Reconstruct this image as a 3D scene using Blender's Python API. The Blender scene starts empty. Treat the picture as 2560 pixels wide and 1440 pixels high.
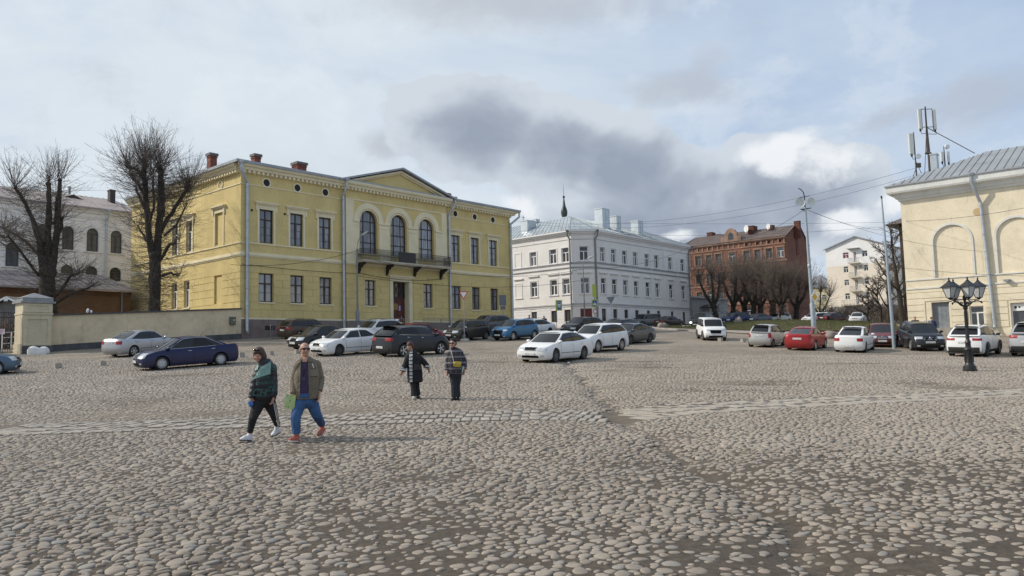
import bpy, bmesh, math, random
import numpy as np
from mathutils import Vector, Matrix, noise as mnoise
from mathutils.bvhtree import BVHTree
PI = math.pi
R = math.radians
random.seed(7)
RNG = np.random.default_rng(11)
SC = bpy.context.scene
COL = SC.collection

# ------------------------------------------------------------------ camera
PITCH, ROLL, FPX = R(4.79), R(-1.45), 1950.0
_cp, _sp, _cr, _sr = math.cos(PITCH), math.sin(PITCH), math.cos(ROLL), math.sin(ROLL)
FWD = Vector((0, _cp, _sp)); _u0 = Vector((0, -_sp, _cp)); _r0 = Vector((1, 0, 0))
RT = _cr * _r0 + _sr * _u0
UP = -_sr * _r0 + _cr * _u0
cd = bpy.data.cameras.new('camera'); cam = bpy.data.objects.new('camera', cd); COL.objects.link(cam)
cd.sensor_width = 36.0; cd.lens = 36.0 * FPX / 2560.0; cd.clip_start = 0.1; cd.clip_end = 5000
cam.matrix_world = Matrix((( RT.x, UP.x, -FWD.x, 0), (RT.y, UP.y, -FWD.y, 0), (RT.z, UP.z, -FWD.z, 0), (0, 0, 0, 1)))
SC.camera = cam

def ray(px, py):
    "direction of a photograph point (2560x1440), scaled so that y = 1"
    v = (px - 1280) / FPX * RT - (py - 720) / FPX * UP + FWD
    return v / v.y
def at(px, py, Y):
    return ray(px, py) * Y

# ------------------------------------------------------------------ ground surface
# (px, py, distance) of places where something of known size stands on the ground
_CTRL = [(720,1100,13.9),(470,919,37.5),(330,886,46),(597,847,61),(120,880,50.8),(870,885,43.5),(1385,902,38.5),(1290,849,60.5),
 (1580,858,56),(1497,878,47),(1778,848,60.5),(1915,866,53),(2015,872,50.5),(2137,877,48.5),(2435,889,44),(2425,928,31),(1360,831,84),
 (1620,818,106),(1165,851,61),(1030,889,42.5),(20,929,38),(1140,1000,19.5),(2148,808,105),(1840,809,108),(2300,870,49),(1015,820,73),(2330,832,66),(1437,822,97)]
_P = [(0.0,0.0,-1.62),(0.0,5.0,-1.60),(-4.0,0.0,-1.6),(5.0,3.0,-1.62)]
for a,b,d in _CTRL:
    q = at(a,b,d); _P.append((q.x,q.y,q.z))
_P = np.array(_P)
def _bas(x, y):
    x = np.asarray(x, float)/40.0; y = np.asarray(y, float)/60.0
    return np.stack([np.ones_like(x), y, y*y, y**3, x, x*y, x*y*y, x*x, x*x*y], -1)
_A = _bas(_P[:,0], _P[:,1]); _w = np.ones(len(_P)); _w[:4] = 3
_lam = np.diag([0,0,.01,.03,0,.01,.03,.03,.03])
_cf = np.linalg.solve((_A*_w[:,None]).T @ _A + _lam, (_A*_w[:,None]).T @ _P[:,2])
# gutter: polyline worn into the paving
GUT = None
def g0(x, y):
    x = np.asarray(x, float); y = np.asarray(y, float)
    lim = np.clip(y*0.62+10, 8, 58)
    xx = lim*np.tanh(x/lim) ; yy = np.where(y < 112, y, 112+ 14*np.tanh((y-112)/14.0)); yy = np.maximum(yy, -6)
    return _bas(xx, yy) @ _cf
_res = _P[:,2] - g0(_P[:,0], _P[:,1])
def _ker(x, y):
    s = 7 + .06*np.asarray(y, float)[...,None]
    return np.exp(-(((np.asarray(x,float)[...,None]-_P[:,0])**2 + (np.asarray(y,float)[...,None]-_P[:,1])**2)/(s*s)))
_kw = np.linalg.solve(_ker(_P[:,0], _P[:,1]) + .25*np.eye(len(_P)), _res)
_g1 = g0
def g0(x, y): return _g1(x, y) + _ker(x, y) @ _kw
def g0f(x, y): return float(g0(x, y))
def hit0(px, py):
    d = ray(px, py); lo, hi = 2.0, 2.0
    while hi < 200 and d.z*hi > g0f(d.x*hi, hi): hi += 1.0
    lo = hi-1.0
    for _ in range(30):
        m = (lo+hi)/2
        if d.z*m > g0f(d.x*m, m): lo = m
        else: hi = m
    return Vector((d.x*hi, hi, d.z*hi))
_gp = [hit0(a,b) for a,b in ((1415,903),(1470,960),(1545,1040),(1640,1100),(1760,1170),(1860,1240),(1960,1300),(2120,1440))]
_gp = [(_gp[0].x-1.6, _gp[0].y+6)] + [(p.x,p.y) for p in _gp] + [(_gp[-1].x+.75, _gp[-1].y-1.5)]
GUT = np.array(_gp)
def gut_dist(x, y):
    y = np.asarray(y, float); x = np.asarray(x, float) + .10*np.sin(y*1.3) + .06*np.sin(y*3.1+1) + .04*np.sin(y*7.3)
    d = np.full(x.shape, 1e9)
    for (ax,ay),(bx,by) in zip(GUT[:-1], GUT[1:]):
        ux, uy = bx-ax, by-ay; L2 = ux*ux+uy*uy
        t = np.clip(((x-ax)*ux+(y-ay)*uy)/L2, 0, 1)
        d = np.minimum(d, np.hypot(x-ax-t*ux, y-ay-t*uy))
    return d
def ground(x, y):
    d = gut_dist(x, y)
    fade = np.clip((np.asarray(y, float)-3)/3, 0, 1)
    return g0(x, y) - fade*(.055*np.exp(-(d/.2)**2) + .04*np.exp(-(d/.7)**2))
def gz(x, y): return float(ground(np.array([x]), np.array([y]))[0])
def hit(px, py):
    p = hit0(px, py); return Vector((p.x, p.y, gz(p.x, p.y)))

# ------------------------------------------------------------------ mesh builder
class MB:
    def __init__(s): s.v = []; s.f = []; s.m = []; s.M = Matrix(); s.mi = 0
    def add(s, vs, fs):
        b = len(s.v); M = s.M
        s.v.extend([tuple(M @ Vector(p)) for p in vs]); s.f.extend([tuple(b+i for i in f) for f in fs]); s.m.extend([s.mi]*len(fs))
        return b
    def box(s, x0, y0, z0, x1, y1, z1):
        s.add([(x0,y0,z0),(x1,y0,z0),(x1,y1,z0),(x0,y1,z0),(x0,y0,z1),(x1,y0,z1),(x1,y1,z1),(x0,y1,z1)],
              [(0,3,2,1),(4,5,6,7),(0,1,5,4),(1,2,6,5),(2,3,7,6),(3,0,4,7)])
    def cbox(s, c, sx, sy, sz): s.box(c[0]-sx/2,c[1]-sy/2,c[2]-sz/2,c[0]+sx/2,c[1]+sy/2,c[2]+sz/2)
    def bar(s, a, b, w, h=None, up=(0,0,1)):
        "rectangular bar from a to b"
        a = Vector(a); b = Vector(b); h = h or w
        d = (b-a).normalized(); u = Vector(up)
        if abs(d.dot(u)) > .95: u = Vector((1,0,0))
        r = d.cross(u).normalized(); u = r.cross(d)
        vs = []
        for p in (a, b):
            for i, j in ((-1,-1),(1,-1),(1,1),(-1,1)): vs.append(p + r*(i*w/2) + u*(j*h/2))
        s.add(vs, [(0,1,2,3),(7,6,5,4),(0,4,5,1),(1,5,6,2),(2,6,7,3),(3,7,4,0)])
    def tube(s, pts, rad, n=8, cap=True, flat=1.0):
        pts = [Vector(p) for p in pts]; k = len(pts)
        if not hasattr(rad, '__len__'): rad = [rad]*k
        vs = []; fs = []; prev = None
        for i, p in enumerate(pts):
            d = (pts[min(i+1,k-1)] - pts[max(i-1,0)])
            d = d.normalized() if d.length > 1e-9 else Vector((0,0,1))
            if prev is None:
                u = Vector((0,0,1)) if abs(d.z) < .9 else Vector((1,0,0))
                r = d.cross(u).normalized()
            else:
                r = (prev - d*prev.dot(d)); r = r.normalized() if r.length > 1e-6 else d.orthogonal().normalized()
            prev = r; q = d.cross(r)
            for j in range(n):
                a = 2*PI*j/n; vs.append(p + r*(math.cos(a)*rad[i]) + q*(math.sin(a)*rad[i]*flat))
        for i in range(k-1):
            for j in range(n): fs.append((i*n+j, i*n+(j+1)%n, (i+1)*n+(j+1)%n, (i+1)*n+j))
        if cap: fs.append(tuple(range(n-1,-1,-1))); fs.append(tuple((k-1)*n+j for j in range(n)))
        s.add(vs, fs)
    def lathe(s, prof, n=16, c=(0,0,0), ax='z', cap=True):
        vs = []; fs = []; k = len(prof)
        for r, h in prof:
            for j in range(n):
                a = 2*PI*j/n; x, y = r*math.cos(a), r*math.sin(a)
                p = (x,y,h) if ax == 'z' else ((h,x,y) if ax == 'x' else (x,h,y))
                vs.append((c[0]+p[0], c[1]+p[1], c[2]+p[2]))
        for i in range(k-1):
            for j in range(n): fs.append((i*n+j, i*n+(j+1)%n, (i+1)*n+(j+1)%n, (i+1)*n+j))
        if cap: fs.append(tuple(range(n-1,-1,-1))); fs.append(tuple((k-1)*n+j for j in range(n)))
        s.add(vs, fs)
    def grid(s, fn, nu, nv):
        vs = [fn(i/nu, j/nv) for j in range(nv+1) for i in range(nu+1)]
        fs = [(j*(nu+1)+i, j*(nu+1)+i+1, (j+1)*(nu+1)+i+1, (j+1)*(nu+1)+i) for j in range(nv) for i in range(nu)]
        return s.add(vs, fs)
    def prism(s, poly, d0, d1, ax='y'):
        "polygon in two coordinates, extruded along the third"
        n = len(poly)
        def P(p, d): return {'y':(p[0],d,p[1]), 'x':(d,p[0],p[1]), 'z':(p[0],p[1],d)}[ax]
        vs = [P(p,d0) for p in poly] + [P(p,d1) for p in poly]
        fs = [tuple(range(n)), tuple(range(2*n-1,n-1,-1))] + [(i,(i+1)%n,n+(i+1)%n,n+i) for i in range(n)]
        s.add(vs, fs)
    def ell(s, c, rx, ry, rz, nu=12, nv=8, M=None):
        vs = []; fs = []
        for j in range(nv+1):
            t = PI*j/nv
            for i in range(nu):
                a = 2*PI*i/nu
                p = Vector((rx*math.sin(t)*math.cos(a), ry*math.sin(t)*math.sin(a), rz*math.cos(t)))
                if M is not None: p = M @ p
                vs.append(p + Vector(c))
        for j in range(nv):
            for i in range(nu): fs.append((j*nu+i, j*nu+(i+1)%nu, (j+1)*nu+(i+1)%nu, (j+1)*nu+i))
        s.add(vs, fs)
    def mesh(s, name, mats, smooth=None):
        me = bpy.data.meshes.new(name); me.from_pydata(s.v, [], s.f)
        mats = mats if isinstance(mats, (list, tuple)) else [mats]
        for m in mats: me.materials.append(m)
        if len(mats) > 1: me.polygons.foreach_set('material_index', s.m)
        if smooth is not None:
            me.polygons.foreach_set('use_smooth', [True]*len(me.polygons))
            if smooth < 180: me.set_sharp_from_angle(angle=R(smooth))
        me.update(); return me

def link(name, me, parent=None, loc=None, rotz=None, label=None, cat=None, group=None, kind=None):
    o = bpy.data.objects.new(name, me); COL.objects.link(o)
    if parent is not None: o.parent = parent
    if loc is not None: o.location = loc
    if rotz is not None: o.rotation_euler = (0,0,rotz)
    tag(o, label, cat, group, kind); return o
def tag(o, label=None, cat=None, group=None, kind=None):
    if label: o['label'] = label
    if cat: o['category'] = cat
    if group: o['group'] = group
    if kind: o['kind'] = kind
    return o
def build(name, mb, mats, parent=None, smooth=None, **k):
    return link(name, mb.mesh(name, mats, smooth), parent, **k)
def empty(name, loc, rotz=0, **k):
    o = link(name, None, None, loc, rotz, **k); o.empty_display_size = .3; return o
def evaluated(o, name):
    dg = bpy.context.evaluated_depsgraph_get(); dg.update()
    me = bpy.data.meshes.new_from_object(o.evaluated_get(dg)); me.name = name; return me
def remesh(mb, name, voxel, smooth_it=2, mats=None, dec=None):
    "one continuous surface round everything in mb"
    me = mb.mesh(name+'_raw', mats or []); o = bpy.data.objects.new('tmp', me); COL.objects.link(o)
    m = o.modifiers.new('r','REMESH'); m.mode = 'VOXEL'; m.voxel_size = voxel
    if smooth_it:
        k = o.modifiers.new('s','SMOOTH'); k.factor = .5; k.iterations = smooth_it
    if dec:
        q = o.modifiers.new('d','DECIMATE'); q.ratio = dec
    out = evaluated(o, name); bpy.data.objects.remove(o); bpy.data.meshes.remove(me)
    out.polygons.foreach_set('use_smooth', [True]*len(out.polygons))
    out.materials.clear()
    for x in (mats if isinstance(mats,(list,tuple)) else [mats]): out.materials.append(x)
    return out

# ------------------------------------------------------------------ materials
MATS = {}
class NT:
    "small node-tree helper"
    def __init__(s, nt): s.t = nt; s.n = nt.nodes; s.l = nt.links
    def new(s, typ, **k):
        n = s.n.new(typ)
        for a, b in k.items():
            if a.startswith('i_'):
                key = a[2:]; key = int(key) if key.isdigit() else key
                s.put(n.inputs[key], b)
            else: setattr(n, a, b)
        return n
    def put(s, sock, v):
        if hasattr(v, 'is_output'): s.l.new(v, sock)
        elif v is not None: sock.default_value = v
    def math(s, op, a, b=None, c=None, clamp=False):
        n = s.n.new('ShaderNodeMath'); n.operation = op; n.use_clamp = clamp
        s.put(n.inputs[0], a); s.put(n.inputs[1], b) if b is not None else None
        if c is not None: s.put(n.inputs[2], c)
        return n.outputs[0]
    def vmath(s, op, a, b=None):
        n = s.n.new('ShaderNodeVectorMath'); n.operation = op
        s.put(n.inputs[0], a)
        if b is not None: s.put(n.inputs[1], b)
        return n.outputs['Value' if op in ('DOT_PRODUCT','LENGTH','DISTANCE') else 'Vector']
    def ramp(s, fac, stops, interp='LINEAR'):
        n = s.n.new('ShaderNodeValToRGB'); n.color_ramp.interpolation = interp
        e = n.color_ramp.elements
        while len(e) > 1: e.remove(e[-1])
        for i, (p, c) in enumerate(stops):
            c = c if hasattr(c,'__len__') else (c,c,c)
            x = e[0] if i == 0 else e.new(p)
            x.position = p; x.color = (*c[:3], 1)
        s.put(n.inputs[0], fac); return n.outputs[0]
    def mix(s, fac, a, b, mode='MIX'):
        n = s.n.new('ShaderNodeMix'); n.data_type = 'RGBA'; n.blend_type = mode; n.clamp_factor = True
        s.put(n.inputs[0], fac)
        for i, v in ((6,a),(7,b)): s.put(n.inputs[i], (*v,1) if isinstance(v, tuple) and len(v) == 3 else v)
        return n.outputs[2]
    def smooth(s, v, a, b):
        n = s.n.new('ShaderNodeMapRange'); n.interpolation_type = 'SMOOTHSTEP'
        s.put(n.inputs[0], v); n.inputs[1].default_value = a; n.inputs[2].default_value = b
        return n.outputs[0]
    def noise(s, scale, detail=4, rough=.55, vec=None, dist=0, dim='3D'):
        n = s.n.new('ShaderNodeTexNoise'); n.inputs['Scale'].default_value = scale; n.inputs['Detail'].default_value = detail
        n.inputs['Roughness'].default_value = rough; n.inputs['Distortion'].default_value = dist
        if vec is not None: s.l.new(vec, n.inputs['Vector'])
        return n.outputs[0]
def newmat(name):
    m = bpy.data.materials.new(name); m.use_nodes = True; t = NT(m.node_tree)
    b = m.node_tree.nodes['Principled BSDF']; MATS[name] = m
    return m, t, b
def mat(name, col, rough=.8, var=.12, scale=1.2, bump=.0, bscale=40, metal=0, stain=0, spec=None, coat=0, detail=5):
    "plain surface with mottling in object space"
    if name in MATS: return MATS[name]
    m, t, b = newmat(name)
    tc = t.new('ShaderNodeTexCoord').outputs['Object']
    c = None
    if var:
        n1 = t.noise(scale, detail, .6, tc); n2 = t.noise(scale*9, 3, .6, tc)
        k = t.math('ADD', t.math('MULTIPLY', n1, .65), t.math('MULTIPLY', n2, .35))
        lo = tuple(x*(1-var*1.6) for x in col); hi = tuple(min(1,x*(1+var*1.3)) for x in col)
        c = t.ramp(k, [(.3, lo), (.5, col), (.7, hi)])
        if stain:
            mp = t.new('ShaderNodeMapping'); t.put(mp.inputs[0], tc); mp.inputs['Scale'].default_value = (1,1,.22)
            s1 = t.noise(1.7, 6, .7, mp.outputs[0], .6)
            f = t.math('MULTIPLY', t.smooth(s1, .56, .74), stain)
            c = t.mix(f, c, tuple(x*.45 for x in col))
        t.l.new(c, b.inputs['Base Color'])
    else: b.inputs['Base Color'].default_value = (*col,1)
    b.inputs['Roughness'].default_value = rough; b.inputs['Metallic'].default_value = metal
    if spec is not None: b.inputs['Specular IOR Level'].default_value = spec
    if coat: b.inputs['Coat Weight'].default_value = coat; b.inputs['Coat Roughness'].default_value = .05
    if bump:
        bp = t.new('ShaderNodeBump'); bp.inputs['Strength'].default_value = bump; bp.inputs['Distance'].default_value = .02
        t.l.new(t.noise(bscale, 4, .6, tc), bp.inputs['Height']); t.l.new(bp.outputs[0], b.inputs['Normal'])
    return m
def paint(name, col, metal=.0, rough=.32, dust=.25):
    "car paint with a film of dust low on the body"
    if name in MATS: return MATS[name]
    m, t, b = newmat(name)
    tc = t.new('ShaderNodeTexCoord').outputs['Object']
    sep = t.new('ShaderNodeSeparateXYZ'); t.l.new(tc, sep.inputs[0])
    n = t.noise(3.0, 5, .65, tc)
    low = t.math('MULTIPLY', t.smooth(sep.outputs[2], .95, .15), t.math('ADD', .45, n))
    f = t.math('MULTIPLY', low, dust, clamp=True)
    c = t.mix(f, col, (.22,.19,.155))
    t.l.new(c, b.inputs['Base Color'])
    b.inputs['Metallic'].default_value = metal
    t.l.new(t.math('ADD', rough, t.math('MULTIPLY', f, .6)), b.inputs['Roughness'])
    b.inputs['Coat Weight'].default_value = .22; b.inputs['Coat Roughness'].default_value = .05; b.inputs['Specular IOR Level'].default_value = .35
    return m
def glass(name, col=(.03,.035,.04), rough=.04, curtain=0, spec=.5):
    if name in MATS: return MATS[name]
    m, t, b = newmat(name)
    tc = t.new('ShaderNodeTexCoord').outputs['Object']
    if curtain:
        mp = t.new('ShaderNodeMapping'); t.put(mp.inputs[0], tc); mp.inputs['Scale'].default_value = (7,7,.5)
        n = t.noise(1.3, 4, .6, mp.outputs[0])
        oi = t.new('ShaderNodeObjectInfo').outputs['Random']
        k = t.math('ADD', n, t.math('MULTIPLY', t.math('SUBTRACT', oi, .5), .5))
        t.l.new(t.ramp(k, [(.34, col), (.62, tuple(x+curtain for x in col))]), b.inputs['Base Color'])
    else: b.inputs['Base Color'].default_value = (*col,1)
    b.inputs['Roughness'].default_value = rough; b.inputs['Specular IOR Level'].default_value = spec
    b.inputs['IOR'].default_value = 1.6
    return m
# ================================================================== sky and light
SUN_EL, SUN_AZ = R(36), R(176)       # azimuth measured from +X, counter-clockwise
sun_dir = Vector((math.cos(SUN_EL)*math.cos(SUN_AZ), math.cos(SUN_EL)*math.sin(SUN_AZ), math.sin(SUN_EL)))
ld = bpy.data.lights.new('sun', 'SUN'); ld.energy = 3.3; ld.angle = R(1.2); ld.color = (1.0, .93, .83)
lo = bpy.data.objects.new('sun', ld); COL.objects.link(lo); lo.rotation_euler = (-sun_dir).to_track_quat('-Z','Y').to_euler()

W = bpy.data.worlds.new('World'); SC.world = W; W.use_nodes = True
t = NT(W.node_tree); bg = W.node_tree.nodes['Background']
sky = t.new('ShaderNodeTexSky'); sky.sky_type = 'NISHITA'; sky.sun_disc = False; sky.sun_elevation = SUN_EL
sky.sun_rotation = PI/2 - SUN_AZ; sky.air_density = 1.0; sky.dust_density = 1.2; sky.ozone_density = 1.2
D = t.new('ShaderNodeTexCoord').outputs['Generated']
D = t.vmath('NORMALIZE', D)
sep = t.new('ShaderNodeSeparateXYZ'); t.l.new(D, sep.inputs[0])
# clouds lie on a flat layer: project the direction on to it so they shrink towards the horizon
zc = t.math('ADD', t.math('MAXIMUM', sep.outputs[2], 0.0), .10)
cmb = t.new('ShaderNodeCombineXYZ'); t.put(cmb.inputs[0], t.math('DIVIDE', sep.outputs[0], zc)); t.put(cmb.inputs[1], t.math('DIVIDE', sep.outputs[1], zc))
P2 = cmb.outputs[0]
lowf = t.noise(1.15, 5, .6, P2, .4)            # ragged veil and low cloud
mps = t.new('ShaderNodeMapping'); t.put(mps.inputs[0], D); mps.inputs['Scale'].default_value = (1,1,1.3)
puff = t.noise(6.5, 7, .60, mps.outputs[0], .2)
mpo = t.new('ShaderNodeMapping'); t.put(mpo.inputs[0], D); mpo.inputs['Scale'].default_value = (1,1,1.3); mpo.inputs['Location'].default_value = (-.022,-.005,.05)
puff2 = t.noise(6.5, 4, .58, mpo.outputs[0], .2)   # the same cloud a step towards the sun: gives its lit side
puffb = t.noise(2.6, 4, .52, mps.outputs[0], .3)
W.cycles.sampling_method = 'MANUAL'; W.cycles.sample_map_resolution = 256
def blob(px, py, sx, sy, ang=0):
    "soft elliptical mask round one direction of the sky; sizes in degrees"
    c = ray(px, py).normalized(); t1 = Vector((0,0,1)).cross(c).normalized()*-1; t2 = c.cross(t1)*-1
    t2 = Vector((0,0,1)) - c*c.z; t2.normalize(); t1 = t2.cross(c)*-1
    ca, sa = math.cos(R(ang)), math.sin(R(ang)); a = t1*ca + t2*sa; b = t2*ca - t1*sa
    da = t.math('DIVIDE', t.vmath('DOT_PRODUCT', D, tuple(a)), math.sin(R(sx)))
    db = t.math('DIVIDE', t.vmath('DOT_PRODUCT', D, tuple(b)), math.sin(R(sy)))
    r2 = t.math('ADD', t.math('POWER', t.math('ABSOLUTE', da), 2.0), t.math('POWER', t.math('ABSOLUTE', db), 2.0))
    g = t.math('EXPONENT', t.math('MULTIPLY', r2, -1.0))
    return t.math('MULTIPLY', g, t.math('GREATER_THAN', t.vmath('DOT_PRODUCT', D, tuple(c)), 0.0))
def total(lst):
    o = lst[0]
    for x in lst[1:]: o = t.math('MAXIMUM', o, x)
    return o
base = t.vmath('SCALE', sky.outputs[0]); sc_n = base.node; sc_n.inputs['Scale'].default_value = .10
blue = t.mix(.75, base, (.40,.535,.76))
side_w = t.smooth(t.vmath('DOT_PRODUCT', D, (-.93,.25,.2)), -.42, .60)  # the veil is thicker towards the sun
veil_f = t.math('ADD', t.math('MULTIPLY', t.math('SUBTRACT', lowf, .5), 1.5), t.math('MULTIPLY_ADD', side_w, .78, .16), clamp=True)
c0 = t.mix(veil_f, blue, (.655,.725,.785))
hz = t.smooth(sep.outputs[2], .26, .08)
c0 = t.mix(t.math('MULTIPLY', hz, .40), c0, (.685,.745,.81))
sm = t.math('MULTIPLY', t.smooth(puffb, .50, .70), .42)
c1 = t.mix(sm, c0, (.50,.545,.61))
c1 = t.mix(t.math('MULTIPLY', t.math('MULTIPLY', t.smooth(puff, .52, .66), t.smooth(puffb, .40, .58)), .50), c1, (.475,.515,.585)); c1 = t.mix(t.math('MULTIPLY', t.smooth(puff, .47, .36), .22), c1, (.80,.835,.87))
pn = t.math('SUBTRACT', puff, .5); pb = t.math('SUBTRACT', puffb, .5)
fld2 = total([blob(1330,10,18,2.6,-2), blob(2450,250,8,2.6,8), blob(1700,225,6,2.0,-10), blob(960,365,2.4,1.5,0), blob(2250,280,5,1.4,14)])
f2 = t.smooth(t.math('ADD', fld2, t.math('MULTIPLY_ADD', pn, 1.4, t.math('MULTIPLY', pb, .8))), .40, 1.05)
c2 = t.mix(t.math('MULTIPLY', f2, .72), c1, (.455,.485,.545))
core = total([blob(1200,330,7.5,4.6,-8), blob(1400,400,7.5,4.8,-16), blob(1640,500,8,4.2,-4), blob(1870,470,7.4,4.4,4), blob(2050,470,6,4.0,-6), blob(1760,560,14,3.0,-1), blob(1560,545,10,3.0,0), blob(1560,440,8.5,4.6,-10), blob(1740,480,8,4,0)])
fld = t.math('ADD', core, t.math('MULTIPLY_ADD', pn, 1.15, t.math('MULTIPLY', pb, .15)))
m_big = t.smooth(fld, .42, .50)
dens = t.smooth(fld, .42, 1.2)
lit = t.math('MULTIPLY', t.math('SUBTRACT', puff, puff2), 2.4)
tone = t.math('SUBTRACT', dens, lit)
dark = t.ramp(tone, [(.0,(.585,.64,.705)), (.28,(.51,.565,.635)), (.58,(.375,.425,.505)), (1.0,(.285,.33,.415))])
c3 = t.mix(t.math('MULTIPLY', m_big, .96), c2, dark)
heads = total([blob(1985,350,4.0,1.2,12), blob(2085,390,3.4,1.9,-30), blob(1950,392,1.8,1.2,20), blob(2240,490,1.5,1.9,0), blob(1700,590,2.4,.7,0), blob(1300,515,3.0,1.3,-20), blob(2110,560,2.0,1.2,0)])
f4 = t.smooth(t.math('ADD', heads, t.math('MULTIPLY_ADD', pn, 2.1, t.math('MULTIPLY', lit, .5))), .50, 1.08)
f4 = t.math('MULTIPLY', f4, t.smooth(heads, .08, .35))
c4 = t.mix(t.math('MULTIPLY', f4, .9), c3, (.83,.855,.885))
t.l.new(c4, bg.inputs['Color']); bg.inputs['Strength'].default_value = 1.0
SC.view_settings.view_transform = 'Standard'; SC.view_settings.look = 'None'; SC.view_settings.exposure = 0.12; SC.view_settings.gamma = 1.0

# ================================================================== ground sheet
def axis_pts(lo, hi, brk):
    out = [lo]
    while out[-1] < hi:
        x = out[-1]; st = [s for (lim, s) in brk if x < lim][0]; out.append(x+st)
    return np.array(out)
ys = axis_pts(-12, 420, [(3,1.5),(30,.16),(60,.5),(130,2),(999,15)])
us = np.concatenate([np.linspace(-1.15,-.75,9)[:-1], np.linspace(-.75,.75,210), np.linspace(.75,1.15,9)[1:]])
GX = np.outer(np.maximum(ys, 5)+4, us); GY = np.repeat(ys[:,None], len(us), 1)
far_rise = np.maximum(GY-126, 0)*.012
GZ = ground(GX, GY) + far_rise
nv, nu = GX.shape
def grid_mesh(name, X, Y, Z):
    nv, nu = X.shape
    me = bpy.data.meshes.new(name)
    idx = np.arange(nv*nu).reshape(nv, nu)
    f = np.stack([idx[:-1,:-1], idx[:-1,1:], idx[1:,1:], idx[1:,:-1]], -1).reshape(-1,4)
    me.vertices.add(nv*nu); me.vertices.foreach_set('co', np.stack([X,Y,Z],-1).astype(np.float32).ravel())
    me.loops.add(f.size); me.loops.foreach_set('vertex_index', f.ravel().astype(np.int32))
    me.polygons.add(len(f)); me.polygons.foreach_set('loop_start', np.arange(0,f.size,4,dtype=np.int32))
    me.polygons.foreach_set('use_smooth', np.ones(len(f), bool)); me.update(calc_edges=True); return me
gm, t, b = newmat('ground_paving')
P = t.new('ShaderNodeNewGeometry').outputs['Position']
sp = t.new('ShaderNodeSeparateXYZ'); t.l.new(P, sp.inputs[0])
mpg = t.new('ShaderNodeMapping'); t.put(mpg.inputs[0], P); mpg.inputs['Scale'].default_value = (1,1.25,.0)
vo = t.new('ShaderNodeTexVoronoi', feature='F1'); vo.inputs['Scale'].default_value = 6.2; t.l.new(mpg.outputs[0], vo.inputs['Vector']); vo.inputs['Randomness'].default_value = .9
ve = t.new('ShaderNodeTexVoronoi', feature='DISTANCE_TO_EDGE'); ve.inputs['Scale'].default_value = 6.2; t.l.new(mpg.outputs[0], ve.inputs['Vector']); ve.inputs['Randomness'].default_value = .9
stone = t.ramp(t.new('ShaderNodeSeparateColor', i_0=vo.outputs['Color']).outputs[0], [(0,(.27,.23,.187)),(.35,(.34,.292,.238)),(.7,(.395,.343,.282)),(1,(.31,.292,.265))])
wide = t.noise(.22, 5, .6, P, .6); mpw = t.new('ShaderNodeMapping'); t.put(mpw.inputs[0], P); mpw.inputs['Scale'].default_value = (.35,1.3,1)
streak = t.noise(.5, 6, .62, mpw.outputs[0], .8)
dirtc = t.ramp(t.noise(14, 5, .65, P), [(.3,(.062,.050,.038)),(.7,(.118,.096,.074))])
sand_f = t.math('MULTIPLY', t.smooth(sp.outputs[1], 7, 20), t.math('MULTIPLY_ADD', t.smooth(t.math('ADD', t.math('MULTIPLY', streak, .5), t.math('MULTIPLY', wide, .5)), .42, .56), .50, .20))
dirtc = t.mix(sand_f, dirtc, (.25,.21,.167))
gap = t.smooth(ve.outputs['Distance'], .035, .11)
cover = t.smooth(t.math('ADD', t.math('MULTIPLY', streak, .7), t.math('MULTIPLY', wide, .3)), .60, .47)
far_f = t.smooth(sp.outputs[1], 36, 46)
kk = t.math('MULTIPLY', t.math('MULTIPLY', gap, t.math('MULTIPLY_ADD', cover, .75, .25)), 1.0)
farcol = t.mix(kk, dirtc, stone)
# trodden sandy dust over the further square
dust = t.mix(t.math('MULTIPLY', t.smooth(wide, .40, .66), .6), farcol, (.375,.315,.245))
gc_ = t.mix(far_f, dirtc, dust)
t.l.new(gc_, b.inputs['Base Color']); b.inputs['Roughness'].default_value = .92; b.inputs['Specular IOR Level'].default_value = .25
hgt = t.math('ADD', t.math('MULTIPLY', t.math('MULTIPLY', gap, far_f), 1.0), t.math('MULTIPLY', t.noise(30, 5, .7, P), .35))
bp = t.new('ShaderNodeBump'); bp.inputs['Strength'].default_value = .75; bp.inputs['Distance'].default_value = .045
t.l.new(hgt, bp.inputs['Height']); t.l.new(bp.outputs[0], b.inputs['Normal'])
gme = grid_mesh('ground', GX, GY, GZ); gme.materials.append(gm)
link('ground', gme, kind='structure')

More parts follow.
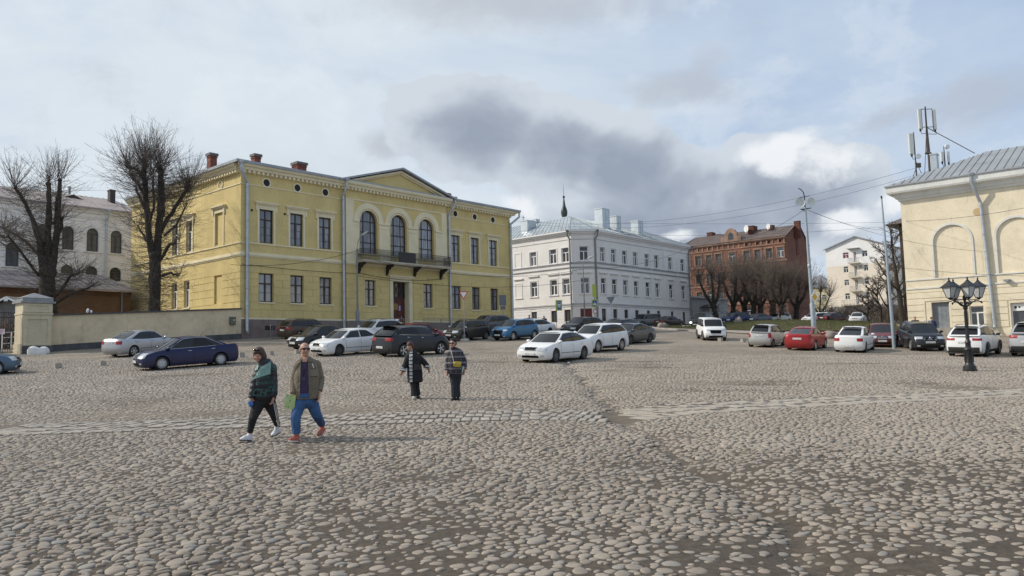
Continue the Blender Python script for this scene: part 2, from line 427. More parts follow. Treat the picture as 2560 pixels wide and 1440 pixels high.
# ------------------------------------------------------------------ sett strip (a band of long setts crossing the square)
_sp = [hit0(a,b_) for a,b_ in ((-260,1108),(0,1076),(500,1060),(1000,1045),(1330,1036),(1540,1038),(1700,1022),(1960,1008),(2250,994),(2760,972))]
STRIP = np.array([(p.x,p.y) for p in _sp])
def strip_dist(x, y):
    x = np.asarray(x,float); y = np.asarray(y,float); d = np.full(x.shape, 1e9)
    for (ax,ay),(bx,by) in zip(STRIP[:-1], STRIP[1:]):
        ux, uy = bx-ax, by-ay; L2 = ux*ux+uy*uy
        tt = np.clip(((x-ax)*ux+(y-ay)*uy)/L2, 0, 1); d = np.minimum(d, np.hypot(x-ax-tt*ux, y-ay-tt*uy))
    return d
SW = .92
mb = MB(); rr = random.Random(3)
carry = 0.0
for (ax,ay),(bx,by) in zip(STRIP[:-1], STRIP[1:]):
    L = math.hypot(bx-ax, by-ay); ux, uy = (bx-ax)/L, (by-ay)/L; px_, py_ = -uy, ux
    s = carry
    while s < L:
        wdt = rr.uniform(.17,.215); off = -SW
        while off < SW-.05:
            ln = rr.uniform(.42,.80); o2 = min(SW+rr.uniform(-.03,.03), off+ln)
            gp = .014; zt = rr.uniform(-.004,.008) - (.004+.012*rr.random() if ax > GUT[3][0]-1 else 0)
            sh = .10*off
            vs = []
            for (a_, c_, ins) in ((s+gp,off+gp,0),(s+wdt-gp,off+gp,0),(s+wdt-gp,o2-gp,0),(s+gp,o2-gp,0)):
                a_ += sh; vs.append((ax+ux*a_+px_*c_+rr.uniform(-.008,.008), ay+uy*a_+py_*c_+rr.uniform(-.008,.008)))
            cx = sum(v[0] for v in vs)/4; cy = sum(v[1] for v in vs)/4
            zc_ = gz(cx, cy)
            if float(gut_dist(np.array([cx]),np.array([cy]))[0]) > .24:
                low = [(v[0],v[1],zc_-.05) for v in vs]; mid = [(v[0],v[1],zc_+.006+zt) for v in vs]
                top = [(cx+(v[0]-cx)*.84, cy+(v[1]-cy)*.9, zc_+.018+zt+rr.uniform(-.003,.003)) for v in vs]
                mb.add(low+mid+top, [(i,(i+1)%4,4+(i+1)%4,4+i) for i in range(4)]+[(4+i,4+(i+1)%4,8+(i+1)%4,8+i) for i in range(4)]+[(8,9,10,11)])
            off = o2
        s += wdt
    carry = s-L
def stonemat(name, cols, bsc=60):
    m, t, b = newmat(name)
    g = t.new('ShaderNodeNewGeometry'); P = g.outputs['Position']
    c = t.ramp(g.outputs['Random Per Island'], cols)
    n = t.noise(9, 6, .68, P); n2 = t.noise(70, 4, .7, P); wd = t.noise(.33, 4, .6, P, .5)
    k = t.math('ADD', t.math('MULTIPLY', n, .6), t.math('MULTIPLY', n2, .4))
    c = t.mix(t.math('MULTIPLY', t.smooth(k, .62, .38), .38), c, (.14,.117,.094))
    sy = t.new('ShaderNodeSeparateXYZ'); t.l.new(P, sy.inputs[0])
    c = t.mix(t.math('MULTIPLY', t.math('ADD', t.math('MULTIPLY', t.smooth(wd, .42, .64), .35), t.math('MULTIPLY', t.smooth(sy.outputs[1], 7, 17), .30)), 1.0), c, (.375,.325,.267))
    t.l.new(c, b.inputs['Base Color']); b.inputs['Roughness'].default_value = .78; b.inputs['Specular IOR Level'].default_value = .32
    bp = t.new('ShaderNodeBump'); bp.inputs['Strength'].default_value = .35; bp.inputs['Distance'].default_value = .01
    t.l.new(t.noise(bsc, 5, .7, P), bp.inputs['Height']); t.l.new(bp.outputs[0], b.inputs['Normal']); return m
SETT = stonemat('sett_stone', [(0,(.31,.28,.24)),(.5,(.36,.328,.285)),(1,(.40,.368,.32))])
build('paving_strip', mb, SETT, smooth=40, kind='structure')

# ------------------------------------------------------------------ cobbles: every stone a rounded Voronoi cell, half sunk in dirt
def vnoise(x, y, seed, freq, octv=4):
    r = np.random.default_rng(seed); tab = r.random((64,64)); out = 0; amp = 1; tot = 0
    for o in range(octv):
        a = x*freq; b_ = y*freq; ia = np.floor(a).astype(int); ib = np.floor(b_).astype(int); fa = a-ia; fb = b_-ib
        fa = fa*fa*(3-2*fa); fb = fb*fb*(3-2*fb); T = lambda i,j: tab[i%64, j%64]
        out = out + amp*((T(ia,ib)*(1-fa)+T(ia+1,ib)*fa)*(1-fb)+(T(ia,ib+1)*(1-fa)+T(ia+1,ib+1)*fa)*fb); tot += amp
        amp *= .5; freq *= 2.03
    return out/tot
_dirt_spots = [(2250,1380,2.2,.9,1.0),(2050,1430,1.2,.5,.9),(2350,1190,4.2,1.1,.9),(1850,1160,2.2,.5,.8),(420,1175,3.2,.6,.55),(930,1185,3.0,.5,.5),(1130,1400,1.1,.4,.6),(1340,1160,1.6,.5,.5),(1500,1410,.8,.35,.4),(2400,1270,2.6,.6,.7),(1700,1090,.5,.4,.6),(1430,1330,1.0,.25,.4)]
_dirt_spots = [((hit0(a,b_).x, hit0(a,b_).y), sx, sy, k) for a,b_,sx,sy,k in _dirt_spots]
def sink(x, y):
    "0 = stones stand proud, 1 = buried"
    n = vnoise(x+50, y+50, 5, .22, 5)*.6 + vnoise(x*.40+90, y*1.5+20, 8, .55, 4)*.4
    s = np.clip((n-.495)/.20, 0, 1)*.86
    for (cx,cy), sx, sy, k in _dirt_spots:
        e = ((x-cx)/sx)**2 + ((y-cy)/sy)**2 + (n-.5)*3.0
        s = np.maximum(s, k*.62*np.clip(1.5-e, 0, 1))
    d = gut_dist(x, y); wv = vnoise(x*1.3, y*1.3, 9, .8, 3); wdt = .08+.20*wv*np.clip((22-y)/12,.35,1)
    s = np.maximum(s, np.clip(1.15-d/wdt, 0, 1)*(.55+.45*wv))
    return s
def cobbles(y0, y1, px, py, nd, rings, seed):
    r = np.random.default_rng(seed)
    ny = int((y1-y0)/py)+1; xm = (y1+4)*.78; nx = int(2*xm/px)+1
    J, I = np.meshgrid(np.arange(ny), np.arange(nx), indexing='ij')
    rowp = r.random(ny)*px
    X = (I-nx/2)*px + rowp[J] + r.normal(0,.19,J.shape)*px; Y = y0 + J*py + r.normal(0,.2,J.shape)*py
    Wt = r.gamma(1.5,.6,J.shape)*.0036
    # nearest neighbours: row-aligned indices for the rows above and below
    ang = np.linspace(0, 2*PI, nd, endpoint=False); ca, sa = np.cos(ang), np.sin(ang)
    rad = np.full(J.shape+(nd,), .34)
    for dj in (-2,-1,0,1,2):
        jj = np.clip(J+dj, 0, ny-1)
        ic = np.rint((X - rowp[jj])/px + nx/2).astype(int)
        for di in (-2,-1,0,1,2):
            ii = ic+di; ok = (ii >= 0) & (ii < nx) & (jj == J+dj) & ~((dj == 0) & (ii == I))
            ii = np.clip(ii, 0, nx-1)
            dx = X[jj,ii]-X; dy = Y[jj,ii]-Y; d2 = dx*dx+dy*dy+1e-9
            h = .5 + (Wt-Wt[jj,ii])/(2*d2)*1.0; h = np.clip(h, .22, .78)
            den = dx[...,None]*ca + dy[...,None]*sa
            q = np.where(den > 1e-4, (h*d2)[...,None]/np.maximum(den,1e-4), 9)
            q = np.where(ok[...,None], q, 9); rad = np.minimum(rad, q)
    # round the cells: low-pass the radius round the stone, then pull in for the joint
    for _ in range(1): rad = .5*rad + .25*(np.roll(rad,1,-1)+np.roll(rad,-1,-1))
    rad = np.minimum(rad, 1.6*rad.min(-1, keepdims=True)+.010)
    rad = np.maximum(rad - .0060, .012)*r.uniform(.9,1.0,J.shape)[...,None]
    keep = (np.abs(X) < (Y+3)*.72) & (strip_dist(X,Y) > SW+.02)
    X, Y, rad = X[keep], Y[keep], rad[keep]
    s = sink(X, Y); n = len(X)
    size = rad.mean(-1)
    hgt = (.009 + .125*size)*r.uniform(.65,1.3,n); s = np.clip(s + r.normal(0,.12,n) - .02 + .08*np.clip((Y-9)/12,0,1), 0, 1)
    zoff = -s*(hgt+.004) + r.normal(0,.004,n) + .002
    k2 = (zoff + hgt > .004) & ~((s > .8) & (r.random(n) < .5))
    X, Y, rad, hgt, zoff = X[k2], Y[k2], rad[k2], hgt[k2], zoff[k2]; n = len(X)
    Zg = ground(X, Y); tx = r.normal(0,.10,n); ty = r.normal(0,.10,n)
    px_ = rad*ca; py_ = rad*sa
    V = []; wob = r.normal(0,.035,(n,nd))
    for (f, hz) in rings:
        ff = f*(1+wob*(f>.3)); x = px_*ff; y = py_*ff
        z = hz*hgt[:,None] + tx[:,None]*x*(hz>.1) + ty[:,None]*y*(hz>.1)
        V.append(np.stack([X[:,None]+x, Y[:,None]+y, Zg[:,None]+zoff[:,None]+z], -1))
    top = np.stack([X, Y, Zg+zoff+hgt], -1)[:,None]
    V = np.concatenate(V+[top], 1); nvp = V.shape[1]; k = len(rings)
    F = []
    for q in range(k-1):
        for j in range(nd): F.append((q*nd+j, q*nd+(j+1)%nd, (q+1)*nd+(j+1)%nd, (q+1)*nd+j))
    T = [((k-1)*nd+j, (k-1)*nd+(j+1)%nd, k*nd) for j in range(nd)]
    base_ = (np.arange(n)*nvp)[:,None,None]
    Fq = (np.array(F)[None]+base_).reshape(-1,4); Ft = (np.array(T)[None]+base_).reshape(-1,3)
    return V.reshape(-1,3), Fq, Ft
def cob_object(name, sets, m):
    Vs, Qs, Ts, b_ = [], [], [], 0
    for V, q, t_ in sets: Vs.append(V); Qs.append(q+b_); Ts.append(t_+b_); b_ += len(V)
    V = np.concatenate(Vs); q = np.concatenate(Qs); t_ = np.concatenate(Ts)
    me = bpy.data.meshes.new(name); me.vertices.add(len(V)); me.vertices.foreach_set('co', V.astype(np.float32).ravel())
    me.loops.add(q.size+t_.size); me.loops.foreach_set('vertex_index', np.concatenate([q.ravel(), t_.ravel()]).astype(np.int32))
    me.polygons.add(len(q)+len(t_))
    me.polygons.foreach_set('loop_start', np.concatenate([np.arange(0,q.size,4), q.size+np.arange(0,t_.size,3)]).astype(np.int32))
    me.polygons.foreach_set('use_smooth', np.ones(len(q)+len(t_), bool)); me.update(calc_edges=True); me.materials.append(m)
    return link(name, me, kind='stuff', label='rounded fieldstone cobbles half sunk in dirt across the square', cat='cobblestones')
COB = stonemat('cobble_stone', [(0,(.20,.168,.136)),(.2,(.31,.262,.21)),(.4,(.262,.222,.181)),(.6,(.35,.297,.238)),(.72,(.285,.255,.22)),(.82,(.25,.238,.217)),(.92,(.32,.25,.202)),(1,(.40,.348,.285))])
cob_object('cobblestones', [cobbles(2.5, 12.0, .122, .084, 12, [(1.0,-.6),(1.0,.15),(.90,.55),(.62,.88)], 1),
                            cobbles(12.0, 25.0, .128, .090, 9, [(1.02,-.4),(.95,.35),(.6,.85)], 2),
                            cobbles(25.0, 44.0, .155, .112, 7, [(1.02,-.4),(.85,.6)], 4)], COB)
# ================================================================== buildings
GA = R(48.7)                                   # the street grid
YEL = mat('yellow_plaster', (.625,.495,.215), .88, .12, .5, .12, 90, stain=.42)
YELT = mat('cream_trim', (.74,.655,.44), .85, .08, .9, .1, 90, stain=.15)
PLINTH = mat('granite_plinth', (.20,.155,.135), .75, .22, 1.6, .3, 30, stain=.3)
ROOFM = mat('zinc_roof', (.30,.315,.335), .48, .16, .9, .1, 12, metal=.25)
PIPE = mat('galvanised_pipe', (.44,.47,.49), .42, .14, 2.0, metal=.55)
IRON = mat('black_iron', (.022,.02,.019), .5, .2, 6)
DKWOOD = mat('dark_brown_frame', (.032,.017,.014), .45, .15, 5)
WHFRAME = mat('white_frame', (.78,.78,.77), .5, .05, 4)
BRICK = mat('chimney_brick', (.19,.062,.04), .9, .35, 5, .5, 60)
GREYM = mat('grey_metal', (.28,.30,.31), .55, .12, 3, metal=.3)
G_YEL = glass('glass_yellow_house', (.085,.095,.11), .05, .22, .8)
G_DARK = glass('glass_dark', (.02,.023,.027), .06, .05, .6)
G_WH = glass('glass_white_house', (.03,.03,.033), .06, .10, .5)

class FM:
    "a facade: (u along, z up in world, d outwards) -> coordinates in the building's own frame"
    def __init__(s, mb, kind, zb, u0=0, d0=0): s.mb = mb; s.k = kind; s.zb = zb; s.u0 = u0; s.d0 = d0
    def p(s, u, z, d):
        u += s.u0; d += s.d0; z -= s.zb
        return (u,-d,z) if s.k == 'front' else (-d,u,z)
    def slab(s, u0, u1, z0, z1, d0, d1):
        P = [s.p(u,z,d) for z in (z0,z1) for (u,d) in ((u0,d0),(u1,d0),(u1,d1),(u0,d1))]
        s.mb.add(P, [(0,3,2,1),(4,5,6,7),(0,1,5,4),(1,2,6,5),(2,3,7,6),(3,0,4,7)])
    def poly(s, pts, d0, d1):
        n = len(pts); P = [s.p(u,z,d) for d in (d0,d1) for u,z in pts]
        s.mb.add(P, [tuple(range(n)), tuple(range(2*n-1,n-1,-1))]+[(i,(i+1)%n,n+(i+1)%n,n+i) for i in range(n)])
    def ring(s, inner, outer, d0, d1):
        "band between two open polylines of the same length"
        n = len(inner)
        P = [s.p(u,z,d) for d in (d0,d1) for L in (inner, outer) for u,z in L]
        F = []
        for i in range(n-1):
            F += [(2*n+i,2*n+i+1,3*n+i+1,3*n+i), (i,i+1,2*n+i+1,2*n+i), (n+i,n+i+1,3*n+i+1,3*n+i)]
        F += [(0,n,3*n,2*n),(n-1,2*n-1,4*n-1,3*n-1)]
        s.mb.add(P, F)
    def wall(s, u0, u1, z0, z1, holes=(), reveal=.25, d=0.0):
        "flat wall with rectangular or round-headed openings (a0,b0,a1,b1,arch)"
        us = sorted({u0,u1,*[h[0] for h in holes],*[h[2] for h in holes]}); zs = sorted({z0,z1,*[h[1] for h in holes],*[h[3] for h in holes]})
        us = [u for u in us if u0-1e-6 <= u <= u1+1e-6]; zs = [z for z in zs if z0-1e-6 <= z <= z1+1e-6]
        for i in range(len(us)-1):
            for j in range(len(zs)-1):
                cu, cz = (us[i]+us[i+1])/2, (zs[j]+zs[j+1])/2
                if any(h[0] < cu < h[2] and h[1] < cz < h[3] for h in holes): continue
                s.mb.add([s.p(us[i],zs[j],d),s.p(us[i+1],zs[j],d),s.p(us[i+1],zs[j+1],d),s.p(us[i],zs[j+1],d)], [(0,1,2,3)])
        for h in holes:
            a0,b0,a1,b1 = h[:4]; arch = len(h) > 4 and h[4]
            if arch:
                r = (a1-a0)/2; sp = b1-r*arch; c = (a0+a1)/2
                arc = [(c-r*math.cos(PI*k/12), sp+r*arch*math.sin(PI*k/12)) for k in range(13)]
                prof = [(a0,b0)]+arc+[(a1,b0)]
                for side_, cor in ((arc[:7],(a0,b1)),(arc[6:],(a1,b1))):
                    for k in range(len(side_)-1): s.mb.add([s.p(*side_[k],d),s.p(*side_[k+1],d),s.p(*cor,d)], [(0,1,2)])
            else: prof = [(a0,b0),(a0,b1),(a1,b1),(a1,b0)]
            n = len(prof); P = [s.p(u,z,dd) for dd in (d,d-reveal) for u,z in prof]
            s.mb.add(P, [(i,(i+1)%n,n+(i+1)%n,n+i) for i in range(n)])
def arcpts(c, z, r, n=14, ry=None):
    ry = ry or r; return [(c-r*math.cos(PI*k/n), z+ry*math.sin(PI*k/n)) for k in range(n+1)]

WCACHE = {}
def window_mesh(w, h, style, fm, gm):
    "window in its own frame: x across, z up, glass looks along -y"
    key = (round(w,2), round(h,2), style, fm.name, gm.name)
    if key in WCACHE: return WCACHE[key]
    mb = MB(); gl = MB(); fr = .085; D0, D1 = .02, .10
    def bx(x0,z0,x1,z1,y0=D0,y1=D1): mb.box(x0,y0,z0,x1,y1,z1)
    hw = w/2
    if style.startswith('arch'):
        r = hw; sp = h-r
        n = 12; outer = [(-hw,0)]+[(-r*math.cos(PI*k/n), sp+r*math.sin(PI*k/n)) for k in range(n+1)]+[(hw,0)]
        r2 = r-fr; inner = [(-hw+fr,fr)]+[(-r2*math.cos(PI*k/n), sp+r2*math.sin(PI*k/n)) for k in range(n+1)]+[(hw-fr,fr)]
        m = len(outer); V = [(x,y,z) for y in (D0,D1) for L in (inner,outer) for x,z in L]; F = []
        for i in range(m):
            j = (i+1)%m; F += [(i,j,m+j,m+i),(i,j,2*m+j,2*m+i),(m+i,m+j,3*m+j,3*m+i)]
        mb.add(V, F)
        gl.add([(x,D0+.045,z) for x,z in inner], [tuple(range(m))])
        if style == 'arch3':
            for x in (-hw*.42, hw*.42): bx(x-.035, fr, x+.035, sp+math.sqrt(max(0,r2*r2-x*x)))
            for z in (h*.26, h*.50, sp): bx(-hw+fr, z-.045, hw-fr, z+.045, D0+.004, D1-.004)
        elif style == 'arch2':
            bx(-.06, fr, .06, sp-.04); bx(-hw+fr, sp-.05, hw-fr, sp+.05, D0+.004, D1-.004)
            for q in (.36,.68): bx(-hw+fr, sp*q-.014, hw-fr, sp*q+.014, D0+.02, D1-.02)
        else:
            bx(-hw+fr, sp+.02, hw-fr, sp+.08, D0+.004, D1-.004)
    else:
        for a in ((-hw,0,-hw+fr,h),(hw-fr,0,hw,h)): bx(*a)
        bx(-hw+fr,0,hw-fr,fr); bx(-hw+fr,h-fr,hw-fr,h)
        gl.add([(-hw+fr,D0+.045,fr),(hw-fr,D0+.045,fr),(hw-fr,D0+.045,h-fr),(-hw+fr,D0+.045,h-fr)], [(0,1,2,3)])
        tz = {'tall': h*.70, 'low': h*.645, 'white': h*.66, 'two': None, 'plain': None, 'white3': h*.66}[style]
        if style in ('tall','low'):
            bx(-.075, fr, .075, tz-.05); bx(-.045, tz+.05, .045, h-fr)
            bx(-hw+fr, tz-.05, hw-fr, tz+.05, D0-.005, D1+.005)
            for q in ((.36,.68) if style == 'tall' else (.52,)): bx(-hw+fr, tz*q-.013, hw-fr, tz*q+.013, D0+.02, D1-.02)
        elif style == 'white':
            bx(-.06, fr, .06, tz-.045); bx(-hw+fr, tz-.045, hw-fr, tz+.045, D0-.005, D1+.005)
        elif style == 'two': bx(-.05, fr, .05, h-fr)
    WCACHE[key] = (mb.mesh('window_frame', fm), gl.mesh('window_pane', gm)); return WCACHE[key]
def put_window(parent, F, cu, z, w, h, style, fm, gm, depth=.16, trim=None, name='window'):
    a, g = window_mesh(w, h, style, fm, gm)
    o = link(name, a, parent); q = F.p(cu, z, -depth); o.location = q
    o.rotation_euler = (0,0,0 if F.k == 'front' else -PI/2)
    p = link('pane', g, o)
    if trim: link('window_trim', trim, o)
    return o
def drainpipe(F, parent, u, z0, z1, rad=.11, off=.22, head=.75, top=None, mt=None, name='drainpipe', lean=0):
    mb = F.mb = MB()
    P = F.p
    mb.tube([P(u+lean,z0+.25,off+.22),P(u+lean,z0+.32,off+.06),P(u+lean,z0+.6,off),P(u,z1,off)], rad, 10)
    if top is not None:
        tu, tz, td = top
        mb.tube([P(u,z1-.05,off),P(tu,tz-.55,td),P(tu,tz,td)], rad*.97, 10)
        mb.lathe([(rad*1.05,0),(rad*1.9,.18),(rad*1.9,.3)], 10, P(tu,tz-.12,td))
    z = z0+1.0
    while z < z1: mb.lathe([(rad*1.12,0),(rad*1.22,.02),(rad*1.22,.06),(rad*1.12,.08)], 10, P(u+lean*(1-(z-z0)/(z1-z0)),z,off)); z += 1.35
    return build(name, mb, mt or PIPE, parent, smooth=50)
def cornice(F, u0, u1, prof, ext0=False, ext1=False):
    "profile [(d,z)...] swept along u; ends mitred outwards where ext is set"
    vs = []
    for u, e, sg in ((u0,ext0,-1),(u1,ext1,1)):
        for d, z in prof: vs.append(F.p(u + (sg*d if e else 0), z, d))
    n = len(prof); F.mb.add(vs, [(i,i+1,n+i+1,n+i) for i in range(n-1)]+[tuple(range(n)), tuple(range(2*n-1,n-1,-1))])

# ------------------------------------------------------------------ yellow house
o = at(601,800,61); YO = Vector((o.x, o.y, 0)); YZ = gz(o.x,o.y)-.1
yel = empty('yellow_mansion', (YO.x,YO.y,YZ), GA, label='yellow neoclassical two-storey mansion with a pediment, three arched windows and an iron balcony', cat='building')
LEN, DEP = 32.2, 20.2
low = [(1.58,2.91),(4.48,5.76),(7.33,8.59),(12.0,13.2),(19.05,20.25),(23.12,24.34),(26.0,27.18),(28.8,30.0)]
upp = [(1.59,2.91),(4.45,5.72),(7.28,8.55),(23.16,24.33),(25.98,27.15),(28.8,29.97)]
RU0, RU1, RD = 9.95, 22.3, .22
ZL0, ZL1, ZU0, ZU1 = 4.62, 6.94, 9.40, 12.15
mb = MB(); F = FM(mb, 'front', YZ); S = FM(mb, 'side', YZ)
ocu = [2.25,5.15,7.95,23.75,26.6,29.4]
def holes_in(a, b, lst, z0, z1): return [(x0,z0,x1,z1) for x0,x1 in lst if a < x0 < b]
def ochole(u): return (u-.34, 14.03, u+.34, 14.71)
for a, b_, dd in ((0,RU0,0),(RU1,LEN,0)):
    F.d0 = dd; F.wall(a, b_, YZ-1, 15.1, holes_in(a,b_,low,ZL0,ZL1)+holes_in(a,b_,upp,ZU0,ZU1), .24)
archc = [12.51,16.06,19.58]; AR = 1.0
F.d0 = RD
F.wall(RU0, RU1, YZ-1, 15.1, [(c-AR,9.33,c+AR,13.3,1) for c in archc]+holes_in(RU0,RU1,low,ZL0,ZL1)+[(15.22,YZ-1,17.2,6.98)], .34)
F.d0 = 0
F.slab(RU0,RU0+.01,YZ-1,15.1,0,RD); F.slab(RU1-.01,RU1,YZ-1,15.1,0,RD)
# side face
sup = [(7.95,9.05),(10.55,11.65)]; slo = [(8.39,9.34),(10.67,11.62)]
S.wall(0, DEP, YZ-3, 15.1, [(a,ZU0,b_,12.1) for a,b_ in sup]+[(a,ZL0,b_,6.95) for a,b_ in slo]+[(2.75,9.45,4.05,12.1),(2.85,4.63,4.1,6.95)], .2)
S.slab(2.75,4.05,9.45,12.1,-.12,-.2); S.slab(2.85,4.1,4.63,6.95,-.1,-.2)
# back and far walls close the body
mb.add([(LEN,0,-1),(LEN,DEP,-1),(LEN,DEP,15.1-YZ),(LEN,0,15.1-YZ)],[(0,1,2,3)]); mb.add([(0,DEP,-3),(LEN,DEP,-3),(LEN,DEP,15.1-YZ),(0,DEP,15.1-YZ)],[(0,1,2,3)])
# channelled courses of the ground floor
zj = [3.40,3.98,4.58,5.20,5.82,6.42,6.94,7.50]
def courses(F, a, b_, holes, shift, step=1.95, th=.035, gap=.035):
    for k in range(len(zj)-1):
        z0, z1 = zj[k]+gap/2, zj[k+1]-gap/2
        cuts = []; ivs = [(a,b_)]
        for h0,h1,hz0,hz1 in holes:
            if hz0 < (z0+z1)/2 < hz1:
                nv_ = []
                for i0,i1 in ivs:
                    if h0 <= i0 and h1 >= i1: continue
                    if h0 > i0 and h0 < i1: nv_.append((i0,h0))
                    if h1 < i1 and h1 > i0: nv_.append((h1,i1))
                    if h1 <= i0 or h0 >= i1: nv_.append((i0,i1))
                ivs = nv_
        for i0,i1 in ivs:
            u = a + (shift if k%2 else shift+step/2); js = [i0]
            while u < i1:
                if u > i0+.3 and u < i1-.3: js.append(u)
                u += step
            js.append(i1)
            for q0,q1 in zip(js[:-1],js[1:]): F.slab(q0+(.012 if q0>i0 else 0), q1-(.012 if q1<i1 else 0), z0, z1, .0, th)
hl = [(x0-.02,x1+.02,ZL0-.02,ZL1+.1) for x0,x1 in low]
courses(F, .0, RU0, hl, .8); courses(F, RU1, LEN, hl, .7)
F.d0 = RD; courses(F, RU0, RU1, hl+[(14.8,17.75,0,7.55)], .9); F.d0 = 0
courses(S, .0, DEP, [(a-.02,b_+.02,ZL0,7.0) for a,b_ in slo]+[(2.85,4.1,4.63,6.97)], .9)
build('wall', mb, YEL, yel)
# plinth
mb = MB(); F = FM(mb,'front',YZ); S = FM(mb,'side',YZ)
F.slab(-.06,RU0,YZ-1,3.2,.003,.07); F.slab(RU0,15.0,YZ-1,3.2,RD+.003,RD+.08); F.slab(17.4,RU1,YZ-1,3.2,RD+.003,RD+.08); F.slab(RU1,LEN+.05,YZ-1,3.2,.003,.07)
S.slab(0,DEP,YZ-3,3.2,.003,.07)
build('plinth', mb, PLINTH, yel)
for u in (2.55, 8.0, 24.0, 27.0):
    mb = MB(); F = FM(mb,'front',YZ); F.slab(u-.45,u+.45,2.35,2.72,.071,.078); build('cellar_vent', mb, IRON, yel)
# trims in cream: plinth cap, belt, sill string, attic string, risalit pilasters and arch bands
mb = MB(); F = FM(mb,'front',YZ); S = FM(mb,'side',YZ)
def band(z0, z1, d1):
    for G, a, b_, off in ((F,-d1,RU0,0),(F,RU0-.0,RU1,RD),(F,RU1,LEN,0),(S,.002,DEP,0)):
        if z0 < 3.3 and off: G.slab(a,14.9,z0,z1,off+.003,off+d1); G.slab(17.6,b_,z0,z1,off+.003,off+d1)
        else: G.slab(a,b_,z0,z1,off+.003,off+d1)
band(3.2,3.36,.10); band(8.20,8.30,.06); band(8.30,8.42,.12); band(8.42,8.57,.05); band(9.24,9.34,.07)
for G, a, b_, off in ((F,0,RU0,0),(F,RU1,LEN,0),(S,0,DEP,0)): G.slab(a,b_,14.0-.02,14.06,.003,.05)
F.d0 = RD
F.slab(RU0,RU1,14.05,14.17,.003,.06)
F.slab(RU0,10.82,8.57,14.05,.003,.04); F.slab(21.6,RU1,8.57,14.05,.003,.04)
for c in archc:
    F.ring(arcpts(c,12.3,1.17), arcpts(c,12.3,1.68), .003, .06)
    F.ring(arcpts(c,12.3,1.0), arcpts(c,12.3,1.10), .003, .035)
for a, b_ in ((10.82,11.36),(13.68,14.90),(17.22,18.42),(20.76,21.6)):
    F.slab(a,b_,8.57,12.08,.003,.05); F.slab(a-.06,b_+.06,12.12,12.3,.003,.11); F.slab(a-.03,b_+.03,11.75,11.82,.05,.08)
F.d0 = 0
for u in ocu:
    n = 18; F.ring([(u+.30*math.cos(2*PI*k/n), 14.37+.30*math.sin(2*PI*k/n)) for k in range(n+1)], [(u+.41*math.cos(2*PI*k/n), 14.37+.41*math.sin(2*PI*k/n)) for k in range(n+1)], .003, .06)
n = 18; S.ring([(3.2+.3*math.cos(2*PI*k/n),14.4+.3*math.sin(2*PI*k/n)) for k in range(n+1)], [(3.2+.41*math.cos(2*PI*k/n),14.4+.41*math.sin(2*PI*k/n)) for k in range(n+1)], .003, .06)
build('stucco_trim', mb, YELT, yel)
for u in ocu:
    mb = MB(); F = FM(mb,'front',YZ); F.poly([(u+.30*math.cos(2*PI*k/16),14.37+.30*math.sin(2*PI*k/16)) for k in range(16)], .004, .012)
    build('attic_vent', mb, mat('vent_dark',(.02,.018,.017),.8,.1), yel)
for u, z in ((.95,11.95),(3.95,12.0)):
    mb = MB(); F = FM(mb,'front',YZ); F.slab(u-.09,u+.09,z-.09,z+.09,.003,.02); build('wall_vent', mb, mat('vent_dark',(.02,.018,.017)), yel)
# cornice with dentils
mb = MB(); F = FM(mb,'front',YZ); S = FM(mb,'side',YZ)
prof = [(.003,14.90),(.10,14.92),(.14,15.08),(.40,15.12),(.46,15.30),(.60,15.36),(.66,15.52),(.66,15.6),(.003,15.6)]
cornice(F, 0, LEN, prof, True, True); cornice(S, 0, DEP, prof, False, False)
F.d0 = RD; cornice(F, RU0-.3, RU1+.3, prof, False, False)
k = RU0
while k < RU1-.2: F.slab(k,k+.2,14.90,15.11,.1,.34); k += .41
F.d0 = 0
for a, b_ in ((.05,RU0-.2),(RU1+.2,LEN)):
    k = a
    while k < b_-.15: F.slab(k,k+.2,14.90,15.11,.1,.34); k += .41
k = .2
while k < DEP: S.slab(k,k+.2,14.90,15.11,.1,.34); k += .41
build('cornice', mb, YELT, yel)
# pediment over the middle
PED = mat('pediment_plaster', (.625,.50,.22), .88, .08, .5)
mb = MB(); F = FM(mb,'front',YZ, 0, RD)
pc = 16.15; F.poly([(RU0-.3,15.6),(RU1+.3,15.6),(pc,17.35)], -.4, .02)
build('pediment_field', mb, PED, yel)
mb = MB(); F = FM(mb,'front',YZ, 0, RD)
for sg in (-1,1):
    ue = pc+sg*(6.175+.75)
    def rk(o0,o1,d0,d1): F.poly([(ue,15.62+o0),(pc,17.62+o0),(pc,17.62+o1),(ue,15.62+o1)], d0, d1)
    rk(-.42,-.30,.021,.22); rk(-.30,-.12,.021,.40)
build('pediment_moulding', mb, YELT, yel)
mb = MB(); F = FM(mb,'front',YZ, 0, RD)
for sg in (-1,1):
    ue = pc+sg*(6.175+1.0)
    F.poly([(ue,15.62-.12),(pc,17.72-.12),(pc,17.72+.05),(ue,15.62+.05)], -9, .72)
build('pediment_roof', mb, ROOFM, yel)
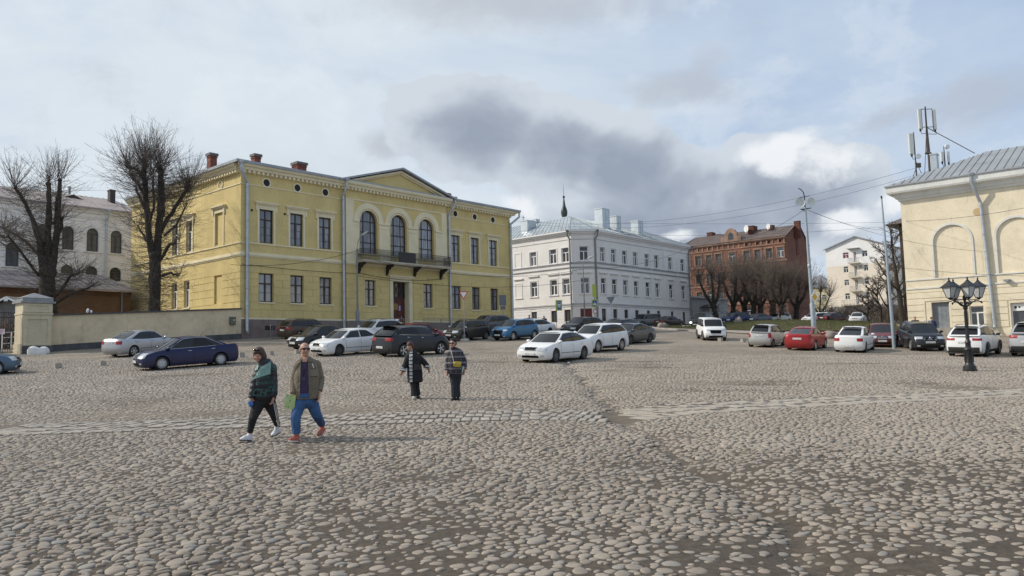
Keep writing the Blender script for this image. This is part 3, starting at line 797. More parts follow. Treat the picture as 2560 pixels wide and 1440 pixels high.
# main roof: low hip with gutter edge
mb = MB(); e = .72
z0 = 15.6-YZ; z1 = z0+1.7
A = [(-e,-e,z0),(LEN+e,-e,z0),(LEN+e,DEP,z0),(-e,DEP,z0)]; Bt = [(9.5,9.6,z1),(LEN-9.5,9.6,z1)]
mb.add(A+Bt, [(0,1,5,4),(1,2,5),(2,3,4,5),(3,0,4)])
mb.box(-e-.02,-e-.05,z0-.05,LEN+e+.02,-e+.06,z0+.16); mb.box(-e-.05,-e,z0-.05,-e+.06,DEP,z0+.16)
for i in range(60):
    x = -e+.55*i
    if x < LEN: mb.bar((x,-e+.1,z0+.04),(min(max(x,9.5),LEN-9.5),9.6,z1+.02),.03,.05)
roof_y = build('roof', mb, ROOFM, yel)
def chimney(parent, px, py, Y, w, d_, hgt, m=BRICK, frame=yel, cap=True, z0=None, capm=None):
    Pw = at(px, py, Y); L = frame.matrix_basis.inverted() @ Pw
    mb = MB(); mb.box(-w/2,-d_/2,-hgt-1.2,w/2,d_/2,-.25); mb.box(-w/2-.05,-d_/2-.05,-.42,w/2+.05,d_/2+.05,-.34)
    c = build('chimney', mb, m, parent); c.location = L
    if cap:
        mb = MB(); mb.box(-w/2-.10,-d_/2-.10,-.25,w/2+.10,d_/2+.10,-.02); build('chimney_cap', mb, capm or mat('chimney_cap_metal',(.11,.10,.095),.7,.2), c)
    return c
bpy.context.view_layer.update()
chimney(roof_y, 530, 384, 68, .62, .62, 1.6); chimney(roof_y, 640, 386, 68, .6, .6, .9); chimney(roof_y, 748, 407, 70, .95, .9, .9); chimney(roof_y, 1115, 478, 84, .75, .75, 1.0, cap=False)
# windows
def hood_mesh(w, h):
    mb = MB(); hw = w/2; y0 = .16
    def s_(x0,x1,z0,z1,d1,d0=.003): mb.box(x0,-d1-y0,z0,x1,-d0-y0,z1)
    s_(-hw-.17,-hw,-.06,h,.05); s_(hw,hw+.17,-.06,h,.05); s_(-hw-.17,hw+.17,h,h+.30,.05)
    s_(-hw-.30,hw+.30,h+.30,h+.37,.10); s_(-hw-.38,hw+.38,h+.37,h+.46,.20); s_(-hw-.45,hw+.45,h+.46,h+.56,.27)
    for sg in (-1,1): s_(sg*(hw+.24)-.07, sg*(hw+.24)+.07, h-.18, h+.30, .12)
    return mb.mesh('window_trim', YELT)
def sill_mesh(w, m, ext=.12, dep=.16):
    mb = MB(); mb.box(-w/2-ext,-dep-.10,-.12,w/2+ext,-dep+.2,-.01); return mb.mesh('window_trim', m)
F = FM(None,'front',YZ); S = FM(None,'side',YZ)
hm = hood_mesh(1.28, ZU1-ZU0); sm = sill_mesh(1.26, YELT)
for a,b_ in upp: put_window(yel, F, (a+b_)/2, ZU0, 1.28, ZU1-ZU0, 'tall', DKWOOD, G_YEL, trim=hm)
for a,b_ in low:
    F.d0 = RD if RU0 < a < RU1 else 0
    put_window(yel, F, (a+b_)/2, ZL0, 1.24, ZL1-ZL0, 'low', DKWOOD, G_YEL, trim=sm)
F.d0 = RD
for c in archc: put_window(yel, F, c, 9.33, 2.0, 3.97, 'arch3', DKWOOD, G_YEL, .26, name='arched_window')
F.d0 = 0
hm2 = hood_mesh(1.1, 2.7)
for a,b_ in sup: put_window(yel, S, (a+b_)/2, ZU0, 1.1, 2.7, 'white', WHFRAME, G_DARK, trim=hm2)
for a,b_ in slo: put_window(yel, S, (a+b_)/2, ZL0, .95, 2.33, 'white', WHFRAME, G_DARK, trim=sill_mesh(.95, YELT))
o = link('blind_window_trim', hood_mesh(1.3, 2.65), yel); o.location = S.p(3.4, 9.45, -.16); o.rotation_euler = (0,0,-PI/2)
# door
mb = MB(); F = FM(mb,'front',YZ,0,RD)
F.slab(14.86,15.22,YZ-.5,7.25,.003,.09); F.slab(17.2,17.56,YZ-.5,7.25,.003,.09); F.slab(15.22,17.2,6.98,7.25,.003,.09); F.slab(14.76,17.66,7.25,7.38,.003,.16); F.slab(14.66,17.76,7.38,7.5,.003,.28)
F.slab(15.2,15.24,YZ-.5,6.98,-1.0,.0); F.slab(17.18,17.22,YZ-.5,6.98,-1.0,0)
F.slab(15.2,17.2,6.96,7.0,-1.0,0)
build('door_surround', mb, YELT, yel)
mb = MB(); F = FM(mb,'front',YZ,0,RD)
DW = mat('oxblood_door', (.085,.018,.014), .5, .2, 3)
F.slab(15.22,17.2,YZ-.5,5.46,-.72,-.6)
for a in (15.3,16.25): F.slab(a,a+.85,2.6,3.7,-.6,-.57); F.slab(a,a+.85,3.85,5.3,-.6,-.57)
door = build('door', mb, DW, yel)
mb = MB(); F = FM(mb,'front',YZ,0,RD)
F.slab(15.22,17.2,5.46,5.6,-.72,-.55); F.slab(15.22,17.2,6.85,6.97,-.72,-.55)
for u in (15.22,15.85,16.5,17.12): F.slab(u,u+.08,5.6,6.85,-.70,-.57)
for u0 in (15.3,15.93,16.58): mb.bar(F.p(u0,5.6,-.6),F.p(u0+.55,6.85,-.6),.035); mb.bar(F.p(u0+.55,5.6,-.59),F.p(u0,6.85,-.59),.035)
tr = build('transom_grille', mb, DKWOOD, door)
mb = MB(); F = FM(mb,'front',YZ,0,RD); F.slab(15.22,17.2,5.6,6.85,-.70,-.66); build('transom_pane', mb, G_DARK, door)
for (u0,u1,z0,z1,c) in ((15.55,16.3,4.35,4.95,(.30,.16,.06)),(16.42,16.62,4.3,4.75,(.35,.38,.7)),(16.5,16.95,2.75,3.2,(.62,.56,.10))):
    mb = MB(); F = FM(mb,'front',YZ,0,RD); F.slab(u0,u1,z0,z1,-.569,-.56); build('notice', mb, mat('notice_%d'%int(u0*100+z0*10), c, .6, .15, 9), door)
mb = MB(); F = FM(mb,'front',YZ,0,RD); F.slab(16.66,16.7,3.5,3.8,-.57,-.5); build('handle', mb, PIPE, door)
# balcony
mb = MB(); F = FM(mb,'front',YZ,0,RD)
BU0,BU1,BD = 11.05,21.75,1.15
F.slab(BU0,BU1,8.42,8.52,.06,BD); F.slab(BU0-.08,BU1+.08,8.52,8.62,.06,BD+.08)
balc = build('balcony', mb, mat('balcony_slab',(.55,.50,.40),.85,.15,1.5,stain=.4), yel)
def railing_mesh(L):
    mb = MB(); H = .98; n = max(2,int(L/.155)); st = L/n
    for z in (.03,.30,.60,.86,H): mb.box(0,-.014,z-.014,L,.014,z+.014)
    mb.box(0,-.03,H-.02,L,.03,H+.02)
    for i in range(n+1): mb.bar((i*st,0,0),(i*st,0,H),.016)
    for i in range(n):
        c = i*st+st/2
        for z, r in ((.165,.055),(.45,.06),(.73,.055)):
            k = 8; pts = [(c+r*math.cos(2*PI*q/k),0,z+r*1.35*math.sin(2*PI*q/k)) for q in range(k+1)]
            mb.tube(pts, .011, 4, False)
        mb.bar((c-st/2,0,.30),(c+st/2,0,.60),.011); mb.bar((c+st/2,0,.30),(c-st/2,0,.60),.011)
    return mb.mesh('railing', IRON)
r_ = link('railing', railing_mesh(BU1-BU0), balc); r_.location = F.p(BU0,8.62,BD)
for u in (BU0,BU1):
    r_ = link('railing', railing_mesh(BD-.1), balc); r_.location = F.p(u,8.62,BD); r_.rotation_euler = (0,0,PI/2)
mb = MB(); F = FM(mb,'front',YZ,0,RD); F.slab(15.05,17.1,8.63,9.58,BD-.035,BD+.03); build('railing_plate', mb, IRON, balc)
for u in (11.3,14.5,17.85,21.3):
    mb = MB(); F = FM(mb,'front',YZ,0,RD)
    F.poly([(u-.09,7.45),(u+.09,7.45),(u+.09,8.42),(u-.09,8.42)], .04,.16)
    pr = [(.16,8.42),(1.05,8.42),(1.05,8.28),(.85,8.16),(.78,8.26),(.6,8.05),(.5,7.95),(.38,8.0),(.3,7.7),(.16,7.55)]
    P = [F.p(uu,z,d) for uu in (u-.07,u+.07) for d,z in pr]; n = len(pr)
    mb.add(P, [tuple(range(n)),tuple(range(2*n-1,n-1,-1))]+[(i,(i+1)%n,n+(i+1)%n,n+i) for i in range(n)])
    build('bracket', mb, IRON, balc)
# drainpipes
F = FM(None,'front',YZ)
drainpipe(F, yel, .42, gz(YO.x,YO.y)+.25, 14.1, .13, .24, top=(-.35,15.5,.72))
drainpipe(F, yel, 9.68, 2.1, 14.3, .12, .26, top=(9.68,15.6,.78))
drainpipe(F, yel, 22.62, 2.2, 14.2, .12, .30, top=(23.0,15.7,.85))
drainpipe(F, yel, 32.05, 2.4, 14.2, .12, .24, top=(32.95,15.55,.75))
# ------------------------------------------------------------------ white corner house
WHT = mat('white_plaster', (.74,.71,.675), .88, .07, .45, .1, 70, stain=.16)
WHT2 = mat('white_trim', (.74,.725,.715), .85, .05, .9, stain=.1)
TRIMG = mat('grey_moulding', (.40,.40,.415), .85, .1, 1.2)
ZINC = mat('bright_zinc', (.52,.56,.58), .40, .14, .8, .08, 10, metal=.45)
ZINCR = mat('zinc_roof_light', (.42,.46,.48), .45, .14, .7, .1, 12, metal=.35)
REDDOOR = mat('dull_red_door', (.12,.02,.018), .6, .15, 3)
DKFR = mat('dark_window_frame', (.06,.05,.048), .6, .15, 4)
c0 = at(1487,700,100); q = 2.05; WL = 24.9; WD = 27
wz = gz(c0.x, c0.y)-.6
wh = empty('white_corner_house', (c0.x,c0.y,wz), GA, label='white three-storey corner house with a chamfered corner and a zinc roof', cat='building')
# own frame: front plane y=0 for u in 0..WL; side plane lies at x=-q, running along y from q
mb = MB(); F = FM(mb,'front',wz); S = FM(mb,'side',wz,q,q)
f3 = [1.31,3.87,6.52,9.21,12.21,14.82,18.67,22.3]; fw = 1.2
s3 = [(.48,1.6),(2.51,3.68),(5.93,7.0),(8.66,9.69)]
ZT = 15.25
gh = [(1.33,2.34,3.85,5.5),(3.98,4.95,3.85,5.5),(6.65,7.6,4.1,5.5),(9.32,10.25,4.3,5.5),(12.36,13.2,5.05,5.52),(15.1,15.95,3.9,5.52),(18.97,19.75,4.6,5.54),(22.45,23.25,3.7,5.54)]
H = [(u,11.68,u+fw,13.55) for u in f3]+[(u,7.45,u+fw,9.52) for u in f3]+[(a,c,b_,d) for a,b_,c,d in gh]
F.wall(0, WL, wz-2, ZT, H, .16)
sg_ = [(.43,1.45,3.9,5.44),(2.65,3.63,3.9,5.42),(6.06,7.01,3.9,5.45)]
H = [(a,11.6,b_,13.52) for a,b_ in s3[:3]]+[(a,7.45,b_,9.42) for a,b_ in s3[:3]]+[(a,c,b_,d) for a,b_,c,d in sg_]
S.wall(0, WD, wz-2, ZT, H, .16)
# chamfer: a facade of its own at 45 degrees
CE = empty('chamfer', (0,0,0)); bpy.data.objects.remove(CE)
chl = q*math.sqrt(2); MBc = Matrix.Translation((-q,q,0)) @ Matrix.Rotation(-PI/4, 4, 'Z')
mb.M = MBc; F.wall(0, chl, wz-2, ZT, [(1.0-.0,11.7,2.17,13.55),(1.05,7.42,2.2,9.5),(.9,wz-1,2.4,5.5)], .16); mb.M = Matrix()
mb.add([(WL,0,-2),(WL,20,-2),(WL,20,ZT-wz),(WL,0,ZT-wz)],[(0,1,2,3)])
# pilaster strips and shallow fields near the right end
for u in (13.75,17.4,21.1): F.slab(u,u+.42,6.2,14.5,.003,.06)
for k in range(5):
    for z in np.arange(wz, 5.6, .42): pass
build('wall', mb, WHT, wh)
mb = MB(); F = FM(mb,'front',wz); S = FM(mb,'side',wz,q,q)
def all3(z0, z1, d1):
    F.slab(-d1*.4,WL,z0,z1,.003,d1); S.slab(-d1*.4,WD,z0,z1,.003,d1)
    mb.M = MBc; F.slab(-d1*.4,chl+d1*.4,z0,z1,.003,d1); mb.M = Matrix()
all3(11.28,11.42,.07); all3(11.42,11.5,.14); all3(10.72,10.82,.06); all3(10.82,10.92,.12); all3(6.05,6.2,.10); all3(5.8,5.87,.06); all3(14.46,14.52,.05)
build('string_course', mb, TRIMG, wh)
mb = MB(); F = FM(mb,'front',wz); S = FM(mb,'side',wz,q,q)
for (z0,z1,d1) in ((15.05,15.25,.10),(15.25,15.45,.30),(15.45,15.66,.48)):
    F.slab(-d1*.4,WL+d1,z0,z1,.003,d1); S.slab(-d1*.4,WD,z0,z1,.003,d1); mb.M = MBc; F.slab(-d1*.4,chl+d1*.4,z0,z1,.003,d1); mb.M = Matrix()
# ribs of rustication on the ground floor
for z in np.arange(3.4, 5.7, .42):
    for a, b_ in ((0,1.2),(2.45,3.85),(5.1,6.5),(7.7,9.2),(10.4,12.2),(13.4,14.95),(16.1,18.8),(19.9,22.3),(23.4,WL)): F.slab(a,b_,z,z+.36,.003,.03)
    for a, b_ in ((0,.38),(1.5,2.6),(3.7,6.0),(7.1,WD)): S.slab(a,b_,z,z+.36,.003,.03)
build('cornice', mb, WHT2, wh)
def wframe(w, h, hood):
    mb = MB(); hw = w/2; y = .12
    def s_(x0,x1,z0,z1,d1): mb.box(x0,-d1-y,z0,x1,-.003-y,z1)
    s_(-hw-.14,-hw,0,h,.05); s_(hw,hw+.14,0,h,.05); s_(-hw-.14,hw+.14,h,h+.14,.05); s_(-hw-.2,hw+.2,-.12,-.01,.12)
    if hood: s_(-hw-.22,hw+.22,h+.52,h+.6,.10); s_(-hw-.32,hw+.32,h+.6,h+.74,.2); 
    return mb.mesh('window_trim', WHT2 if not hood else WHT2)
F = FM(None,'front',wz); S = FM(None,'side',wz,q,q)
wt, wm_ = wframe(fw,1.87,False), wframe(fw,2.07,True)
for u in f3:
    put_window(wh, F, u+fw/2, 11.68, fw, 1.87, 'white', WHFRAME, G_WH, .12, wt); put_window(wh, F, u+fw/2, 7.45, fw, 2.07, 'white', WHFRAME, G_WH, .12, wm_)
for a,b_ in s3[:3]:
    put_window(wh, S, (a+b_)/2, 11.6, 1.1, 1.92, 'white', WHFRAME, G_WH, .12, wt); put_window(wh, S, (a+b_)/2, 7.45, 1.1, 1.97, 'white', WHFRAME, G_WH, .12, wm_)
mbt = wframe(1.03,1.9,True)
for z in (11.6,7.45):
    o = link('blind_window_trim', mbt if z < 9 else wframe(1.03,1.9,False), wh); o.location = S.p(9.17, z, -.12); o.rotation_euler = (0,0,-PI/2)
for a,b_,z0,z1 in gh: put_window(wh, F, (a+b_)/2, z0, b_-a, z1-z0, 'two', DKFR, G_DARK, .12)
for a,b_,z0,z1 in sg_: put_window(wh, S, (a+b_)/2, z0, b_-a, z1-z0, 'two', DKFR, G_DARK, .12)
for (z,h,u,hd) in ((11.7,1.85,1.58,wt),(7.42,2.08,1.62,wm_)):
    a, g = window_mesh(1.15, h, 'white', WHFRAME, G_WH); o = link('window', a, wh); o.matrix_local = MBc @ Matrix.Translation((u,.12,z-wz)); link('pane', g, o); link('window_trim', hd, o)
mb = MB(); F = FM(mb,'front',wz); mb.M = MBc; F.slab(.9,2.4,wz-1,5.5,-.14,-.08); F.slab(1.63,1.67,wz,5.4,-.08,-.06); build('door', mb, REDDOOR, wh)
# roof: hipped, with standing seams, rail and chimneys
mb = MB(); z0 = 15.68-wz; z1 = z0+2.9
ov = .5; A_ = (-q-ov, WD); B_ = (-q-ov, q-ov*.4); C_ = (-ov*.4+0, -ov); D_ = (WL+.4,-ov); E_ = (WL+.4, 12); 
r1 = (3.6,6.2); r2 = (WL-4,6.2); r3 = (3.6,WD)
V = [(*A_,z0),(*B_,z0),(*C_,z0),(*D_,z0),(*E_,z0),(*r1,z1),(*r2,z1),(*r3,z1)]
mb.add(V, [(0,1,5,7),(1,2,5),(2,3,6,5),(3,4,6),(4,7,5,6)])
def seam(p, q_, n):
    for i in range(n+1):
        a = [Vector(p[0]).lerp(Vector(p[1]), i/n), Vector(q_[0]).lerp(Vector(q_[1]), i/n)]
        mb.bar(a[0]+Vector((0,0,.02)), a[1]+Vector((0,0,.02)), .03, .06)
seam([(*C_,z0),(*D_,z0)],[(*r1,z1),(*r2,z1)],38); seam([(*B_,z0),(*A_,z0)],[(*r1,z1),(*r3,z1)],36); seam([(*B_,z0),(*C_,z0)],[(*r1,z1),(*r1,z1)],5)
rf = build('roof', mb, ZINCR, wh)
mb = MB()
def rail(a, b_, n):
    a = Vector(a); b_ = Vector(b_)
    for i in range(n+1): p = a.lerp(b_, i/n); mb.bar(p, p+Vector((0,0,.75)), .03)
    for h in (.4,.75): mb.bar(a+Vector((0,0,h)), b_+Vector((0,0,h)), .025)
zr = z0+.12
rail((-q+.1,q+.4,zr),(-q+.1,WD-2,zr),16); rail((-q+.1,q+.4,zr),(.3,.4,zr),2); rail((.3,.4,zr),(WL,.4,zr),17)
build('roof_rail', mb, GREYM, rf)
bpy.context.view_layer.update()
def boxchim(px0, px1, pyt, Y, dep, hgt, m, par, frame, seams=True):
    a, b_ = at(px0,pyt,Y), at(px1,pyt,Y)
    L = frame.matrix_world.inverted() @ ((a+b_)/2); w = (b_-a).length*.9
    mb = MB(); mb.box(-w/2,-dep/2,-hgt,w/2,dep/2,0); mb.box(-w/2-.05,-dep/2-.05,-.10,w/2+.05,dep/2+.05,.02)
    if seams:
        k = max(2,int(w/.6))
        for i in range(k+1): x = -w/2+w*i/k; mb.box(x-.02,-dep/2-.03,-hgt,x+.02,-dep/2,-.1)
    c = build('chimney', mb, m, par); c.location = L; return c
boxchim(1487,1521,523,106,1.3,4.2,ZINC,rf,wh); boxchim(1526,1548,541,108,1.2,3,ZINC,rf,wh); boxchim(1579,1604,553,111,1.2,2.8,ZINC,rf,wh)
boxchim(1302,1339,553,108,1.2,3,ZINC,rf,wh); boxchim(1330,1345,549,111,1,3,ZINC,rf,wh); boxchim(1408,1436,544,112,1,2.4,ZINC,rf,wh)
F = FM(None,'front',wz); S = FM(None,'side',wz,q,q)
GP = mat('grey_pipe', (.20,.21,.22), .5, .15, 2, metal=.4)
drainpipe(F, wh, .12, 3.2, 14.6, .11, .2, top=(.2,15.5,.55), mt=GP); drainpipe(S, wh, .12, 3.2, 14.6, .11, .2, top=(.2,15.5,.55), mt=GP); drainpipe(F, wh, WL-.25, 3.2, 14.6, .11, .2, top=(WL+.3,15.5,.55), mt=GP)
# cross-shaped aerial on the left chimney
mb = MB(); p = wh.matrix_world.inverted() @ at(1308,541,108); mb.bar(p+Vector((0,0,-1)),p+Vector((0,0,.1)),.05); mb.bar(p+Vector((-.35,0,-.15)),p+Vector((.35,0,-.15)),.05); build('aerial', mb, IRON, rf)

# low grey annexe beside it
AX = wh.matrix_world @ Vector((WL+.25,1.2,0)); az = gz(AX.x, AX.y)-.4
ax = empty('grey_annexe', (AX.x,AX.y,az), GA, label='low grey flat-roofed annexe with a door canopy beside the white corner house', cat='building')
AXL = 15.0; AH = 7.95
mb = MB(); F = FM(mb,'front',az); F.wall(0,AXL,az-1,AH,[(1.4,2.6,3.6,5.9)[0:1]+(4.0,2.5,6.1)] if 0 else [(1.4,4.0,2.6,6.0),(6.0,3.0,7.2,5.2),(11.0,3.0,12.6,6.0)],.15)
mb.box(AXL-.01,0,-1,AXL,10,AH-az)
GRW = mat('grey_annexe_wall', (.34,.345,.345), .9, .1, .8, stain=.25); build('wall', mb, GRW, ax)
mb = MB(); mb.box(-.1,-.35,AH-az+.002,AXL+.35,10,AH-az+.25); build('roof', mb, ROOFM, ax)
F = FM(None,'front',az); put_window(ax, F, 2.0, 4.0, 1.2, 2.0, 'two', WHFRAME, G_DARK, .1)
mb = MB(); F = FM(mb,'front',az); F.slab(6.0,7.2,3.0,5.2,-.14,-.05); build('door', mb, DKFR, ax)
mb = MB(); F = FM(mb,'front',az); F.slab(11.0,12.6,3.0,6.0,-.14,-.05); build('gate', mb, GREYM, ax)
mb = MB(); F = FM(mb,'front',az)
F.ring([(4.9,6.4),(6.6,6.85),(8.3,6.4)],[(4.9,6.5),(6.6,6.97),(8.3,6.5)],.01,1.6)
for u in (5.0,8.2): mb.bar(F.p(u,6.4,1.5),F.p(u,3.0,1.5),.05); mb.bar(F.p(u,6.4,1.5),F.p(u,5.6,.02),.04)
build('door_canopy', mb, IRON, ax)

# ------------------------------------------------------------------ spire beyond the white house
sp = at(1411,545,132)
spo = empty('church_spire', (sp.x,sp.y,gz(sp.x,sp.y)), label='dark green onion spire with a ball and needle rising behind the white corner house', cat='spire')
gzs = gz(sp.x,sp.y); zb_ = sp.z-gzs; k = 132/FPX
mb = MB(); mb.box(-2.2,-2.2,0,2.2,2.2,zb_-2.6); build('tower', mb, WHT, spo)
mb = MB(); mb.lathe([(r*k,zb_+h*k) for r,h in ((22,-42),(5.5,-4),(5,0),(7.6,8),(8.3,15),(7,22),(4.2,30),(2.6,40),(1.3,52),(.6,57))], 14); build('dome', mb, mat('copper_green',(.045,.06,.05),.45,.4,1.5,metal=.4), spo, smooth=50)
mb = MB(); mb.ell((0,0,zb_+54*k),3.2*k,3.2*k,3.2*k); mb.tube([(0,0,zb_+50*k),(0,0,zb_+86*k)],[.05,.015],6); build('finial', mb, IRON, spo, smooth=60)

# ------------------------------------------------------------------ red brick tenement
RB = mat('worn_red_brick', (.195,.088,.058), .92, .38, .35, .5, 40, stain=.75, detail=8)
RBT = mat('weathered_stucco', (.265,.170,.125), .92, .36, .6, .4, 40, stain=.6, detail=8)
RBG = mat('gable_brick', (.165,.072,.048), .92, .2, .3, .3, 40, stain=.35, detail=7)
RUST = mat('rusty_tin_roof', (.15,.115,.10), .6, .3, .5, .1, 10, metal=.2)
rc = at(1970,700,150); rz = gz(rc.x,rc.y)-.5
red = empty('red_brick_tenement', (rc.x,rc.y,rz), GA, label='weathered red brick four-storey tenement with a stepped gable and rusty tin roof', cat='building')
RL = 23.5; RG = 11.3
cols = [.55,2.85,5.15,7.5,10.6,13.55,15.8,18.2,20.8]; rw = 1.25
mb = MB(); S = FM(mb,'side',rz); F = FM(mb,'front',rz)
H = []
for u in cols: H += [(u,17.35,u+rw,19.2),(u,13.45,u+rw,15.35),(u,9.9,u+rw,11.6)] + ([(u,6.0,u+rw,8.0)] if not 9.5 < u < 14 else [])
for u in cols: H.append((u+.35,20.3,u+rw-.35,20.8)) if not 9 < u < 12 else None
S.wall(0, RL, rz-2, 21.3, H, .2)
build('wall', mb, RB, red)
mb = MB(); F = FM(mb,'front',rz)
F.poly([(0,rz-2),(RG,rz-2),(RG,20.4),(RG-4.2,24.0),(4.6,24.0),(0,21.35)], -.3, .02)
build('gable_wall', mb, RBG, red)
mb = MB(); S = FM(mb,'side',rz)
for z0,z1,d1 in ((16.6,16.95,.14),(12.6,12.9,.12),(8.6,9.1,.16),(19.95,20.15,.12),(20.95,21.15,.22),(21.15,21.4,.4)): S.slab(0,RL,z0,z1,.003,d1)
for u in cols:
    for zb__,zt in ((17.35,19.2),(13.45,15.35),(9.9,11.6)):
        S.slab(u-.22,u,zb__-.1,zt+.1,.003,.08); S.slab(u+rw,u+rw+.22,zb__-.1,zt+.1,.003,.08); S.slab(u-.3,u+rw+.3,zt+.1,zt+.35,.003,.14); S.slab(u-.25,u+rw+.25,zb__-.25,zb__-.1,.003,.12)
for u in np.arange(.2, RL-.5, 1.16): S.slab(u,u+.25,20.15,20.95,.003,.12)
build('stucco_trim', mb, RBT, red)
F = FM(None,'front',rz); S = FM(None,'side',rz)
for i,u in enumerate(cols):
    for j,(z0,z1) in enumerate(((17.35,19.2),(13.45,15.35),(9.9,11.6),(6.0,8.0))):
        if j == 3 and 9.5 < u < 14: continue
        put_window(red, S, u+rw/2, z0, rw, z1-z0, 'white', WHFRAME if (i*3+j)%4 == 0 else mat('faded_frame',(.20,.17,.15),.7,.2), G_DARK, .15)
mb = MB(); S = FM(mb,'side',rz)
S.poly([(9.0,21.4),(13.4,21.4),(13.4,22.5),(12.6,22.55),(12.5,23.2),(12.0,23.9),(11.2,24.3),(10.4,23.9),(9.9,23.2),(9.8,22.55),(9.0,22.5)], -.3, .3)
dg_ = build('stepped_gable', mb, RBT, red)
mb = MB(); S = FM(mb,'side',rz); S.poly([(11.2+.55*math.cos(a),22.6+.75*math.sin(a)) for a in np.linspace(0,PI,9)]+[(10.65,21.9),(11.75,21.9)], .302,.31); build('niche', mb, G_DARK, dg_)
mb = MB(); z0 = 21.42-rz; z1 = 24.0-rz
mb.add([(-.5,-.3,z0),(-.5,RL+.3,z0),(4.6,RL-2,z1),(4.6,-.3,z1),(RG-4.2,-.3,z1),(RG-4.2,RL-2,z1),(RG+.4,-.3,20.4-rz),(RG+.4,RL+.3,20.4-rz)],[(0,1,2,3),(3,2,5,4),(4,5,7,6),(1,7,5,2)])
for i in range(36): y = -.3+i*.66; mb.bar((-.5,y,z0+.03),(4.6,min(y,RL-2),z1+.03),.04,.07)
rr_ = build('roof', mb, RUST, red)
bpy.context.view_layer.update()
BR2 = mat('sooty_chimney_brick', (.115,.045,.032), .95, .4, 1.2, .4, 30)
boxchim(1988,1998,553,153,1.1,3.4,BR2,rr_,red,False); boxchim(1867,1895,566,158,1.2,2.6,BR2,rr_,red,False); boxchim(1920,1936,564,156,1.0,2.2,BR2,rr_,red,False); boxchim(1767,1788,582,166,1.2,3,BR2,rr_,red,False); boxchim(1790,1801,586,168,1.0,2.6,BR2,rr_,red,False)
def dish(px, py, Y, r, par, frame):
    L = frame.matrix_world.inverted() @ at(px,py,Y); mb = MB(); mb.lathe([(.02,-.1*r),(r*.6,-.06*r),(r,.12*r),(r*.97,.13*r),(r*.6,-.02*r)], 16, ax='x'); mb.bar((0,0,0),(.2,0,-r*1.3),.06)
    d = build('satellite_dish', mb, mat('dish_white',(.7,.7,.69),.5,.06), par, smooth=50); d.location = L; d.rotation_euler = (0,0,R(150))
dish(1866,572,157,.75,rr_,red); dish(1921,566,155,.6,rr_,red)
# arched carriageway
mb = MB(); S = FM(mb,'side',rz); S.poly([(9.9,4.0)]+[(11.3-1.4*math.cos(a),6.2+1.6*math.sin(a)) for a in np.linspace(0,PI,12)]+[(12.7,4.0)], .004,.02); build('carriage_arch', mb, mat('vent_dark',(.02,.018,.017)), red)
# flue on the gable wall
mb = MB(); F = FM(mb,'front',rz); F.slab(4.9,6.0,18.2,24.0,.022,.14); build('flue', mb, BR2, red)

# ------------------------------------------------------------------ pale apartment block and its yellow neighbour
PA = mat('pale_block_upper', (.78,.765,.74), .9, .06, .3, stain=.3); PB = mat('peach_block_lower', (.74,.66,.545), .9, .06, .3, stain=.25); PC = mat('grey_block_base', (.22,.205,.19), .9, .15, .4)
pc_ = at(2215,700,190); pz = gz(pc_.x,pc_.y)-.5
pale = empty('apartment_block', (pc_.x,pc_.y,pz), GA, label='pale five-storey apartment block showing its gable end with a stack of balconies', cat='building')
PW_ = 14.1
def pholes(z0,z1,lst): return [(a,z0,b_,z1) for a,b_ in lst]
ph = pholes(21.8,23.3,[(8.4,9.85),(3.9,5.2)])+pholes(18.2,19.75,[(8.7,9.85),(3.95,4.95)])+pholes(14.9,16.4,[(8.7,9.85),(3.95,4.95)])+pholes(11.4,12.95,[(8.7,9.85),(3.95,4.95)])
drs = [(6.6,7.25,20.7,23.25),(6.6,7.25,17.1,19.75),(6.6,7.25,13.6,16.3),(6.6,7.25,10.1,12.9)]
for nm, z0, z1, m in (('upper_wall',20.0,24.7,PA),('lower_wall',9.7,20.0,PB),('base_wall',pz-2,9.7,PC)):
    mb = MB(); S = FM(mb,'side',pz)
    hs = [h for h in ph if z0 <= h[1] < z1] + [(a,max(c,z0),b_,d) for a,b_,c,d in drs if z0 < (c+d)/2 < z1]
    S.wall(0,PW_,z0,z1,hs,.15)
    if nm == 'upper_wall': S.poly([(0,24.7),(PW_,24.7),(PW_/2-.4,27.2)],-.3,0)
    if nm == 'upper_wall': S.slab(6.75,7.2,25.2,26.0,-.02,.01)
    mb.box(-.0,0,z0-pz,22,.01,z1-pz) if nm != 'x' else 0
    build(nm, mb, m, pale)
mb = MB(); z = 24.7-pz; zt = 27.25-pz
mb.add([(-.5,-.5,z-.2),(30,-.5,z-.2),(30,PW_/2-.4,zt),(-.5,PW_/2-.4,zt),(30,PW_+.5,z-.2),(-.5,PW_+.5,z-.2)],[(0,1,2,3),(3,2,4,5)]); mb.add([(-.5,-.5,z-.45),(-.5,PW_/2-.4,zt-.25),(-.5,PW_+.5,z-.45),(-.5,PW_+.5,z-.2),(-.5,PW_/2-.4,zt),(-.5,-.5,z-.2)],[(0,1,4,5),(1,2,3,4)])
prf = build('roof', mb, ROOFM, pale)
boxchim(2164,2176,588,193,1.3,1.6,ZINC,prf,pale,False); boxchim(2183,2194,595,196,1.3,1.6,GREYM,prf,pale,False)
S = FM(None,'side',pz)
MAR = glass('glass_maroon_curtain', (.16,.02,.05), .1)
for a,z0,b_,z1 in ph: put_window(pale, S, (a+b_)/2, z0, b_-a, z1-z0, 'white', WHFRAME, MAR if (a > 8 and z0 > 21) else G_DARK, .1)
for i,(a,b_,z0,z1) in enumerate(drs): put_window(pale, S, (a+b_)/2, z0, b_-a, z1-z0, 'two', WHFRAME, MAR if i == 0 else G_DARK, .1, name='balcony_door')
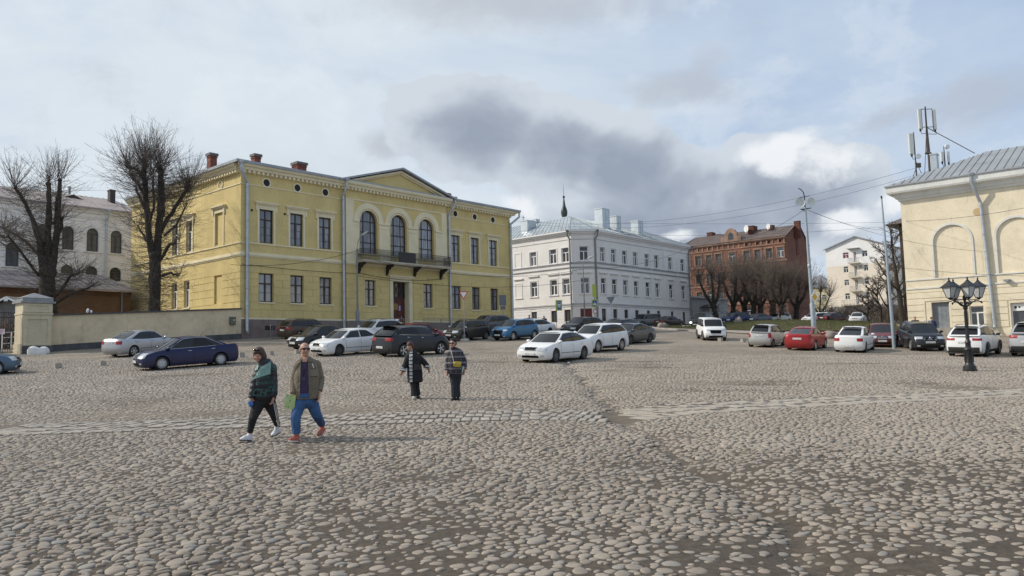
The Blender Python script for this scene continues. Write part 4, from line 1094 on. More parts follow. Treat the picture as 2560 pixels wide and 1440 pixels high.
for (u0,u1,zb__) in ((5.65,8.3,20.45),(5.65,8.25,16.85),(5.7,8.25,13.4),(6.2,10.5,10.0)):
    mb = MB(); S = FM(mb,'side',pz); S.slab(u0,u1,zb__-.2,zb__,.003,1.3); bl = build('balcony', mb, mat('balcony_slab',(.55,.5,.4)), pale)
    mb = MB(); S = FM(mb,'side',pz)
    for u in np.linspace(u0,u1,12): mb.bar(S.p(u,zb__,1.25),S.p(u,zb__+1.15,1.25),.05)
    for zz_ in (.1,1.15): mb.bar(S.p(u0,zb__+zz_,1.25),S.p(u1,zb__+zz_,1.25),.06)
    for u in (u0,u1): mb.bar(S.p(u,zb__+1.15,1.25),S.p(u,zb__+1.15,0),.05)
    build('railing', mb, GREYM, bl)
mb = MB(); S = FM(mb,'side',pz); S.slab(5.6,8.5,24.0,24.12,.003,1.2); build('canopy_slab', mb, GREYM, pale)
mb = MB(); S = FM(mb,'side',pz); S.slab(5.35,6.0,19.2,19.75,.05,.45); build('air_conditioner', mb, GREYM, pale)
yb = at(2078,700,215); ybz = gz(yb.x,yb.y)-.5
yh = empty('pale_yellow_house', (yb.x,yb.y,ybz), GA, label='pale yellow house with a grey roof half hidden beside the apartment block', cat='building')
mb = MB(); mb.box(0,0,-2,8,9,12.6); build('wall', mb, mat('lemon_wall',(.62,.57,.36),.9,.08,.3,stain=.2), yh)
mb = MB(); mb.add([(-.4,-.4,12.6),(8.4,-.4,12.6),(8.4,9.4,12.6),(-.4,9.4,12.6),(4,4.5,16.6)],[(0,1,4),(1,2,4),(2,3,4),(3,0,4)]); build('roof', mb, ROOFM, yh)
S = FM(None,'side',ybz)
for z in (5.5,9.0):
    for u in (2.2,6.0): put_window(yh, S, u, ybz+z, 1.1, 1.6, 'white', WHFRAME, G_DARK, -.12)

# ------------------------------------------------------------------ cream house on the right
CRM = mat('cream_plaster', (.735,.645,.475), .88, .11, .6, .12, 80, stain=.42); CRW = mat('offwhite_cornice', (.66,.655,.61), .85, .1, .7, .15, 60, stain=.35)
rc_ = at(2264,700,66); cz = gz(rc_.x,rc_.y)-.8
cre = empty('cream_house', (rc_.x,rc_.y,cz), GA-PI/2, label='cream plastered house with blind arches, heavy white cornice and a grey seamed metal roof', cat='building')
CL = 24.0; CD = 16
mb = MB(); F = FM(mb,'front',cz)
chole = [(1.83,1.2,3.13,3.33),(4.58,1.27,5.59,2.86),(7.42,.95,9.3,2.95),(12.0,1.1,13.2,2.9)]
F.wall(0,CL,4.55,12.3,[(2.30,5.35,5.05,9.62,1),(6.83,5.35,9.6,9.62,1),(11.36,5.35,14.1,9.62,1)],.10)
for a,b_ in ((2.30,5.05),(6.83,9.6),(11.36,14.1)): F.slab(a,b_,5.35,9.62,-.13,-.10)
F.wall(0,CL,cz-2,4.55,chole,.42,-.002)
# banded courses
zc_ = [1.1,1.62,2.14,2.66,3.18,3.70,4.2]
for i in range(len(zc_)-1):
    z0, z1 = zc_[i]+.025, zc_[i+1]-.025
    iv = [(0,CL)]
    for h0,h1,hz0,hz1 in [(1.3,3.3,.5,3.62),(4.45,5.72,.5,3.05),(7.25,9.45,.5,3.2),(11.9,13.3,.5,3.05)]:
        if hz0 < (z0+z1)/2 < hz1:
            n_ = []
            for a,b_ in iv:
                if h0 > a and h0 < b_: n_.append((a,h0))
                if h1 < b_ and h1 > a: n_.append((h1,b_))
                if h1 <= a or h0 >= b_: n_.append((a,b_))
            iv = n_
    for a,b_ in iv: F.slab(a,b_,z0,z1,.0,.045)
F.slab(0,CL,4.22,4.5,.0,.04); F.slab(1.3,1.36,.6,3.62,.0,.05); F.slab(1.36,3.3,3.45,3.62,.0,.05); F.slab(3.2,3.3,.6,3.45,.0,.05)
mb.box(-.0,0,-2,.01,CD,12.3-cz); mb.box(0,CD-.01,-2,CL,CD,12.3-cz)
build('wall', mb, CRM, cre)
mb = MB(); F = FM(mb,'front',cz)
F.slab(0,CL,4.5,4.6,.003,.10); F.slab(0,CL,5.24,5.34,.003,.07)
for c in (3.675,8.215,12.73):
    inn = [(c-1.375,5.34)]+arcpts(c,8.25,1.375)+[(c+1.375,5.34)]; out = [(c-1.55,5.34)]+arcpts(c,8.25,1.55)+[(c+1.55,5.34)]
    F.ring(inn, out, .003, .07)
prof = [(.003,12.1),(.12,12.12),(.16,12.28),(.32,12.34),(.42,12.62),(.80,12.72),(.86,12.86),(.86,13.36),(.003,13.36)]
cornice(F, 0, CL, prof, True, False); S = FM(mb,'side',cz); cornice(S, 0, CD, prof, True, False)
build('cornice', mb, CRW, cre)
mb = MB(); z0 = 13.38-cz; e = .92; rh = 3.3
V = [(-e,-e,z0),(CL,-e,z0),(CL,7,z0+rh),(5.6,7,z0+rh),(-e,CD,z0),(CL,CD,z0)]
mb.add(V, [(0,1,2,3),(0,3,4),(3,2,5,4)])
mb.box(-e-.04,-e-.05,z0-.06,CL,-e+.05,z0+.05); mb.box(-e-.04,-e,z0-.06,-e+.06,CD,z0+.05)
for i in range(42):
    x = -e+.62*i
    if x > CL: break
    if x < 5.6: t_ = (x+e)/(5.6+e); mb.bar((x,-e,z0+.03),(x,-e+(7+e)*t_,z0+rh*t_+.03),.028,.05)
    else: mb.bar((x,-e,z0+.03),(x,7,z0+rh+.03),.028,.05)
for i in range(1,26):
    t_ = i/26; mb.bar((-e,-e+(CD+e)*t_,z0+.03),( -e+(5.6+e)*min(1,t_*(CD+e)/(7+e)) if t_*(CD+e) < 7+e else -e+(5.6+e)*(1-t_)/(1-(7+e)/(CD+e)), -e+(CD+e)*t_, z0+.03+rh*(min(1,t_*(CD+e)/(7+e)) if t_*(CD+e) < 7+e else (1-t_)/(1-(7+e)/(CD+e)))),.035,.07)
crf = build('roof', mb, mat('grey_seam_roof',(.29,.305,.315),.62,.14,.5,.1,10,metal=.12), cre)
# dormer louvre
mb = MB(); dx = 10.9; dy = 2.2; dz = z0+rh*(dy+e)/(7+e)-.25
mb.M = Matrix.Translation((dx,dy,dz))
pr = [(-1.05*math.cos(a),.75*math.sin(a)+.25) for a in np.linspace(0,PI,14)]; pr = [(-1.05,-.3)]+pr+[(1.05,-.3)]
pin = [(x*.84,z*.86 if z > 0 else z) for x,z in pr]
V = [(x,y,z) for y in (0,2.6) for L in (pin,pr) for x,z in L]; n = len(pr)
mb.add(V,[(i,i+1,n+i+1,n+i) for i in range(n-1)]+[(n+i,n+i+1,3*n+i+1,3*n+i) for i in range(n-1)]+[(i,i+1,2*n+i+1,2*n+i) for i in range(n-1)])
dm = build('dormer', mb, mat('dark_dormer_rim',(.07,.062,.058),.6,.2), crf)
mb = MB(); mb.M = Matrix.Translation((dx,dy+.08,dz))
for z in np.arange(-.1,.85,.09):
    w = .86*math.sqrt(max(.02,1-(max(0,z-.2)/.68)**2)); mb.add([(-w,0,z),(w,0,z),(w,.07,z+.08),(-w,.07,z+.08)],[(0,1,2,3)])
mb.box(-.86,.1,-.2,.86,.12,.8); build('louvre', mb, mat('louvre_wood',(.10,.085,.07),.8,.2), dm)
F = FM(None,'front',cz)
mb = MB(); F = FM(mb,'front',cz); F.slab(1.83,3.13,1.2,3.33,-.40,-.32)
for u in (2.12,2.50,2.83): F.slab(u-.01,u+.01,1.2,3.33,-.32,-.31)
build('door', mb, mat('grey_blue_door',(.19,.21,.23),.6,.2,2.5,stain=.5), cre)
F = FM(None,'front',cz)
for a,z0_,b_,z1_ in (chole[1],chole[3]): put_window(cre, F, (a+b_)/2, z0_, b_-a, z1_-z0_, 'white', WHFRAME, G_DARK, .3, sill_mesh(b_-a, CRW, .1, .3))
put_window(cre, F, 8.36, .95, 1.88, 2.0, 'white3', WHFRAME, G_DARK, .3, sill_mesh(1.88, CRW, .1, .3))
mb = MB(); F = FM(mb,'front',cz); F.slab(7.5,9.2,2.32,2.87,-.3,-.27); build('shop_panel', mb, WHFRAME, cre)
for u,r in ((7.72,.10),(7.98,.07)):
    mb = MB(); F = FM(mb,'front',cz); F.poly([(u+r*math.cos(a),2.6+r*math.sin(a)) for a in np.linspace(0,2*PI,14)[:-1]],-.269,-.262); build('vent_hole', mb, mat('vent_dark',(.02,.018,.017)), cre)
mb = MB(); F = FM(mb,'front',cz); F.poly([(5.66+.3*math.cos(a),10.42+.3*math.sin(a)) for a in np.linspace(0,2*PI,24)[:-1]],.003,.02); build('roundel', mb, mat('tan_roundel',(.52,.38,.20),.9,.1), cre)
F = FM(None,'front',cz)
drainpipe(F, cre, 5.95, .75, 11.2, .13, .22, top=(5.55,13.3,.95), mt=PIPE, lean=.35)
mb = MB(); F = FM(mb,'front',cz); F.slab(7.1,7.6,4.75,4.8,.02,.4); F.slab(7.2,7.5,4.62,4.75,.25,.42); build('floodlight', mb, GREYM, cre)
mb = MB(); F = FM(mb,'front',cz); F.slab(1.4,3.6,.9,1.19,.003,.9); F.slab(1.2,3.8,.6,.89,.003,1.3); F.slab(1.0,4.0,cz-1,.6,.003,1.7); build('door_steps', mb, mat('worn_stone',(.30,.27,.23),.9,.2,2), cre)
bpy.context.view_layer.update()
# vent shaft on the roof
boxchim(2327,2343,386,70,.8,2.6,mat('vent_shaft_metal',(.42,.47,.50),.45,.1,2,metal=.4),crf,cre,False)
# aerial masts standing on the roof
def mast(name, label, px, pyb, pyt, Y, panels, extra=None, rad=.07):
    a, b_ = at(px, pyb, Y), at(px, pyt, Y); h = b_.z-a.z
    e_ = empty(name, a, label=label, cat='antenna mast', group='antenna masts on the cream house roof')
    mb = MB(); mb.tube([(0,0,-.6),(0,0,h)],[rad,rad*.6],8); 
    if extra: extra(mb, h)
    build('pole', mb, mat('mast_steel',(.10,.075,.065),.6,.3,3,metal=.3), e_, smooth=50)
    for (dx,z0_,z1_,w) in panels:
        mb = MB(); mb.box(dx-w/2,-.07,z0_,dx+w/2,.07,z1_); mb.box(dx-w/2+.04,-.11,z0_+.05,dx+w/2-.04,-.07,z1_-.05); build('antenna_panel', mb, mat('panel_offwhite',(.62,.63,.58),.5,.06,2), e_)
        mb = MB(); mb.box(dx-.07,-.05,z0_-.22,dx+.07,.05,z0_); mb.tube([(dx,0,z0_-.2),(dx+.1,.0,z0_-.45),(0,0,z0_-.4)],.025,6); build('cable', mb, IRON, e_)
    return e_
Ym = 71; k = Ym/FPX
def ex(mb, h):
    for z in (h-.25, h-1.95): mb.bar((-.5,0,z),(.62,0,z),.05)
    mb.bar((-.38,0,h-2.2),(-.38,0,h-.2),.04); mb.bar((.62,0,h-2.3),(.62,0,h-.2),.04)
    mb.tube([(.05,0,h-2.0),(4.9,1.0,h-4.3)],.035,6); mb.bar((0,0,h-2.0),(-.6,-.2,.0),.04); mb.bar((0,0,h-2.0),(.5,.5,.1),.04)
    mb.lathe([(.17,h-4.3),(.09,h-2.1)],8); mb.lathe([(.38,h-4.45),(.07,h-4.2)],4)
mast('antenna_mast','tall steel mast with two white panel antennas and a slanting stay',2325,440,266,Ym,[(-.58,(440-318)*k,(440-266)*k,.30),(.78,(440-320)*k,(440-268)*k,.28)],ex,.11)
def ex2(mb, h): mb.bar((.0,0,.5),(-.45,-.2,-.4),.04); mb.bar((0,0,1.2),(.4,-.1,.0),.04); mb.box(.1,-.1,.55,.42,.1,.95)
m2 = mast('antenna_mast','short mast with one tall white panel and a small dish at the roof hip',2291,434,330,69,[(-.30,(434-384)*69/FPX,(434-330)*69/FPX,.40)],ex2)
mb = MB(); mb.lathe([(.02,-.02),(.24,-.05),(.25,.02),(.02,.04)],14,(.22,-.12,1.55),'y'); build('dish', mb, mat('dish_white',(.7,.7,.69)), m2, smooth=40)
m3 = mast('antenna_mast','small mast behind the ridge with two low panels and a round radio dish',2362,404,366,76,[(-.25,0,1.0,.25),(.38,-.1,1.0,.22)])
mb = MB(); mb.lathe([(.02,-.1),(.22,-.08),(.24,.08),(.02,.12)],14,(.35,0,1.5),'y'); build('dish', mb, mat('dish_white',(.7,.7,.69)), m3, smooth=40)

# dark brown house edge behind the trees
dk = at(2252,640,92); dkz = gz(dk.x,dk.y)-.5
dkh = empty('dark_brown_house', (dk.x,dk.y,dkz), GA-PI/2, label='dark brown house whose eave shows just left of the cream house', cat='building')
mb = MB(); mb.box(0,0,-2,14,10,12.6); build('wall', mb, mat('dark_brown_wall',(.075,.05,.035),.9,.25,.6), dkh)
mb = MB(); mb.add([(-1.3,-1.2,12.4),(14,-1.2,12.4),(14,11,12.4),(-1.3,11,12.4),(4,5,15.4),(12,5,15.4)],[(0,1,5,4),(1,2,5),(2,3,4,5),(3,0,4),(0,3,2,1)]); build('roof', mb, RUST, dkh)
for z in (4.0,8.0):
    mb = MB(); mb.box(-.05,2,z,0,3.2,z+1.8); build('window', mb, G_DARK, dkh)

# ------------------------------------------------------------------ left: white hall and brown annexe
LW = mat('white_hall_plaster', (.80,.765,.72), .88, .08, .5, .1, 70, stain=.2)
lc = at(332,600,80); lz = gz(lc.x,lc.y)
hall = empty('white_hall', (lc.x,lc.y,lz), GA, label='long white hall with round-headed windows behind the two big pollarded trees', cat='building')
mb = MB(); F = FM(mb,'front',lz)
aw = [(-11.44,9.2,-10.33,11.45),(-8.9,11.15,-7.8,13.48),(-6.71,11.15,-5.62,13.5),(-4.47,11.15,-3.35,13.5),(-2.2,11.15,-1.09,13.5)]
hw_ = [(-6.75,8.86,-5.62),(-4.5,8.88,-3.38),(-2.22,8.9,-1.1)]
F.wall(-26,1.0,lz-2,15.2,[(a,b_,c,d,1) for a,b_,c,d in aw]+[(a,b_-.6,c,b_+.82,1) for a,b_,c in hw_]+[(-20,11.15,-18.9,13.5,1),(-16,11.15,-14.9,13.5,1)],.22)
build('wall', mb, LW, hall)
mb = MB(); F = FM(mb,'front',lz)
for a,b_,c,d in aw: 
    m_ = (a+c)/2; r_i = (c-a)/2; F.ring([(a,b_)]+arcpts(m_,d-r_i,r_i)+[(c,b_)],[(a-.12,b_)]+arcpts(m_,d-r_i,r_i+.12)+[(c+.12,b_)],.003,.04); F.slab(a-.3,c+.3,b_-.12,b_,.003,.12)
F.slab(-26,1,14.55,14.62,.003,.08); F.slab(-26,1,15.0,15.25,.003,.18); F.slab(-26,1,15.25,15.45,.003,.4)
build('stucco_trim', mb, mat('hall_trim',(.70,.69,.67),.85,.06), hall)
F = FM(None,'front',lz)
for a,b_,c,d in aw+[(-20,11.15,-18.9,13.5),(-16,11.15,-14.9,13.5)]: put_window(hall, F, (a+c)/2, b_, c-a, d-b_, 'arch2', DKFR, glass('glass_hall', (.05,.06,.075), .08, .05, .3), .14)
for a,b_,c in hw_: put_window(hall, F, (a+c)/2, b_-.6, c-a, 1.42, 'arch1', DKFR, G_DARK, .14)
mb = MB(); z0 = 15.47-lz
mb.add([(-26,-.55,z0),(1.5,-.55,z0),(1.5,9,z0+3.0),(-26,9,z0+3.0)],[(0,1,2,3)]); mb.box(-26,-.6,z0-.1,1.5,-.5,z0+.05)
for i in range(46): mb.bar((-26+.6*i,-.5,z0+.03),(-26+.6*i,9,z0+3.03),.03,.06)
PINKR = mat('dusty_pink_roof', (.33,.285,.275), .6, .14, .5, .1, 10, metal=.15)
hrf = build('roof', mb, PINKR, hall)
bpy.context.view_layer.update()
boxchim(272,286,476,84,.7,2.2,mat('dark_chimney',(.05,.045,.042),.8,.2),hrf,hall,False); boxchim(171,176,467,84,.3,1.8,GREYM,hrf,hall,False)
mb = MB(); L = hall.matrix_world.inverted() @ at(168,505,82)
mb.box(-.75,-1.5,-.8,.75,1.0,.15); mb.add([(-.95,-1.7,.16),(.95,-1.7,.16),(.95,1,.16),(-.95,1,.16),(0,-1.7,.55),(0,1,.55)],[(0,1,4),(1,2,5,4),(3,0,4,5)]); d_ = build('dormer', mb, mat('dark_wood',(.035,.026,.022),.8,.3), hrf); d_.location = L
drainpipe(F, hall, -2.68, 8.0, 14.5, .1, .2, top=(-2.6,15.3,.5))
cc = at(330,740,72); nz = gz(cc.x,cc.y)-.3
anx = empty('brown_annexe', (cc.x,cc.y,nz), GA, label='low ochre brown annexe with a grey seamed roof behind the boundary wall', cat='building')
BRW = mat('ochre_brown_wall', (.165,.095,.05), .92, .22, .6, .2, 50, stain=.35)
mb = MB(); F = FM(mb,'front',nz); F.wall(-24,-.1,nz-2,6.5,[(-11.4,3.6,-10.6,5.4)],.15); mb.box(-.12,0,-2,-.1,8,6.5-nz); build('wall', mb, BRW, anx)
mb = MB(); F = FM(mb,'front',nz); F.slab(-24,-.1,6.15,6.5,.003,.16); build('cornice', mb, mat('dark_ochre_trim',(.13,.065,.03),.9,.2), anx)
mb = MB(); z0 = 6.62-nz
mb.add([(-24,-.6,z0),(.3,-.6,z0),(.3,7.6,z0+2.15),(-24,7.6,z0+2.15)],[(0,1,2,3)]); mb.box(-24,-.65,z0-.12,.3,-.55,z0+.04)
for i in range(34): mb.bar((-24+.72*i,-.55,z0+.03),(-24+.72*i,7.6,z0+2.18),.035,.07)
for y_ in (2.2,4.9): mb.bar((-24,y_,z0+.03+2.15*(y_+.6)/8.2),(.3,y_,z0+.03+2.15*(y_+.6)/8.2),.03,.04)
build('roof', mb, PINKR, anx)
F = FM(None,'front',nz); put_window(anx, F, -11.0, 3.6, .8, 1.8, 'two', DKFR, G_DARK, .1)
drainpipe(F, anx, -.95, 2.0, 6.5, .08, .14, mt=GP)
mb = MB(); F = FM(mb,'front',nz); F.slab(-7.6,-7.55,3.2,5.3,.003,.05); F.slab(-7.62,-7.25,5.25,5.35,.003,.35); build('wall_lamp', mb, GREYM, anx)
# ================================================================== cars
def lerp(a, b, t): return a+(b-a)*t
def interp(pts, x):
    if x <= pts[0][0]: return pts[0][1]
    for (a,va),(b_,vb) in zip(pts[:-1], pts[1:]):
        if x <= b_:
            t_ = (x-a)/(b_-a) if b_ > a else 0; t_ = t_*t_*(3-2*t_)*.35+t_*.65; return va+(vb-va)*t_
    return pts[-1][1]
TYRE = mat('tyre_rubber', (.018,.017,.016), .85, .2, 8); RIM = mat('alloy_rim', (.50,.51,.52), .32, .1, 6, metal=.75); RIMD = mat('dark_alloy_rim', (.10,.10,.105), .4, .1, 6, metal=.6); RIMS = mat('steel_rim', (.14,.14,.14), .5, .15, 6, metal=.4); HUBC = mat('hubcap_silver', (.46,.47,.48), .4, .1, 6, metal=.3)
CGL = glass('car_glass', (.010,.012,.014), .03, 0, .38); CGLT = glass('car_glass_tinted', (.004,.004,.005), .04, 0, .32)
BLK = mat('black_plastic', (.022,.022,.022), .6, .15, 7); GRL = mat('grille_black', (.006,.006,.006), .8, 0, spec=.15); GAPM = mat('panel_gap', (.008,.008,.008), .8, 0); CHR = mat('chrome_trim', (.6,.61,.62), .18, .05, 5, metal=.95)
LAMP = mat('lamp_glass', (.50,.53,.55), .25, .3, 26, metal=.25); REDL = mat('tail_lamp', (.30,.008,.010), .38, .2, 18); PLATE = mat('number_plate', (.68,.68,.66), .45, .12, 14); PTXT = mat('plate_ink', (.17,.17,.175), .6, .3, 60)
AMB = mat('amber_lens', (.45,.14,.02), .2, .1, 9); UNDER = mat('underbody', (.012,.011,.010), .9, .1, 4)
SEDAN = dict(top=[(0,.60),(.012,.70),(.05,.775),(.15,.865),(.27,.945),(.55,.965),(.84,1.015),(.93,1.04),(.985,1.025),(1,.90)], g=(.235,.405,.665,.875), hb=.985, wr=.70, roofdrop=(.065,.07), hoodw=.86)
LIFT = dict(SEDAN, top=[(0,.60),(.012,.70),(.05,.78),(.15,.87),(.27,.95),(.55,.97),(.84,1.02),(.94,1.04),(.985,1.02),(1,.90)], g=(.235,.40,.69,.93))
HATCH = dict(SEDAN, top=[(0,.60),(.015,.72),(.06,.80),(.15,.88),(.26,.95),(.55,.98),(.9,1.03),(.97,1.03),(1,.92)], g=(.215,.375,.86,.965), hb=1.0)
WAGON = dict(SEDAN, top=[(0,.60),(.012,.70),(.05,.775),(.15,.865),(.26,.945),(.55,.97),(.9,1.03),(.97,1.03),(1,.92)], g=(.225,.385,.90,.975), hb=.99)
SUVT = dict(SEDAN, top=[(0,.78),(.012,.88),(.05,.955),(.14,1.03),(.245,1.085),(.55,1.13),(.9,1.20),(.965,1.19),(1,1.04)], g=(.215,.375,.845,.97), hb=1.1, wr=.69, roofdrop=(.07,.085))
BOXY = dict(SEDAN, top=[(0,.80),(.01,.92),(.04,.99),(.14,1.03),(.25,1.06),(.55,1.08),(.92,1.10),(.985,1.10),(1,1.0)], g=(.235,.335,.93,.985), hb=1.1, wr=.77)
PICK = dict(SEDAN, top=[(0,.86),(.01,.98),(.04,1.06),(.14,1.10),(.24,1.13),(.55,1.14),(.96,1.16),(1,1.1)], g=(.235,.33,.94,.975), hb=1.16, wr=.74)

def car_meshes(T, L, Wd, H, wb, Rw, fo, gc=.17, suv=False, opts={}):
    "all meshes of one kind of car; x forward, y left, z up, origin on the ground"
    hw = Wd/2; X = lambda f: L/2 - f*L
    sc = opts.get('zs', 1.0)
    top = [(f,z*sc) for f,z in T['top']]
    xf, xr = L/2-fo, L/2-fo-wb; Ra = Rw+.055
    noseF = [(gc,.11),(.30*sc,.02),(.42*sc,.0),(.58*sc,.012),(.72*sc,.07),(.9*sc,.16),(1.1*sc,.22)]
    noseR = [(gc,.14),(.34*sc,.02),(.5*sc,.0),(.72*sc,.02),(.95*sc,.055),(1.1*sc,.10)]
    def ztop(f): return interp(top, f)
    def zarch(x):
        z = gc
        for xw in (xf,xr):
            d = abs(x-xw)
            if d < Ra: z = max(z, Rw+math.sqrt(Ra*Ra-d*d)-.0)
        return z
    wp = [(0,.90),(.08,.965),(.22,.995),(.42,1.0),(.60,.995),(.78,.975),(.92,.94),(1.0,.885)]
    fs = {0,.006,.02,.045,.08,.12,.17,.22,.28,.36,.45,.54,.63,.72,.80,.86,.90,.94,.965,.985,.995,1}
    for xw in (xf,xr):
        for t_ in np.linspace(0,PI,11): fs.add(round((L/2-(xw+Ra*math.cos(t_)))/L,4))
        fs.add(round((L/2-(xw+Ra*1.012))/L,4)); fs.add(round((L/2-(xw-Ra*1.012))/L,4))
    fs = sorted(f for f in fs if 0 <= f <= 1)
    NL = [0,.07,.16,.28,.40,.52,.64,.74,.83,.91,.97,1.0]
    TY = [.80,.6,.35,.0,-.35,-.6,-.80]
    def plan(f):
        a = 1.0
        if f < .14: a -= .115*((.14-f)/.14)**2.0
        if f > .88: a -= .095*((f-.88)/.12)**2.0
        return a
    def shift(f, y, z):
        s_ = 0
        if f < .2: k = (1-f/.2)**1.5; s_ -= k*(interp(noseF,z) + .20*(abs(y)/hw)**3.2)
        if f > .84: k = ((f-.84)/.16)**1.5; s_ += k*(interp(noseR,z) + .15*(abs(y)/hw)**3.2)
        return s_
    def P(f, y, z): return (X(f)+shift(f,y,z), y, z)
    bm = bmesh.new(); rings = []
    for f in fs:
        zt = ztop(f); za = zarch(X(f)); pl = plan(f); ring = []
        def yz(r):
            z = gc+(zt-gc)*r; z2 = max(z, min(za, zt-.02)); rr_ = (z2-gc)/(zt-gc)
            return hw*pl*interp(wp, rr_), z2
        lv = [yz(r) for r in NL]
        for y, z in lv: ring.append(P(f,-y,z))
        ys_ = lv[-1][0]
        for k in TY[::-1]:
            y = ys_*k; ring.append(P(f, y, zt+.028*(1-k*k)*(1 if f < .3 else .4)))
        for y, z in lv[::-1]: ring.append(P(f,y,z))
        rings.append([bm.verts.new(p) for p in ring])
    n = len(rings[0])
    def face(*v):
        v = list(dict.fromkeys(v))
        if len(v) >= 3:
            try: bm.faces.new(v)
            except ValueError: pass
    for a, b_ in zip(rings[:-1], rings[1:]):
        for i in range(n-1): face(a[i],a[i+1],b_[i+1],b_[i])
        face(a[n-1],a[0],b_[0],b_[n-1])
    for f, ring in ((0,rings[0]),(1,rings[-1])):      # end caps as curved grids
        nl = len(NL); rows = []
        for j in range(nl):
            y = abs(ring[j].co.y); z = ring[j].co.z; row = [ring[j]]
            for k in (-.8,-.5,-.2,.2,.5,.8): row.append(bm.verts.new(P(f,y*k,z)))
            row.append(ring[n-1-j]); rows.append(row)
        topr = [ring[nl-1]]+[ring[nl+i] for i in range(len(TY))]+[ring[n-nl]]
        for j in range(nl-1):
            for k in range(7): face(rows[j][k],rows[j][k+1],rows[j+1][k+1],rows[j+1][k])
        c = bm.verts.new(sum((v.co for v in topr), Vector())/len(topr))
        for i in range(len(topr)-1): face(topr[i],topr[i+1],c)
    # greenhouse
    fa0,fa1,fc1,fc0 = T['g']; zr0 = H; d0, d1 = T['roofdrop']
    wbase = hw*.905; wroof = hw*T['wr']*1.06
    def zroof(s_): return H - d0*(1-s_)**2.4*(1 if s_ < .5 else .5) - d1*max(0,(s_-.35)/.65)**2
    def side(s_, t_, sg, off=0):
        fb = lerp(fa0,fc0,s_); ft = lerp(fa1,fc1,s_); f = lerp(fb,ft,t_)
        zb = ztop(min(fb,.985))-.03; z = lerp(zb, zroof(s_)-.035, t_)
        y0 = wbase*(1-.10*(1-s_)**4-.10*s_**5); y1 = wroof*(1-.07*(1-s_)**3-.09*s_**4)
        y = lerp(y0,y1,t_**1.15)+.022*math.sin(PI*t_)
        return Vector((X(f), sg*(y+off), z))
    def wind(v, t_, rear=False, off=0):
        "windscreen (or rear window): v -1..1 across"
        s_ = 1.0 if rear else 0.0
        p = side(s_, t_, 1); bow = (.10 if rear else .17)*(1-.45*t_)
        d = (-1 if rear else 1)*(bow*(1-abs(v)**2.2)+off)
        return Vector((p.x+d, p.y*v, p.z + .018*(1-v*v)*t_ + off*.5))
    ns, nt = 14, 5
    def addgrid(fn, nu, nv_):
        vs = [[bm.verts.new(fn(i/nu, j/nv_)) for i in range(nu+1)] for j in range(nv_+1)]
        for j in range(nv_):
            for i in range(nu): face(vs[j][i],vs[j][i+1],vs[j+1][i+1],vs[j+1][i])
    for sg in (1,-1): addgrid(lambda u,v,sg=sg: side(u,v,sg), ns, nt)
    addgrid(lambda u,v: wind(2*u-1,v), 10, nt); addgrid(lambda u,v: wind(2*u-1,v,True), 10, nt)
    def roof(u, v):
        v2 = 2*v-1; p = side(u,1,1); f0 = wind(v2,1); r0 = wind(v2,1,True); x = lerp(f0.x, r0.x, u)
        e_ = 1-v2*v2; return Vector((x, p.y*v2, p.z + .038*(1-v2**4) + .012*e_ + .018*(1-abs(v2)**2)*0))
    addgrid(roof, ns, 10)
    bmesh.ops.remove_doubles(bm, verts=bm.verts, dist=.004)
    bmesh.ops.recalc_face_normals(bm, faces=bm.faces)
    me = bpy.data.meshes.new('body'); bm.to_mesh(me)
    bvh = BVHTree.FromBMesh(bm); bm.free()
    me.polygons.foreach_set('use_smooth', [True]*len(me.polygons)); me.set_sharp_from_angle(angle=R(38))
    out = {'body': me, 'parts': []}
    def part(name, mb, m, smooth=None, key=None): out['parts'].append((name, mb.mesh(name, MATS['black_plastic'], smooth), m, key))
    # ---- glass
    def gpatch(mb, s0, s1, t0, t1, sg, off, cut=None):
        mb.grid(lambda u,v: side(lerp(s0,s1,u), lerp(t0,t1,v), sg, off), 8, 4)
    g = (fa0,fa1,fc1,fc0)
    doors = opts.get('dlo', [(.075,.415),(.445,.80)] + ([(.825,.94)] if suv or T is WAGON else []))
    for sg in (1,-1):
        if not opts.get('body_pillar'):
            mb = MB(); gpatch(mb, .05, .955 if (suv or T is WAGON) else .90, .05, .93, sg, .004); part('window_surround', mb, opts.get('dlo_mat', BLK), 60)
        for i,(s0,s1) in enumerate(doors):
            mb = MB(); gpatch(mb, s0, s1, .10, .885, sg, .009); part('side_window', mb, CGLT if (i and opts.get('tint')) else CGL, 60)
        if opts.get('chrome'):
            mb = MB(); mb.tube([side(s_, .06, sg, .014) for s_ in np.linspace(.05,.93,10)]+[side(s_, .93, sg, .012) for s_ in np.linspace(.90,.10,10)]+[side(.05,.06,sg,.014)], .011, 5); part('window_trim', mb, CHR, 60)
    mb = MB(); mb.grid(lambda u,v: wind(lerp(-.93,.93,u), lerp(.02,.95,v), False, .006), 10, 5); part('windscreen', mb, CGL, 60)
    rt = (.10,.93) if not suv else (.14,.90)
    mb = MB(); mb.grid(lambda u,v: wind(lerp(-.86,.86,u), lerp(*rt,v), True, .007), 10, 5); part('rear_window', mb, CGLT if opts.get('tint') else CGL, 60)
    # ---- patches cast on to the body
    def cast(p, d, off):
        d = Vector(d).normalized(); p = Vector(p)
        h = bvh.ray_cast(p-d*1.6, d, 3.2)
        if h[0] is None: return p
        nrm = h[1] if h[1].dot(d) < 0 else -h[1]
        return h[0]-d*off*.4+nrm*off*.8
    def cpatch(mb, q4, d, off=.007, nu=8, nv_=4):
        q4 = [Vector(q_) for q_ in q4]
        mb.grid(lambda u,v: cast(q4[0].lerp(q4[1],u).lerp(q4[3].lerp(q4[2],u),v), d, off), nu, nv_)
    xF, xB = L/2, -L/2
    zh = ztop(.035); 
